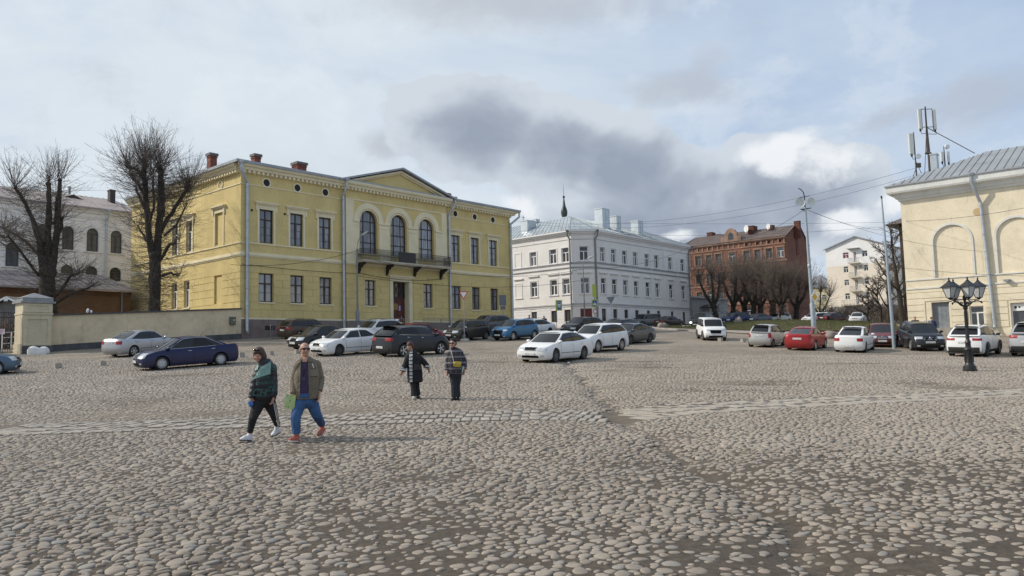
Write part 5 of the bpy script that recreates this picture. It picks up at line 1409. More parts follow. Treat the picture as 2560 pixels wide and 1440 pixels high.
    def q(x, y0, y1, z0, z1, y0t=None, y1t=None): return [(x,y0,z0),(x,y1,z0),(x,y1 if y1t is None else y1t,z1),(x,y0 if y0t is None else y0t,z1)]
    gr = opts.get('grille', (.40,.57,.72,'black'))   # half width share, z0, z1, style
    gw, gz0, gz1 = gr[0]*hw, gr[1]*sc, gr[2]*sc
    mb = MB(); cpatch(mb, q(xF,-gw*.86,gw*.86,gz0,gz1,-gw,gw), (-1,0,0), .008, 10, 3); part('grille', mb, GRL)
    if gr[3] == 'chrome':
        mb = MB()
        for k in range(opts.get('bars',3)):
            z = lerp(gz0+.03,gz1-.03,k/max(1,opts.get('bars',3)-1)); mb.tube([cast((xF,y,z),(-1,0,0),.014) for y in np.linspace(-gw*.9,gw*.9,9)], .011, 5)
        part('grille_bar', mb, CHR, 60)
    elif gr[3] == 'frame':
        mb = MB(); pts = [(-gw,gz1),(gw,gz1),(gw*.86,gz0),(-gw*.86,gz0),(-gw,gz1)]; path = []
        for (y0,z0),(y1,z1) in zip(pts[:-1],pts[1:]): path += [cast((xF,lerp(y0,y1,t_),lerp(z0,z1,t_)),(-1,0,0),.012) for t_ in np.linspace(0,1,6)]
        mb.tube(path, .013, 5); part('grille_frame', mb, CHR, 60)
    mb = MB(); mb.ell(cast((xF,0,gz1+opts.get('badge_dz',.0)),(-1,0,0),.015), .012, .042, .042, 10, 6); part('badge', mb, CHR, 60)
    lz0, lz1 = opts.get('lamp', (.60,.74)); lz0 *= sc; lz1 *= sc
    for sg in (1,-1):
        mb = MB(); cpatch(mb, q(xF-.05, sg*gw*1.08, sg*hw*.965, lz0, lz1, sg*gw*1.1, sg*hw*1.0), (-1,-sg*.42,0), .009, 10, 4); part('headlight', mb, LAMP, 50)
        mb = MB(); cpatch(mb, q(xF-.05, sg*hw*.60, sg*hw*.80, .30*sc, .38*sc), (-1,-sg*.2,0), .010, 4, 2); part('fog_light', mb, LAMP, 50)
    mb = MB(); cpatch(mb, q(xF,-hw*.52,hw*.52,.255*sc,.36*sc,-hw*.5,hw*.5), (-1,0,0), .008, 10, 2); part('air_intake', mb, GRL)
    pz = opts.get('fplate', .43)*sc
    def plate(x, zc, d, name='number_plate'):
        c = cast((x,0,zc), d, .02); n_ = 1 if x > 0 else -1
        mb = MB(); mb.box(c.x-.008,-.26,zc-.056,c.x+.008,.26,zc+.056); part(name, mb, PLATE)
        mb = MB(); 
        for k in range(9):
            if k in (6,): continue
            y0 = -.225+k*.052; mb.box(c.x+n_*.0085-.0005,y0,zc-.032,c.x+n_*.0085+.0005,y0+.03*(.8 if k%3 else 1),zc+.03*(.6 if k in (1,2,3,0) else .3))
        part('plate_marks', mb, PTXT, None, name)
    plate(xF, pz, (-1,0,0)); plate(xB, opts.get('rplate', .80)*sc, (1,0,0))
    # tail lamps
    tl = opts.get('tail', (.52,.98,.72,.90)); 
    for sg in (1,-1):
        mb = MB(); cpatch(mb, q(xB+.05, sg*hw*tl[0], sg*hw*tl[1], tl[2]*sc, tl[3]*sc), (1,-sg*.42,0), .009, 10, 4); part('tail_light', mb, REDL, 50)
    # bumpers, sills
    if suv:
        for x, d in ((xF,(-1,0,0)),(xB,(1,0,0))):
            mb = MB(); cpatch(mb, q(x,-hw*.93,hw*.93,gc+.02,gc+(.20 if x > 0 else .34)*sc), d, .008, 14, 3); part('bumper_cladding', mb, BLK, 50)
        for sg in (1,-1):
            mb = MB(); cpatch(mb, [(xr+Ra,sg*hw,gc+.02),(xf-Ra,sg*hw,gc+.02),(xf-Ra,sg*hw,gc+.17),(xr+Ra,sg*hw,gc+.17)], (0,-sg,0), .010, 10, 2); part('sill_cladding', mb, BLK, 50)
            for xw in (xf,xr):
                mb = MB(); pts = [(xw+(Ra+.035)*math.cos(a), (Ra+.035)*math.sin(a)+Rw) for a in np.linspace(-.22,PI+.22,18)]
                mb.tube([cast((x,sg*hw,max(z,gc+.03)),(0,-sg,0),.004) for x,z in pts], .036, 6, True, .5); part('arch_trim', mb, opts.get('arch_mat', BLK), 60)
    elif opts.get('side_strip', True):
        for sg in (1,-1):
            mb = MB(); cpatch(mb, [(xr+Ra+.06,sg*hw,.43*sc),(xf-Ra-.06,sg*hw,.43*sc),(xf-Ra-.06,sg*hw,.455*sc),(xr+Ra+.06,sg*hw,.455*sc)], (0,-sg,0), .006, 10, 1); part('side_strip', mb, opts.get('strip_mat', GAPM), 50)
    # door gaps and handles
    xm = [lerp(X(fa0)-.02,0,.0)-.10, X(lerp(fa0,fc0,.43)), X(lerp(fa0,fc0,.80)) if not suv else X(lerp(fa0,fc0,.82))]
    xm[0] = min(xm[0], xf-Ra-.10); xm[2] = max(xm[2], xr+Ra*.35)
    for sg in (1,-1):
        mb = MB()
        for x in xm:
            z0 = gc+.10 if abs(x-xr) > Ra else Rw+math.sqrt(max(0,Ra*Ra-(x-xr)**2))+.06
            zt = ztop((L/2-x)/L)-.05; cpatch(mb, [(x-.006,sg*hw,z0),(x+.006,sg*hw,z0),(x+.006,sg*hw,zt),(x-.006,sg*hw,zt)], (0,-sg,0), .004, 1, 8)
        part('door_gap', mb, GAPM)
        for i in (1,2):
            x = xm[i]+.17; z = ztop((L/2-x)/L)-.14; c = cast((x,sg*hw,z),(0,-sg,0),.02)
            mb = MB(); mb.ell(c, .10, .018, .018, 10, 6); part('door_handle', mb, opts.get('handle_mat', None), 60)
        m0 = side(.03, .16, sg, .10); mb = MB(); mb.ell(m0+Vector((.05,sg*.05,.0)), .075, .115, .075, 12, 8); mb.tube([side(.06,.06,sg,-.02), m0+Vector((.03,0,-.04))], .03, 6); part('mirror', mb, opts.get('mirror_mat', None), 60)
    mb = MB(); mb.bar((0,0,0),(0,0,0.001),.001)
    if opts.get('rails'):
        for sg in (1,-1):
            mb = MB(); pts = [side(s_,1,sg,-.05)+Vector((0,0,.045+ (.035 if 0 < i < 11 else 0))) for i,s_ in enumerate(np.linspace(.12,.88,12))]; mb.tube(pts, .018, 6); part('roof_rail', mb, opts['rails'], 60)
    if opts.get('spoiler') or suv or T in (HATCH,):
        mb = MB(); mb.grid(lambda u,v: wind(lerp(-.95,.95,u), 1.0, True, lerp(-.02,.17,v))+Vector((0,0,.03-.04*v)), 10, 2); part('roof_spoiler', mb, None if not opts.get('black_spoiler') else BLK, 60)
    mb = MB(); a = roof(.88,.5); mb.tube([a, a+Vector((-.12,0,.16))], [.012,.006], 5); part('aerial', mb, BLK)
    if suv or T in (HATCH, WAGON):
        mb = MB(); b0 = wind(0,.16,True,.02); mb.bar(b0, wind(.42,.2,True,.02), .018); part('wiper', mb, BLK)
    # underbody and wheel wells
    mb = MB(); mb.box(xB+.25,-hw*.70,gc-.02,xF-.28,hw*.70,gc+.25)
    for xw in (xf,xr):
        for sg in (1,-1):
            mb.grid(lambda u,v,xw=xw,sg=sg: Vector((xw+(Ra-.004)*math.cos(PI*u), sg*lerp(hw*.55,hw*.955,v), Rw+(Ra-.004)*math.sin(PI*u))), 14, 1)
            mb.add([(xw+Ra*math.cos(a), sg*hw*.58, Rw+Ra*math.sin(a)) for a in np.linspace(0,PI,12)], [tuple(range(12))])
    mb.tube([(xB+.05,-.35,gc+.02),(xB+.4,-.35,gc+.02)], .03, 8)
    part('underbody', mb, UNDER)
    # wheels
    tw = .205 if not suv else .225
    mb = MB(); mb.lathe([(Rw*.64,-tw*.42),(Rw*.93,-tw*.5),(Rw,-tw*.38),(Rw,tw*.38),(Rw*.93,tw*.5),(Rw*.70,tw*.47),(Rw*.66,tw*.34)], 26, ax='y', cap=False); tyre = mb.mesh('wheel', TYRE, 50)
    rim = {}
    for kind in ('alloy','cap'):
        mb = MB(); rr_ = Rw*.69
        mb.lathe([(rr_,tw*.45),(rr_*.95,tw*.46),(rr_*.90,tw*.30),(rr_*.88,tw*.0)], 26, ax='y', cap=False)
        if kind == 'alloy':
            ns_ = opts.get('spokes', 7)
            for k in range(ns_):
                a = 2*PI*k/ns_; d = Vector((math.cos(a),0,math.sin(a))); pvec = Vector((-math.sin(a),0,math.cos(a)))
                w0, w1 = rr_*.12, rr_*(.62/ns_*1.6)
                vs = [d*rr_*.12-pvec*w0+Vector((0,tw*.40,0)), d*rr_*.12+pvec*w0+Vector((0,tw*.40,0)), d*rr_*.93+pvec*w1*.9+Vector((0,tw*.42,0)), d*rr_*.93-pvec*w1*.9+Vector((0,tw*.42,0))]
                mb.add(vs+[v-Vector((0,.03,0)) for v in vs], [(0,1,2,3),(0,3,7,4),(1,2,6,5)])
            mb.lathe([(.001,tw*.44),(rr_*.2,tw*.42),(rr_*.22,tw*.3)], 14, ax='y', cap=False)
        else:
            mb.lathe([(rr_*.88,tw*.32),(rr_*.80,tw*.44),(rr_*.35,tw*.46),(.001,tw*.45)], 26, ax='y', cap=False)
        rim[kind] = mb.mesh('rim', RIM, 40)
    mb = MB(); mb.lathe([(.001,0),(Rw*.66,0)], 20, ax='y', cap=False)
    if True:
        k_ = opts.get('spokes', 7)
    disc = mb.mesh('brake_disc', UNDER)
    mbh = MB()
    for k in range(9):
        a = 2*PI*k/9; c = Rw*.46; mbh.ell((c*math.cos(a),tw*.462,c*math.sin(a)), Rw*.07,.004,Rw*.05,8,4)
    slots = mbh.mesh('rim_slots', GAPM)
    out['wheel'] = (tyre, rim, disc, slots); out['wpos'] = [(x, sg*(hw-tw*.5-.005), Rw, sg) for x in (xf,xr) for sg in (1,-1)]
    return out
CARS = []
def ground_frame(x, y, head, ln=2.6):
    "rotation that lays a thing on the sloping ground with its x axis along head (degrees)"
    hx, hy = math.cos(R(head)), math.sin(R(head)); k = ln/2
    f = Vector((hx*2*k, hy*2*k, g0f(x+hx*k,y+hy*k)-g0f(x-hx*k,y-hy*k))).normalized()
    l = Vector((-hy*1.5, hx*1.5, g0f(x-hy*.75,y+hx*.75)-g0f(x+hy*.75,y-hx*.75))).normalized()
    up = f.cross(l).normalized(); l = up.cross(f)
    z = (g0f(x+hx*k,y+hy*k)+g0f(x-hx*k,y-hy*k))/2
    return Matrix(((f.x,l.x,up.x,x),(f.y,l.y,up.y,y),(f.z,l.z,up.z,z),(0,0,0,1)))
def car(name, label, px, d, head, T, dims, col, metal=0, rim='alloy', rimm=None, suv=False, cat='car', group=None, rough=.30, dust=.14, dx=0, **opts):
    L, Wd, H, wb, Rw, fo = dims
    M = car_meshes(T, L, Wd, H, wb, Rw, fo, .20 if suv else .165, suv, opts)
    pm = paint('paint_%d_%d_%d_%d'%(*[int(c*255) for c in col], int(metal*10)), col, metal, rough, dust)
    r_ = ray(px, 860); x, y = r_.x*d+dx, d
    root = link(name, None, None); tag(root, label, cat, group or 'cars parked on the square'); root.matrix_world = ground_frame(x, y, head, wb) @ Matrix.Translation((-(L/2-fo-wb/2),0,0))
    M['body'].materials.append(pm); link('body', M['body'], root)
    last = {}
    for nm, me, m, key in M['parts']:
        me.materials.clear(); me.materials.append(m or pm)
        o = link(nm, me, last.get(key) if key else root); last[nm] = o
    tyre, rims, disc, slots = M['wheel']
    rm = rims[rim]; rm.materials.clear(); rm.materials.append(rimm or (RIM if rim == 'alloy' else HUBC))
    for (wx, wy, wz, sg) in M['wpos']:
        w = link('wheel', tyre, root, (wx,wy,wz)); w.rotation_euler = (0,0,0 if sg > 0 else PI)
        link('rim', rm, w); dd = link('brake_disc', disc, w); dd.location = (0,.02,0)
        if rim == 'cap': link('rim_slots', slots, w)
    CARS.append(root); return root
D_ = {'sedan':(4.55,1.76,1.47,2.65,.315,.90), 'mid':(4.84,1.82,1.46,2.76,.33,.93), 'hatch':(4.05,1.72,1.53,2.55,.31,.80), 'micro':(3.55,1.60,1.49,2.37,.285,.70), 'suv':(4.44,1.83,1.66,2.65,.35,.87), 'bsuv':(4.66,1.81,1.68,2.67,.355,.95), 'wagon':(4.56,1.82,1.51,2.64,.32,.92), 'xl':(4.80,1.86,1.83,2.75,.385,.92)}
WHITE = (.74,.745,.74)
car('parked_car','pale blue-grey hatchback with silver hubcaps cut off at the left edge',-76,36.2,22,HATCH,D_['hatch'],(.075,.13,.19),.35,'cap',lamp=(.62,.80))
car('parked_car','silver saloon parked along the beige boundary wall with its tail towards us',357,46.4,66,SEDAN,(4.37,1.70,1.46,2.57,.31,.83),(.42,.43,.455),.55,'alloy',tail=(.56,1.0,.74,.92),rplate=.86,spokes=6,side_strip=True)
car('parked_car','dark navy blue saloon with silver hubcaps in front of the silver saloon',467,37.6,220,SEDAN,(4.66,1.70,1.50,2.70,.315,.95),(.006,.010,.060),.15,'cap',grille=(.36,.55,.74,'chrome'),chrome=True,tint=True,handle_mat=CHR,side_strip=False,bars=4,lamp=(.58,.80))
car('parked_car','bronze brown estate car at the metal barriers under the corner of the yellow mansion',768,62,51,WAGON,D_['wagon'],(.085,.06,.045),.5,'alloy',tail=(.50,.99,.78,.98),rplate=.72,rails=BLK)
car('parked_car','black small saloon with a chrome-framed grille nosed beside the white liftback',800,49.6,232,SEDAN,(4.34,1.70,1.50,2.48,.30,.85),(.014,.014,.016),.2,'cap',grille=(.34,.52,.73,'frame'),lamp=(.60,.78),handle_mat=None)
car('parked_car','white liftback with white door pillars next to the black small saloon',869,43.8,232,LIFT,(4.57,1.77,1.46,2.58,.315,.92),WHITE,0,'cap',rimm=RIMD,grille=(.33,.58,.72,'frame'),body_pillar=True,tint=True,lamp=(.57,.74),handle_mat=None)
car('parked_car','white boxy crossover with black roof rails by the mansion door',944,58.5,231,SUVT,(4.32,1.82,1.66,2.67,.34,.82),WHITE,0,'alloy',suv=True,rails=BLK,grille=(.5,.66,.82,'chrome'))
car('parked_car','dark charcoal crossover seen from behind with big red tail lamps and silver window line',1030,42.9,48,SUVT,D_['suv'],(.022,.025,.031),.3,'alloy',suv=True,chrome=True,tint=True,tail=(.42,1.0,.86,1.02),rplate=.52,spokes=5,handle_mat=CHR,arch_mat=None)
car('parked_car','dark red hatchback mostly hidden behind the charcoal crossover',1043,56,48,HATCH,(4.25,1.74,1.49,2.6,.31,.85),(.16,.014,.016),.3,'alloy')
car('parked_car','dark brown high-riding hatchback parked just behind the give way sign',1168,61,231,HATCH,(4.08,1.73,1.56,2.59,.325,.82),(.055,.046,.036),.4,'alloy',suv=True,rails=BLK,zs=1.05,grille=(.36,.60,.74,'chrome'),bars=1,mirror_mat=CHR,lamp=(.60,.76))
car('parked_car','grey crossover with a pointed rear window against the mansion barriers',1224,69,229,SUVT,(4.65,1.88,1.68,2.7,.36,.93),(.10,.105,.12),.5,'alloy',suv=True,tint=True,grille=(.5,.66,.86,'chrome'))
car('parked_car','bright blue crossover with a wide black trapezoid grille',1289,61.5,231,SUVT,(4.30,1.77,1.62,2.67,.34,.89),(.045,.16,.31),.45,'alloy',suv=True,grille=(.52,.42,.78,'black'),lamp=(.74,.86),tint=True,spokes=9,arch_mat=None)
car('parked_car','white liftback whose tail shows past the bright blue crossover',1331,68,229,LIFT,(4.7,1.82,1.46,2.75,.33,.93),WHITE,0,'alloy',rimm=RIMD)
car('parked_car','white saloon with a loose rear bumper standing alone in the middle',1386,38.6,236,LIFT,D_['mid'],(.78,.775,.755),0,'alloy',grille=(.36,.60,.735,'frame'),lamp=(.585,.725),rimm=RIMS,bars=2,spokes=7,mirror_mat=None)
car('parked_car','white seven-seat crossover with dark rear glass behind the lone white saloon',1494,47.2,231,SUVT,D_['bsuv'],(.75,.75,.745),0,'alloy',suv=True,tint=True,grille=(.45,.66,.80,'chrome'),arch_mat=None,spokes=9)
car('parked_car','slate grey fastback saloon behind the white seven-seat crossover',1574,56,232,LIFT,(4.86,1.84,1.45,2.83,.335,.93),(.075,.088,.105),.5,'alloy',rimm=RIMD,tint=True,side_strip=False)
car('parked_car','black crossover nosed towards us below the corner of the white house',1457,69,226,SUVT,(4.48,1.85,1.65,2.67,.355,.9),(.017,.017,.02),.3,'alloy',suv=True,grille=(.42,.68,.82,'frame'),tint=True)
car('parked_car','dark grey estate car with roof rails behind the white seven-seat crossover',1545,66,231,WAGON,(4.7,1.83,1.52,2.7,.33,.93),(.04,.043,.048),.4,'alloy',rails=CHR)
car('parked_truck','two-tone black and silver pickup with a canopy by the white house wall',1614,104,220,PICK,(5.1,1.80,1.80,3.0,.39,.85),(.13,.13,.13),.4,'alloy',suv=True,cat='pickup',tint=True)
car('parked_car','brown saloon pointing right in front of the white house near its far end',1676,101,38,SEDAN,D_['sedan'],(.07,.05,.042),.4,'alloy')
car('parked_car','black off-roader half hidden behind the white utility car',1756,96,235,BOXY,(4.6,1.85,1.85,2.6,.39,.85),(.014,.014,.015),.1,'alloy',suv=True)
car('parked_car','white utility estate with a black lower bumper facing us alone on the road',1778,60.6,266,BOXY,(4.2,1.72,1.68,2.5,.33,.82),(.78,.78,.775),0,'cap',rimm=RIMS,suv=True,grille=(.50,.56,.80,'black'),lamp=(.74,.86),mirror_mat=BLK,fplate=.46,rails=None)
car('parked_car','dark blue car parked under the bare trees before the red tenement',1841,106,212,SUVT,(4.5,1.84,1.66,2.65,.35,.9),(.02,.03,.11),.3,'alloy',suv=True)
car('parked_car','grey blue saloon low behind the grass bank by the red tenement',1897,107,215,SEDAN,D_['sedan'],(.08,.095,.13),.4,'cap')
car('parked_car','white car just showing between two whitewashed trunks',1950,112,212,HATCH,D_['hatch'],WHITE,0,'cap')
car('parked_car','white hatchback behind the pole with the loudspeakers',2044,104.5,208,HATCH,(4.3,1.77,1.49,2.6,.315,.87),WHITE,0,'alloy')
car('parked_car','dark maroon saloon beside the far white hatchback',2086,104,30,SEDAN,D_['sedan'],(.05,.01,.014),.3,'alloy')
car('parked_car','white saloon facing us on the bank below the apartment block',2149,104,236,SEDAN,D_['sedan'],(.76,.76,.755),0,'alloy')
car('parked_car','silver city hatchback at the left end of the right-hand row',1918,53,54,HATCH,(3.6,1.60,1.50,2.37,.285,.70),(.47,.475,.47),.4,'cap',rimm=RIMS,tail=(.74,1.0,.66,.96),rplate=.80,mirror_mat=BLK,black_spoiler=True)
car('parked_car','bright red saloon in the right-hand row',2017,50.4,55,LIFT,(4.51,1.73,1.44,2.51,.315,.90),(.29,.010,.013),.1,'cap',tail=(.70,.97,.72,.82),rplate=.76,rimm=HUBC,strip_mat=REDL)
car('parked_car','white compact saloon with a towbar beside the bright red saloon',2137,48.2,56,SEDAN,(4.35,1.73,1.52,2.63,.31,.83),(.76,.76,.75),0,'cap',tail=(.56,.99,.70,.88),rplate=.42,rimm=RIMS,spoiler=True)
car('parked_car','faded maroon saloon facing us behind the white compact saloon',2204,52.5,246,SEDAN,(4.72,1.80,1.47,2.72,.32,.93),(.155,.030,.034),.3,'cap',grille=(.36,.54,.72,'chrome'),bars=5,rough=.4)
car('parked_car','black crossover facing us before the steps of the cream house',2300,48.9,257,SUVT,(4.52,1.84,1.68,2.69,.35,.88),(.015,.018,.024),.3,'alloy',suv=True,grille=(.44,.66,.84,'chrome'),rails=CHR,lamp=(.74,.88),fplate=.56,bars=4,arch_mat=None)
car('parked_car','white crossover with a black lower tail beyond the four-lantern lamp post',2436,43.7,46,SUVT,(4.6,1.855,1.69,2.69,.36,.92),(.74,.745,.74),0,'alloy',suv=True,tail=(.46,1.0,.90,1.02),rplate=.80,tint=True,rails=BLK,mirror_mat=BLK,rimm=RIMD)
car('parked_car','silver large off-roader cut off at the right edge',2590,43.2,47,SUVT,D_['xl'],(.44,.445,.45),.45,'alloy',suv=True,zs=1.08,tail=(.50,1.0,.92,1.06),rplate=.74,tint=True)
# ================================================================== boundary wall, gate pillar and gate
BW = mat('beige_wall_plaster', (.61,.505,.34), .9, .16, .35, .18, 50, stain=.5); BWD = mat('dark_plinth_paint', (.075,.075,.078), .85, .35, 1.5, .3, 40, stain=.3)
COP = mat('dark_coping', (.06,.058,.062), .55, .25, 2)
def yw(u, dd=0): "point on the yellow facade line"; return Vector((YO.x+u*math.cos(GA)+dd*math.sin(GA), YO.y+u*math.sin(GA)-dd*math.cos(GA), 0))
WLEN = 13.55
w0 = yw(-WLEN); wall_o = empty('boundary_wall', (w0.x,w0.y,gz(w0.x,w0.y)), GA, label='long beige plastered boundary wall with a dark coping left of the yellow mansion', cat='wall')
zb0 = gz(w0.x,w0.y); n = 24
def wallstrip(name, zlo, zhi, d0, d1, m):
    mb = MB(); V = []; F = []
    for i in range(n+1):
        u = WLEN*i/n; p = yw(u-WLEN); g = g0f(p.x,p.y)-zb0
        tz = 2.42 + (3.98-3.25)*i/n*1.08
        for d,z in ((d0,zlo(g,tz)),(d1,zlo(g,tz)),(d1,zhi(g,tz)),(d0,zhi(g,tz))): V.append((u,-d,z))
    for i in range(n):
        for k in range(4): F.append((i*4+k,i*4+(k+1)%4,i*4+4+(k+1)%4,i*4+4+k))
    F += [(0,1,2,3),(n*4,n*4+1,n*4+2,n*4+3)]
    mb.add(V,F); return build(name, mb, m, wall_o)
wallstrip('wall_body', lambda g,t_: g-.6, lambda g,t_: t_-.1, -.25, .12, BW)
wallstrip('wall_plinth', lambda g,t_: g-.6, lambda g,t_: g+.42, .121, .17, BWD)
wallstrip('coping', lambda g,t_: t_-.1, lambda g,t_: t_, -.32, .22, COP)
eb = at(576,800,59.0); mb = MB(); mb.cbox((0,0,0),.46,.16,.62); mb.cbox((0,-.09,0),.40,.03,.56); e_ = build('meter_box', mb, mat('olive_box',(.13,.13,.085),.6,.2,5)); e_.rotation_euler = (0,0,GA); tag(e_, 'olive green electrical box fixed to the beige wall near the mansion corner', 'electrical box')
L = yw(-.78,.125+.09); e_.location = (L.x, L.y, eb.z)
mb = MB(); mb.lathe([(.05,0),(.05,.02)],8,(.08,-.115,.05),'y'); build('dial', mb, PLATE, e_)
pil = empty('gate_pillar', tuple(yw(-WLEN-.86))[:2]+(gz(*yw(-WLEN-.86)[:2]),), GA, label='stout cream gate pillar with recessed panels and a grey pyramid cap', cat='pillar')
PCR = mat('pillar_cream', (.54,.475,.335), .9, .12, .7, .15, 60, stain=.35)
mb = MB(); hw_ = .86
mb.box(-hw_,-.62,-.7,hw_,.8,2.42)
for (x0,x1,z0,z1) in ((-hw_+.04,-hw_+.28,.45,2.3),(hw_-.28,hw_-.04,.45,2.3),(-hw_+.28,hw_-.28,2.12,2.3),(-hw_+.28,hw_-.28,.45,.6)): mb.box(x0,-.68,z0,x1,-.621,z1)
mb.box(-hw_-.03,-.69,2.42,hw_+.03,.85,2.52); mb.box(-hw_+.01,-.65,2.521,hw_-.01,.8,3.15)
for (x0,x1,z0,z1) in ((-hw_+.02,-.58,2.56,3.12),(.58,hw_-.02,2.56,3.12),(-.58,.58,2.56,2.68),(-.58,.58,2.98,3.12)): mb.box(x0,-.70,z0,x1,-.651,z1)
build('shaft', mb, PCR, pil)
mb = MB(); mb.box(-hw_-.14,-.80,3.151,hw_+.14,.95,3.27); mb.box(-hw_-.02,-.70,3.271,hw_+.02,.85,3.48)
V = [(-hw_-.06,-.74,3.481),(hw_+.06,-.74,3.481),(hw_+.06,.89,3.481),(-hw_-.06,.89,3.481),(0,.07,3.86)]; mb.add(V,[(0,1,4),(1,2,4),(2,3,4),(3,0,4)])
build('cap', mb, mat('cap_grey',(.25,.26,.265),.6,.2,1.5,stain=.3), pil)
mb = MB(); mb.box(-hw_+.0,-.76,-.7,hw_+.05,-.681,.42); mb.box(hw_+.001,-.70,-.7,hw_+.06,.1,.42); build('plinth', mb, BWD, pil)
mb = MB(); mb.box(-hw_-.10,-.70,-.7,-hw_-.001,.85,.55); build('guard_stone', mb, PCR, pil)
# white painted block
bp_ = at(96,880,48.6); bz = gz(bp_.x,bp_.y)
mb = MB(); rr = random.Random(4)
for (x,w,h) in ((-.28,.36,.5),(.30,.34,.46)): mb.ell((x,0,h*.35), w*1.0, .34, h*.72, 12, 8)
mb.box(-.5,-.3,-.1,.5,.25,.40); me = remesh(mb, 'concrete_block', .04, 3, [mat('whitewash',(.68,.67,.65),.85,.14,4,.3,30,stain=.3)])
link('concrete_block', me, None, (bp_.x,bp_.y,bz), GA*.3, label='lumpy whitewashed concrete block at the foot of the gate pillar', cat='concrete block')
# iron gate with a notice
gp = yw(-WLEN-1.95,.0); gzz = gz(gp.x,gp.y)
gate = empty('iron_gate', (gp.x,gp.y,gzz), GA, label='tall black iron bar gate left of the cream gate pillar', cat='gate')
mb = MB()
for i in range(26): mb.bar((-.13*i-.1,0,.08),(-.13*i-.1,0,2.62+.0*i),.026)
for z in (.12,.32,2.3,2.6): mb.bar((0,0,z),(-3.4,0,z),.045)
build('bars', mb, IRON, gate)
mb = MB(); mb.box(-1.05,-.05,1.25,-.55,-.03,1.58); nb = build('notice', mb, mat('notice_white',(.72,.66,.67),.5,.05), gate)
mb = MB(); mb.box(-1.0,-.053,1.48,-.6,-.051,1.53); mb.box(-.98,-.053,1.38,-.66,-.051,1.42); mb.box(-.9,-.053,1.3,-.68,-.051,1.33); build('print', mb, mat('notice_red',(.55,.16,.18),.5,.05), nb)
hp = at(22,790,57); hz_ = gz(hp.x,hp.y)
hut = empty('gatehouse', (hp.x,hp.y,hz_), GA-R(50), label='small gabled gatehouse with white bargeboards behind the iron gate', cat='hut')
zt = at(20,768,57).z-hz_
mb = MB(); mb.box(-1.35,0,-.6,1.35,2.4,zt); mb.prism([(-1.35,zt),(1.35,zt),(0,zt+.66)], 0.0, .05); build('wall', mb, mat('hut_wall',(.16,.15,.14),.85,.2,2), hut)
mb = MB()
for sg in (-1,1): mb.add([(0,-.35,zt+.80),(sg*1.75,-.35,zt-.02),(sg*1.75,2.6,zt-.02),(0,2.6,zt+.80),(0,-.35,zt+.74),(sg*1.75,-.35,zt-.08),(sg*1.75,2.6,zt-.08),(0,2.6,zt+.74)],[(0,1,2,3),(4,5,6,7),(0,1,5,4),(1,2,6,5)])
build('roof', mb, mat('hut_roof',(.19,.185,.16),.8,.2,2), hut)
mb = MB()
for sg in (-1,1): mb.bar((0,-.37,zt+.70),(sg*1.76,-.37,zt-.12),.04,.14)
mb.box(-.14,-.38,zt+.42,.14,-.34,zt+.62); build('bargeboard', mb, WHFRAME, hut)
mb = MB(); mb.box(-1.2,-.03,.9,-.3,-.005,zt-.25); mb.box(.1,-.03,.9,1.0,-.005,zt-.25); build('window', mb, G_WH, hut)
rp = at(40,830,54); rz_ = gz(rp.x,rp.y); rl = empty('white_railing', (rp.x,rp.y,rz_), GA+R(14), label='white tube railing rising behind the iron gate', cat='railing')
mb = MB()
for z in (.35,.75,1.1): mb.bar((-.9,0,z),(1.0,0,z+.15),.05)
for x in (-.9,-.3,.4,1.0): mb.bar((x,0,0),(x,0,1.15+.07*x),.05)
build('rails', mb, WHFRAME, rl)

# ================================================================== trees
def tubes_np(P, Rd, sides=3):
    "P (N,K,3) polylines, Rd (N,K) radii -> verts, quads"
    N, K, _ = P.shape
    d = np.gradient(P, axis=1); d /= np.linalg.norm(d, axis=-1, keepdims=True)+1e-9
    ref = np.where(np.abs(d[...,2:3]) < .9, np.array([0,0,1.]), np.array([1.,0,0])); a = np.cross(d, ref); a /= np.linalg.norm(a, axis=-1, keepdims=True)+1e-9
    b_ = np.cross(d, a); th = np.arange(sides)*2*PI/sides
    V = P[:,:,None,:] + Rd[:,:,None,None]*(a[:,:,None,:]*np.cos(th)[None,None,:,None] + b_[:,:,None,:]*np.sin(th)[None,None,:,None])
    idx = np.arange(N*K*sides).reshape(N,K,sides); nx = np.roll(idx,-1,2)
    F = np.stack([idx[:,:-1],nx[:,:-1],nx[:,1:],idx[:,1:]],-1).reshape(-1,4)
    return V.reshape(-1,3), F
def np_mesh(name, sets, m):
    Vs, Fs, b_ = [], [], 0
    for V, F in sets: Vs.append(V); Fs.append(F+b_); b_ += len(V)
    V = np.concatenate(Vs); F = np.concatenate(Fs); me = bpy.data.meshes.new(name)
    me.vertices.add(len(V)); me.vertices.foreach_set('co', V.astype(np.float32).ravel()); me.loops.add(F.size); me.loops.foreach_set('vertex_index', F.ravel().astype(np.int32))
    me.polygons.add(len(F)); me.polygons.foreach_set('loop_start', np.arange(0,F.size,4,dtype=np.int32)); me.polygons.foreach_set('use_smooth', np.ones(len(F),bool)); me.update(calc_edges=True); me.materials.append(m); return me
BARK = mat('dark_bark', (.042,.035,.028), .95, .35, 3.0, .8, 14); TWIG = mat('twig_bark', (.10,.082,.068), .9, .2, 2.0); TWIGB = mat('twig_brown', (.17,.135,.11), .9, .2, 2.0)
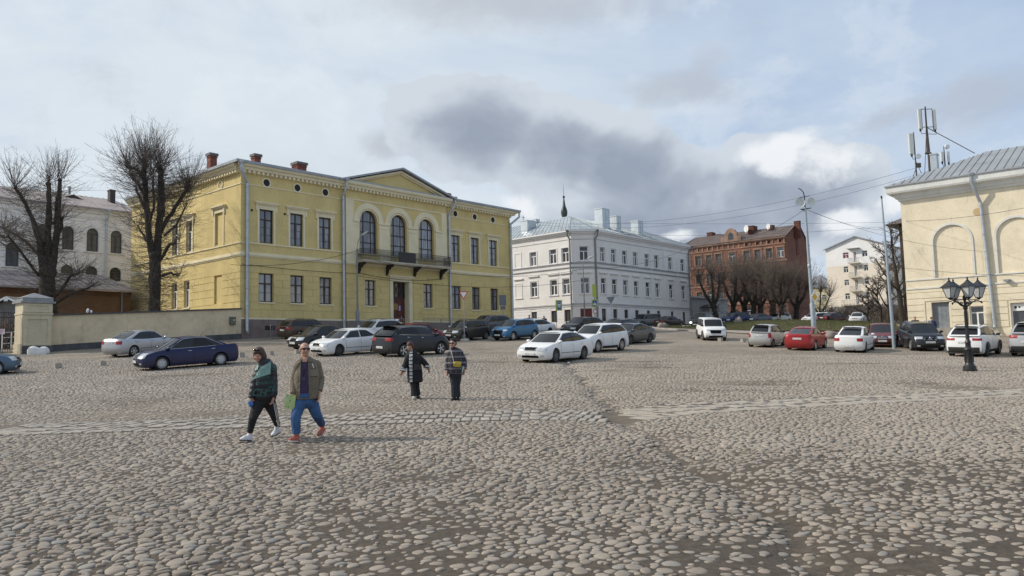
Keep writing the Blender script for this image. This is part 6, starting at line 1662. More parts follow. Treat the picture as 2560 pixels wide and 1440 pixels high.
def shoots(r, O, Dv, Ln, K=6, up=.5, wob=.10):
    "curved shoots from origins O along Dv, bending upwards"
    N = len(O); P = np.zeros((N,K,3)); P[:,0] = O; d = Dv/np.linalg.norm(Dv,axis=1,keepdims=True); st = (Ln/(K-1))[:,None]
    for k in range(1,K):
        d = d + r.normal(0,wob,(N,3)) + np.array([0,0,1.])*up*.22; d /= np.linalg.norm(d,axis=1,keepdims=True); P[:,k] = P[:,k-1]+d*st
    return P
def sub(r, P, per, lf, spread=.8, K=4, up=.3, tmin=.2):
    "side twigs along shoots"
    N, Kp, _ = P.shape; ii = np.repeat(np.arange(N), per); t_ = r.uniform(tmin,.95,len(ii))*(Kp-1); k = np.minimum(t_.astype(int),Kp-2); f = (t_-k)[:,None]
    O = P[ii,k]*(1-f)+P[ii,k+1]*f; d = P[ii,k+1]-P[ii,k]; ln = np.linalg.norm(P[:,-1]-P[:,0],axis=1)[ii]
    d = d/(np.linalg.norm(d,axis=1,keepdims=True)+1e-9) + r.normal(0,spread,(len(ii),3))
    return shoots(r, O, d, ln*lf*r.uniform(.5,1.3,len(ii))*(1.1-t_/(Kp-1)*.6), K, up, .12)
def taper(P, r0, r1): N,K,_ = P.shape; return np.linspace(1,0,K)[None]*(r0-r1) [:,None] + r1 if hasattr(r0,'__len__') else np.tile(np.linspace(r0,r1,K),(N,1))
def pixel_tree(name, label, Y, base, limbs, knots, fuzz, seed, group=None, twig=TWIG, twr=.0165, cat='tree'):
    "a pollarded tree: limbs as (px,py,radius px,depth offset) polylines, knots as (px,py,dz,n,length,spread,up)"
    r = np.random.default_rng(seed); B = at(base[0], base[1], Y); B.z = gz(B.x,B.y); k = Y/FPX
    o = empty(name, B, label=label, cat=cat, group=group)
    def W3(px, py, dy): p = at(px, py, Y+dy)-B; return np.array(p)
    mb = MB(); segs = []
    for lb in limbs:
        pts = [W3(a,b_,dy) for a,b_,rp,dy in lb]; rad = [rp*k for a,b_,rp,dy in lb]
        P_, R_ = [], []
        for i in range(len(pts)-1):
            for t_ in (0,.34,.67): P_.append(pts[i]*(1-t_)+pts[i+1]*t_ + (r.normal(0,.035,3) if t_ else 0)); R_.append((rad[i]*(1-t_)+rad[i+1]*t_)*r.uniform(.92,1.1))
        P_.append(pts[-1]); R_.append(rad[-1]); mb.tube(P_, R_, 9); segs.append((np.array(P_), np.array(R_)))
        if lb[-1][2] > 3: mb.ell(pts[-1], rad[-1]*1.25, rad[-1]*1.25, rad[-1]*1.1, 8, 6)
    build('trunk', mb, BARK, o, smooth=60)
    sets = []
    for (a,b_,dy,n_,ln,sp,up) in knots:
        c = W3(a,b_,dy); D0 = r.normal(0,sp,(n_,3)); D0[:,2] = np.abs(D0[:,2])*.7+up
        P = shoots(r, c+r.normal(0,.12,(n_,3)), D0, ln*r.uniform(.55,1.15,n_), 6, .55, .09)
        sets.append(tubes_np(P, np.tile(np.linspace(twr*1.25,twr*.35,6),(n_,1)))); T2 = sub(r, P, 4, .38, .7); sets.append(tubes_np(T2, np.tile(np.linspace(twr*.55,twr*.25,4),(len(T2),1))))
    for (si, n_, ln, up, t0, t1) in fuzz:       # shoots all along a limb, arching outwards
        P_, R_ = segs[si]; t_ = r.uniform(t0,t1,n_)*(len(P_)-1); i = np.minimum(t_.astype(int),len(P_)-2); f = (t_-i)[:,None]; O = P_[i]*(1-f)+P_[i+1]*f
        a = r.uniform(0,2*PI,n_); D0 = np.stack([np.cos(a),np.sin(a),r.normal(up,.25,n_)],-1)
        P = shoots(r, O, D0, ln*r.uniform(.3,1.1,n_), 6, .26, .085)
        sets.append(tubes_np(P, np.tile(np.linspace(twr,twr*.3,6),(n_,1)))); T2 = sub(r, P, 4, .42, .65); sets.append(tubes_np(T2, np.tile(np.linspace(twr*.5,twr*.25,4),(len(T2),1))))
    link('crown', np_mesh('crown', sets, twig), o); return o
pixel_tree('pollarded_tree','tall pollarded bare tree with two dark stems before the left side of the yellow mansion', 59, (386,850),
 [[(386,850,17,0),(385,780,15,0),(386,700,14,0),(388,640,13,0)],
  [(384,650,10,0),(374,600,8.3,-.2),(367,520,7.5,-.3),(362,450,6.8,-.4),(361,420,5.5,-.4)],
  [(391,650,10.5,.1),(396,590,9,.2),(400,520,8,.3),(402,470,7.5,.3),(402,430,6.8,.3)],
  [(396,600,6,.2),(420,545,5,.6),(447,505,4.5,.9),(470,474,4,1.1)],
  [(362,450,4.5,-.4),(345,425,3.5,-.7),(318,419,3,-.9)],[(364,490,4.5,-.4),(348,465,4,-.2),(333,446,3.2,0)],[(366,530,4,-.3),(352,500,3.5,-.9),(340,470,2.6,-1.2)],
  [(397,560,4,.3),(410,530,3.5,1.2),(408,505,3,1.4)],[(400,650,4.5,0),(425,610,3.8,-.9),(440,605,3,-1.1)],[(400,690,4,0),(428,682,3.2,.7),(445,690,2.5,1.0)],[(378,620,3.5,0),(360,590,3,.8),(348,570,2.3,1.2)],[(372,560,3.5,-.3),(385,520,3,-1.2),(383,440,2.6,-1.3)],[(410,590,3,.5),(440,565,2.6,1.4),(462,520,2,1.8)]],
 [(361,415,-.4,80,3.5,.65,.85),(400,428,.3,76,3.2,.7,.85),(470,474,1.1,62,3.1,.65,.9),(318,419,-.9,34,3.1,.6,.8),(333,446,0,30,3.0,.7,.5),(340,470,-1.2,28,2.8,.8,.35),(408,505,1.4,18,2.5,.6,.7),(440,605,-1.1,16,1.8,.8,.2),(445,690,1,16,1.5,.9,-.1),(348,570,1.2,18,2.1,.9,.1),(383,440,-1.3,24,2.8,.6,.9),(462,520,1.8,18,2.0,.7,.5)],
 [(1,270,4.3,.10,.1,1),(2,270,4.3,.08,.05,1),(0,190,3.4,-.10,.35,1),(3,90,2.6,.1,.2,1),(0,80,2.2,-.4,.35,.9),(4,30,1.8,.5,.2,1),(5,30,1.8,.4,.2,1)], 21, 'pollarded trees behind the boundary wall')
pixel_tree('pollarded_tree','leaning pollarded bare tree with sawn-off stumps behind the gate pillar', 56, (122,860),
 [[(124,880,23,0),(122,800,20,0),(119,720,18,0),(120,680,17,0)],
  [(112,700,10,0),(104,640,8.5,-.2),(99,600,7,-.3),(80,545,5,-.5),(55,495,4.3,-.8),(38,470,3.5,-1.0)],
  [(122,690,11,.1),(119,620,9.5,.1),(121,560,7.5,.2),(123,500,6.3,.2),(121,460,5.6,.2)],
  [(128,690,10.5,0),(136,640,8.5,.2),(140,590,6.8,.2),(147,520,5.3,.4),(150,450,4.4,.4)],
  [(125,560,5,.3),(138,555,5,.8),(143,500,4,1)],[(143,610,5,.3),(151,575,4,.5),(155,545,4,.6)],
  [(138,740,5,0),(175,690,3.2,-1),(200,680,2.4,-1.4)],[(98,690,4,0),(60,640,3,-1),(20,590,2,-1.8)],[(100,640,4,0),(60,600,3,1.1),(10,570,2,1.7)],[(135,760,4.5,0),(190,730,3,-.8),(230,715,2,-1.2)]],
 [(38,468,-1,30,2.6,.45,.9),(121,455,.2,26,2.4,.5,.9),(150,446,.4,28,2.6,.5,.9),(143,500,1,16,2.0,.7,.5),(155,545,.6,16,1.8,.8,.3),(200,680,-1.4,16,1.5,.8,.3),(20,590,-1.8,20,1.8,.8,.4),(10,570,1.7,16,1.8,.8,.4),(230,715,-1.2,10,1.2,.8,.2)],
 [(1,190,3.2,.2,.2,1),(2,100,3.0,.2,.1,1),(3,120,3.2,.15,.1,1),(7,100,2.4,.2,.2,1),(8,90,2.3,.2,.2,1),(6,80,2.2,.2,.2,1),(9,60,1.9,.2,.2,1),(0,120,3.0,.05,.35,1)], 5, 'pollarded trees behind the boundary wall')
def row_tree(label, px, Y, top, lean, seed, dense=1.0, base_white=False, twig=TWIGB, group='bare trees before the red tenement', spread=1.0, trunk=7.5):
    B0 = at(px, 700, Y); zb = gz(B0.x,B0.y); k = Y/FPX
    pyb = 720-FPX*(Vector((B0.x,B0.y,zb)).dot(UP)/Vector((B0.x,B0.y,zb)).dot(FWD)); h = pyb-top
    l = lean; r = random.Random(seed)
    f = pyb-h*.30
    limbs = [[(px,pyb+4,trunk,0),(px+l*.2,pyb-h*.15,trunk*.85,0),(px+l*.35,f,trunk*.8,0)]]
    ends = []
    for sgn, ln in ((-1,.42),(.15,.5),(1,.4)):
        ex = px+l*.6+sgn*h*.20*spread*r.uniform(.7,1.2); ey = f-h*ln*r.uniform(.85,1.05); dy = r.uniform(-1.5,1.5)
        limbs.append([(px+l*.35,f+3,trunk*.55,0),((px+l*.35+ex)/2+sgn*3,(f+ey)/2+2,trunk*.45,dy*.5),(ex,ey,trunk*.32,dy)]); ends.append((ex,ey,dy))
    nn = int(40*dense)
    knots = [(x,y,dy,nn,3.9,.7,.75) for x,y,dy in ends]; fuzz = [(i,int(44*dense),3.6,.3,.2,1) for i in (1,2,3)]+[(0,int(30*dense),2.2,.1,.45,1)]
    o = pixel_tree('bare_tree', label, Y, (px,pyb), limbs, knots, fuzz, seed, group, twig, .024)
    if base_white: mb = MB(); mb.tube([(0,0,-.2),(0,0,1.1)],[trunk*k*1.08,trunk*k*1.04],12,False); build('whitewash_band', mb, mat('whitewash',(.68,.67,.65)), o)
for i,(px,Y,top,lean,wh_,lab) in enumerate([(1796,112,662,-34,0,'bare tree with a trunk leaning left at the grey annexe roof'),(1832,118,648,6,0,'thick upright bare tree right of the grey annexe'),(1880,114,655,14,0,'bare tree forking low in the middle of the row before the red tenement'),(1903,120,668,-6,0,'slim bare tree behind the low-forking one'),
    (1936,112,660,-10,1,'bare tree with a whitewashed base and dark straight stem'),(1958,110,670,-16,1,'second whitewashed tree leaning left next to the dark straight one'),(1990,113,678,4,0,'short bare tree at the gable wall of the red tenement'),(1862,121,664,-4,0,'thin bare tree standing against the middle of the red tenement')]):
    row_tree(lab, px, Y, top, lean, 40+i, 1.15, wh_)
row_tree('hazy far bare tree in the gap right of the tall pole', 2048, 175, 700, 0, 61, 1.4, False, mat('twig_far',(.13,.11,.10),.9,.1), 'bare trees by the apartment block', 1.2, 4)
def branchy(name, label, px, Y, hgt, seed, spreadv, group=None, lean=(0,0), tr=.26, n1=11, lvl2=7, tw=TWIG):
    r = np.random.default_rng(seed); B = at(px,700,Y); B.z = gz(B.x,B.y); o = empty(name, B, label=label, cat='tree', group=group)
    T = np.array([[lean[0]*t_, lean[1]*t_, hgt*.92*t_] for t_ in np.linspace(0,1,10)]) + np.cumsum(r.normal(0,.10,(10,3))*[1,1,0],0)
    T[0] = (0,0,-.3); mb = MB(); mb.tube([tuple(p) for p in T], list(np.linspace(tr,.03,10)), 9)
    t_ = r.uniform(.22,.95,n1)*9; i = t_.astype(int); i = np.minimum(i,8); O = T[i]+(T[i+1]-T[i])*(t_-i)[:,None]; a = r.uniform(0,2*PI,n1)
    D0 = np.stack([np.cos(a)*spreadv,np.sin(a)*spreadv,r.uniform(.35,.9,n1)],-1); L1 = hgt*.42*(1.15-t_/9*.75)*r.uniform(.7,1.2,n1)
    P1 = shoots(r,O,D0,L1,8,.25,.16)
    for p, q_ in zip(P1, t_): mb.tube([tuple(x) for x in p], list(np.linspace(.10*(1.2-q_/9*.7),.022,8)), 6)
    build('trunk', mb, BARK, o, smooth=60)
    P2 = sub(r,P1,lvl2,.5,.75,6,.3,.15); P3 = sub(r,P2,6,.5,.8,5,.25); P4 = sub(r,P3,3,.5,.8,3,.2)
    P2b = sub(r,T[None,3:],10,.3,.9,5,.3)
    link('crown', np_mesh('crown', [tubes_np(P2,np.tile(np.linspace(.035,.014,6),(len(P2),1))),tubes_np(P2b,np.tile(np.linspace(.03,.012,5),(len(P2b),1))),tubes_np(P3,np.tile(np.linspace(.018,.009,5),(len(P3),1))),tubes_np(P4,np.tile(np.linspace(.011,.007,3),(len(P4),1)))], tw), o)
branchy('bare_tree','big spreading bare tree against the left edge of the cream house',2252,80,11.6,9,1.0,'bare trees by the cream house',(-.6,0),.34,15,8)
branchy('bare_tree','second bare tree standing behind the flagpole',2216,92,9.5,12,1.0,'bare trees by the cream house',(.3,0),.2,12,7)
branchy('bare_tree','low many-branched bare tree below the balconies of the apartment block',2168,100,5.2,15,1.2,'bare trees by the cream house',(0,0),.16,14,7)
branchy('bare_tree','bare sapling left of the big spreading tree',2196,96,6.5,17,1.0,'bare trees by the cream house',(0,0),.14,12,7)
def bush(label, px, Y, w, h, n_, seed, m=TWIG, group='leafless bushes on the bank'):
    r = np.random.default_rng(seed); B = at(px,700,Y); B.z = gz(B.x,B.y)
    O = np.stack([r.normal(0,w*.28,n_),r.normal(0,w*.18,n_),np.zeros(n_)],-1); D0 = np.stack([O[:,0]/w*1.6+r.normal(0,.3,n_),r.normal(0,.4,n_),np.ones(n_)],-1)
    P = shoots(r,O,D0,h*r.uniform(.5,1.1,n_),5,.1,.16); T2 = sub(r,P,9,.45,.8,4,.2)
    me = np_mesh('bush', [tubes_np(P,np.tile(np.linspace(.03,.014,5),(n_,1))),tubes_np(T2,np.tile(np.linspace(.02,.012,4),(len(T2),1)))], m); o = link('bush', me, None, B, label=label, cat='bush', group=group)
bush('dark leafless bush right of the tall pole',2078,118,6,2.6,130,1); bush('dark leafless bush beneath the apartment block wall',2112,122,5,2.0,90,2); bush('wide brown bush right of the far white saloon',2195,108,4.5,3.4,120,3,TWIGB); bush('thin bush on the bank by the big spreading tree',2225,98,3,2.4,60,4,TWIGB)
bush('bare brown bush behind the iron gate',8,55,2.4,2.6,90,5,TWIGB,'bushes behind the gate')

# ================================================================== verge, pavement and kerb on the right
def world(px, Y): q_ = ray(px,830); return (q_.x*Y, Y)
near = [world(*a) for a in ((1632,99),(1650,92.5),(1690,86),(1742,80),(1800,75),(1870,70),(1960,65.5),(2060,62.5),(2160,60.5),(2250,60))]
far = [world(*a) for a in ((1668,101),(1700,104),(1730,107),(1770,110),(1830,112),(1900,113),(1980,114),(2060,112),(2140,108),(2240,86))]
def strip_mesh(name, f0, f1, dz, m, kind='structure', sub_=26, smooth=True):
    A = []; seg = 8
    def dens(L): 
        o_ = []
        for (a,b_) in zip(L[:-1],L[1:]):
            for k in range(seg): t_ = k/seg; o_.append((a[0]*(1-t_)+b_[0]*t_, a[1]*(1-t_)+b_[1]*t_))
        return np.array(o_+[L[-1]])
    N_, F_ = dens(near), dens(far); ts = np.linspace(f0,f1,sub_)
    X = N_[None,:,0]*(1-ts[:,None])+F_[None,:,0]*ts[:,None]; Y = N_[None,:,1]*(1-ts[:,None])+F_[None,:,1]*ts[:,None]
    Z = g0(X,Y)+dz(X,Y) if callable(dz) else g0(X,Y)+dz
    me = grid_mesh(name, X, Y, Z); me.materials.append(m); return link(name, me, kind=kind)
PAVE = mat('sandy_pavement', (.30,.255,.21), .92, .2, .4, .3, 20); 
gm2, t, b = newmat('verge_grass'); P = t.new('ShaderNodeNewGeometry').outputs['Position']
n1 = t.noise(.35,6,.65,P,.5); n2 = t.noise(5,5,.7,P)
c = t.ramp(t.math('MULTIPLY_ADD', n2, .45, t.math('MULTIPLY', n1, .55)), [(.36,(.13,.102,.068)),(.46,(.115,.102,.058)),(.56,(.088,.09,.042)),(.68,(.165,.132,.085))]); t.l.new(c, b.inputs['Base Color']); b.inputs['Roughness'].default_value = .95; b.inputs['Specular IOR Level'].default_value = .15
bp = t.new('ShaderNodeBump'); bp.inputs['Strength'].default_value = .9; bp.inputs['Distance'].default_value = .08; t.l.new(t.noise(9,5,.75,P), bp.inputs['Height']); t.l.new(bp.outputs[0], b.inputs['Normal'])
strip_mesh('pavement', -.01, .16, .12, PAVE)
strip_mesh('grass_verge', .16, 1.0, lambda X,Y: .15+.35*np.exp(-((X-36)/9)**2)*np.clip((Y-60)/20,0,1), gm2)
mb = MB(); pts = near; step = []
KB = mat('kerb_granite', (.33,.30,.27), .85, .25, 1.5, .2, 30)
for (a,b_) in zip(pts[:-1],pts[1:]):
    L = math.hypot(b_[0]-a[0],b_[1]-a[1]); k = max(1,int(L/1.1))
    for i in range(k):
        p = [a[j]+(b_[j]-a[j])*(i+.01)/k for j in (0,1)]; q_ = [a[j]+(b_[j]-a[j])*(i+.99)/k for j in (0,1)]
        mb.bar((p[0],p[1],g0f(*p)+.03),(q_[0],q_[1],g0f(*q_)+.03),.20,.24)
build('kerb', mb, KB, kind='structure')
# grass blades on the verge
r = np.random.default_rng(5); n_ = 26000
tt = r.uniform(.17,.85,n_); kk = r.uniform(0,len(near)-1.001,n_); i = kk.astype(int); f = kk-i; Na = np.array(near); Fa = np.array(far)
xy = (Na[i]*(1-f)[:,None]+Na[i+1]*f[:,None])*(1-tt)[:,None]+(Fa[i]*(1-f)[:,None]+Fa[i+1]*f[:,None])*tt[:,None]
z = g0(xy[:,0],xy[:,1])+.12+.35*np.exp(-((xy[:,0]-36)/9)**2)*np.clip((xy[:,1]-60)/20,0,1)
O = np.concatenate([xy,z[:,None]],1); Pp = shoots(r,O,r.normal(0,.5,(n_,3))*[1,1,0]+[0,0,1],r.uniform(.08,.22,n_),3,0,.2)
link('grass', np_mesh('grass', [tubes_np(Pp,np.tile(np.array([.02,.014,.004]),(n_,1)))], mat('grass_blade',(.10,.105,.04),.9,.35,.5)), kind='stuff', label='short dull spring grass on the verge', cat='grass')
def rock(name, label, px, Y, w, h, seed, m=None, cat='boulder', group=None, z=None):
    B = at(px,800,Y); B.z = gz(B.x,B.y) if z is None else z; r = random.Random(seed); mb = MB()
    for k in range(5): mb.ell((r.uniform(-.3,.3)*w,r.uniform(-.2,.2)*w,h*r.uniform(.2,.5)), w*r.uniform(.28,.42), w*r.uniform(.28,.4), h*r.uniform(.4,.6), 9, 6)
    me = remesh(mb, name, max(.03,w/18), 2, [m or mat('boulder_stone',(.26,.225,.195),.9,.3,2.5,.5,20)]); return link(name, me, None, B, r.uniform(0,6), label=label, cat=cat, group=group)
rock('boulder','rounded pinkish boulder at the kerb behind the brown saloon',1655,95,1.25,.8,1,group='boulders on the verge'); rock('boulder','upright stone boulder on the grass in front of the dark blue car',1847,100,.9,1.25,2,group='boulders on the verge'); rock('boulder','low boulder beside the white compact saloon',2076,61,1.25,.6,3,group='boulders on the verge'); rock('boulder','flat reddish boulder at the foot of the white house near its drainpipe',1715,95,1.1,.4,4,group='boulders on the verge')
rock('boulder','flattish stone behind the tall flagpole foot',2222,58,1.6,.55,6,group='boulders on the verge')

# ================================================================== bollards
CONC = mat('weathered_concrete', (.34,.315,.275), .92, .2, 4, .4, 30, stain=.3)
def bollard(px, py, s, lab, tilt=0):
    p = hit(px, py); mb = MB(); h = s*.95; bv = s*.06
    bm = bmesh.new(); bmesh.ops.create_cube(bm, size=1); bmesh.ops.scale(bm, vec=(s,s,h), verts=bm.verts); bmesh.ops.bevel(bm, geom=bm.edges[:], offset=bv, segments=2, affect='EDGES'); me = bpy.data.meshes.new('bollard'); bm.to_mesh(me); bm.free(); me.materials.append(CONC)
    o = link('concrete_bollard', me, None, (p.x,p.y,p.z+h*.42), label=lab, cat='bollard', group='square concrete bollards'); o.rotation_euler = (R(tilt),R(tilt*.5),GA+R(tilt*3))
for a in [(35,927,.40,'concrete cube bollard before the front wheel of the blue-grey hatchback'),(144,921,.30,'concrete cube bollard right of the blue-grey hatchback'),(256,914,.27,'concrete cube bollard between the silver and navy saloons, standing nearest the square'),(603,893,.30,'concrete cube bollard just behind the navy saloon'),(676,888,.28,'concrete cube bollard behind the head of the woman in the green jacket',6),(743,884,.28,'concrete cube bollard behind the bald man'),
   (1801,853,.30,'pale concrete cube bollard under the bumper of the white utility estate'),(1858,855,.30,'pale concrete bollard at the rear of the silver city hatchback',-7),(2314,873,.26,'concrete cube bollard before the black crossover by the cream house')]: bollard(*a)
# ================================================================== crowd barriers along the mansion
BARR = mat('barrier_galvanised', (.25,.245,.25), .5, .15, 3, metal=.4)
mb = MB(); bl = 2.25
for i in range(17): mb.bar((.08+i*(bl-.16)/16,0,.18),(.08+i*(bl-.16)/16,0,1.05),.016)
bars = mb.mesh('bars', BARR); mb = MB()
mb.tube([(.04,0,.14),(.04,0,1.02),(.08,0,1.08),(bl-.08,0,1.08),(bl-.04,0,1.02),(bl-.04,0,.14),(.04,0,.14)], .022, 6)
for x in (.3,bl-.3): mb.bar((x,-.32,.02),(x,.32,.02),.04); mb.bar((x,0,.02),(x,0,.16),.035)
frame_ = mb.mesh('frame', BARR)
u = 1.35; i = 0
while u < 31:
    if not (14.6 < u+1.1 < 17.6):
        p = yw(u, 2.1); q_ = yw(u+bl, 2.1); za, zb2 = gz(p.x,p.y), gz(q_.x,q_.y); o = empty('crowd_barrier', (p.x,p.y,za), label='grey metal crowd barrier in the line before the yellow mansion', cat='barrier', group='metal crowd barriers along the yellow mansion'); o.rotation_euler = (0,-math.atan2(zb2-za,bl),GA)
        link('frame', frame_, o); link('bars', bars, o); i += 1
    u += bl+.03
# ================================================================== signs, lamps, poles
SPOLE = mat('sign_pole', (.36,.375,.385), .45, .15, 4, metal=.5); SBACK = mat('sign_back', (.16,.17,.18), .6, .12, 5, metal=.2); SWHITE = mat('sign_white', (.74,.74,.74), .4, .03); SRED = mat('sign_red', (.50,.03,.025), .4, .05); LIME = mat('sign_lime', (.42,.50,.06), .45, .05); SBLUE = mat('sign_blue', (.02,.075,.30), .4, .05); SYEL = mat('sign_yellow', (.62,.36,.02), .4, .05)
def pole_at(px, Y, pyt=None, h=None):
    B = at(px,800,Y); B.z = gz(B.x,B.y)
    if pyt is not None: h = at(px,pyt,Y).z-B.z
    return B, h
def tri(mb, c, s, y0, y1, down=True):
    hgt = s*.866; sg = -1 if down else 1; pts = [(c[0]-s/2,c[1]-sg*hgt/3*1),(c[0]+s/2,c[1]-sg*hgt/3),(c[0],c[1]+sg*hgt*2/3)]
    pts = [(x, z) for x,z in pts]; mb.prism(pts, y0, y1)
B, h = hit(1161,853), 0
ys_ = empty('give_way_sign', B, R(8), label='red and white give way triangle on a tall pole set in a stone, facing us', cat='road sign')
h = at(1161,728,B.y).z-B.z; s = .74
mb = MB(); mb.tube([(0,0,0),(0,0,h-.05)],.035,10); build('pole', mb, SPOLE, ys_, smooth=60)
mb = MB(); tri(mb,(0,h-.23),s,-.06,-.04); sg_ = build('sign_plate', mb, SRED, ys_)
mb = MB(); tri(mb,(0,h-.235),s*.70,-.066,-.0602); build('sign_face', mb, SWHITE, sg_)
mb = MB(); rr = random.Random(2)
for k in range(4): mb.ell((rr.uniform(-.16,.16),rr.uniform(-.1,.1),.05),.26,.24,.16,9,6)
me = remesh(mb,'foot_stone',.04,2,[mat('pale_rock',(.42,.385,.33),.9,.2,3,.4,20)]); link('foot_stone', me, ys_)
def rectsign(name, label, px, Y, pyt, boards, rot=0, polem=SPOLE, prad=.035, group='road signs', ztop=None):
    B, h = pole_at(px, Y, pyt); o = empty(name, B, rot, label=label, cat='road sign', group=group); mb = MB(); mb.tube([(0,0,-.2),(0,0,h)],prad,8); build('pole', mb, polem, o, smooth=60)
    return o, h
o, h = rectsign('road_sign','two grey sign backs on a thin pole at the far corner of the yellow mansion',1258,76,737,None)
mb = MB(); mb.box(-.34,-.05,h-1.02,.34,-.03,h-.02); build('sign_plate', mb, SBACK, o); mb = MB(); mb.box(-.25,-.05,h-1.45,.25,-.03,h-1.08); build('sign_plate', mb, SBACK, o)
mb = MB(); mb.bar((-.33,.0,h-.5),(.33,0,h-.5),.04); build('bracket', mb, SPOLE, o)
o, h = rectsign('bus_stop_sign','lime bordered bus stop sign with a blue panel before the white corner house',1391,83,750,None)
mb = MB(); mb.box(.0,-.05,h-1.15,.66,-.03,h-.02); s_ = build('sign_plate', mb, LIME, o)
mb = MB(); mb.box(.14,-.06,h-1.03,.52,-.0505,h-.14); f_ = build('sign_face', mb, SBLUE, s_); mb = MB(); mb.box(.17,-.064,h-.62,.49,-.0605,h-.28); mb.box(.2,-.064,h-.8,.46,-.0605,h-.7); build('bus_symbol', mb, SWHITE, f_)
mb = MB(); mb.box(.2,-.067,h-.46,.46,-.0645,h-.33); build('bus_windows', mb, SBLUE, f_)
o, h = rectsign('crossing_sign','lime bordered pedestrian crossing sign stacked under a lime board at the white house corner',1488,92,710,None,0,GP,.06)
for (z0,z1,w) in ((h-1.55,h-.05,.24),(h-2.75,h-1.85,.36)):
    mb = MB(); mb.box(-w,-.09,z0,w,-.07,z1); s_ = build('sign_plate', mb, LIME, o)
    if w > .3:
        mb = MB(); mb.box(-.25,-.10,z0+.1,.25,-.0905,z1-.1); f_ = build('sign_face', mb, SBLUE, s_); mb = MB(); tri(mb,(0,z0+.36),.5,-.108,-.1005,False); build('triangle', mb, SWHITE, f_)
        mb = MB(); mb.ell((0,-.11,z0+.55),.035,.01,.035,8,5); mb.bar((0,-.11,z0+.5),(0,-.11,z0+.36),.05,.012); mb.bar((0,-.11,z0+.36),(-.07,-.11,z0+.2),.03,.012); mb.bar((0,-.11,z0+.36),(.07,-.11,z0+.2),.03,.012); build('walker', mb, GAPM, f_)
mb = MB(); mb.lathe([(.001,0),(.26,0),(.26,.02),(.001,.02)],20,(0,-.09,h-3.25),'y'); d_ = build('round_sign', mb, SRED, o); mb = MB(); mb.lathe([(.001,0),(.19,0)],20,(0,-.093,h-3.25),'y',False); build('sign_face', mb, SWHITE, d_)
o, h = rectsign('give_way_sign','grey triangular back of a give way sign on a slanting pole before the white house',1532,89,742,None)
o.rotation_euler = (0,R(-2.5),0); mb = MB(); tri(mb,(0,h-.28),.95,-.05,-.03); build('sign_plate', mb, SBACK, o); mb = MB(); tri(mb,(0,h-.28),.70,-.056,-.0505); build('sign_back_rib', mb, GP, o)
def street_lamp(label, px, Y, pyt, head, arm_h, prad=(.10,.06), sleeve=True, group='street lamps', py_base=None):
    B, h = pole_at(px, Y, arm_h); o = empty('street_lamp', B, label=label, cat='street lamp', group=group); k = Y/FPX
    mb = MB(); mb.tube([(0,0,-.3),(0,0,h)],[prad[0],prad[1]],10)
    if sleeve: mb.lathe([(prad[0]*1.7,-.3),(prad[0]*1.7,1.7),(prad[0]*1.2,1.9),(prad[0]*1.1,2.0)],12)
    build('pole', mb, mat('lamp_pole_grey',(.21,.225,.24),.5,.15,3,metal=.35), o, smooth=50)
    hx, hz = (head[0]-px)*k, (arm_h-head[1])*k+h; mb = MB()
    mb.tube([(0,0,h-.1),(hx*.12,-.05,h+(hz-h)*.45),(hx*.45,-.15,h+(hz-h)*.8),(hx*.8,-.25,hz-.03)],.03,6); build('arm', mb, SPOLE, o, smooth=60)
    mb = MB(); mb.M = Matrix.Translation((hx,-.3,hz)) @ Matrix.Rotation(-math.atan2((hz-h)*.5,abs(hx)+.01)*(1 if hx > 0 else -1)*.8, 4, 'Y'); mb.ell((0,0,0),.34,.15,.10,12,8); build('lamp_head', mb, mat('lamp_head_grey',(.5,.5,.48),.4,.1,3), o, smooth=60)
    return o, h
sl, h = street_lamp('grey street lamp with a curved arm and oval head before the balcony',894,67.2,580,(915,585),622)
street_lamp('thin leaning street lamp at the chamfered corner of the white house',1462,90,640,(1482,644),662,(.09,.05),False)
mb = MB()
# tall pole with two loudspeaker dishes
Y = 63; B, h = pole_at(2034, Y, 512); k = Y/FPX
tp = empty('loudspeaker_pole', B, label='tall grey pole carrying two round white loudspeaker dishes and a hooked lamp arm', cat='pole')
tp.rotation_euler = (0,R(-.9),0)
mb = MB(); mb.tube([(0,0,-.3),(0,0,h)],[.17,.09],12); mb.lathe([(.20,-.3),(.2,2.6),(.17,2.75)],12); mb.lathe([(.13,h*.52),(.16,h*.525),(.16,h*.545),(.12,h*.55)],10); build('shaft', mb, mat('pole_bluegrey',(.33,.375,.405),.5,.12,1.5,metal=.3,stain=.3), tp, smooth=50)
mb = MB(); mb.tube([(0,0,h-.1),(0,0,h+.75),(-.05,0,h+1.05),(-.25,-.1,h+1.25),(-.5,-.15,h+1.38)],[.05,.045,.04,.04,.035],8); mb.bar((-.42,0,h+.62),(.42,0,h+.75),.05); mb.bar((-.38,0,h-.35),(.45,-.1,h-.28),.07); mb.bar((0,0,h-.5),(-.3,0,h-.35),.05); build('arm', mb, IRON, tp, smooth=60)
for sg in (-1,1):
    mb = MB(); mb.lathe([(.05,.06),(.16,.02),(.37,-.10),(.385,-.12),(.36,-.11),(.20,.0),(.10,.02),(.09,-.06),(.001,-.07)],24,(0,0,0),'y',False); d_ = build('loudspeaker', mb, mat('speaker_white',(.62,.66,.64),.45,.12,3), tp, smooth=50); d_.location = (sg*.42-.02,-.16,h+.18); d_.rotation_euler = (R(8),0,R(sg*14))
    mb = MB(); mb.tube([(0,.04,0),(0,.35,0)],[.12,.07],10); build('driver', mb, GREYM, d_)
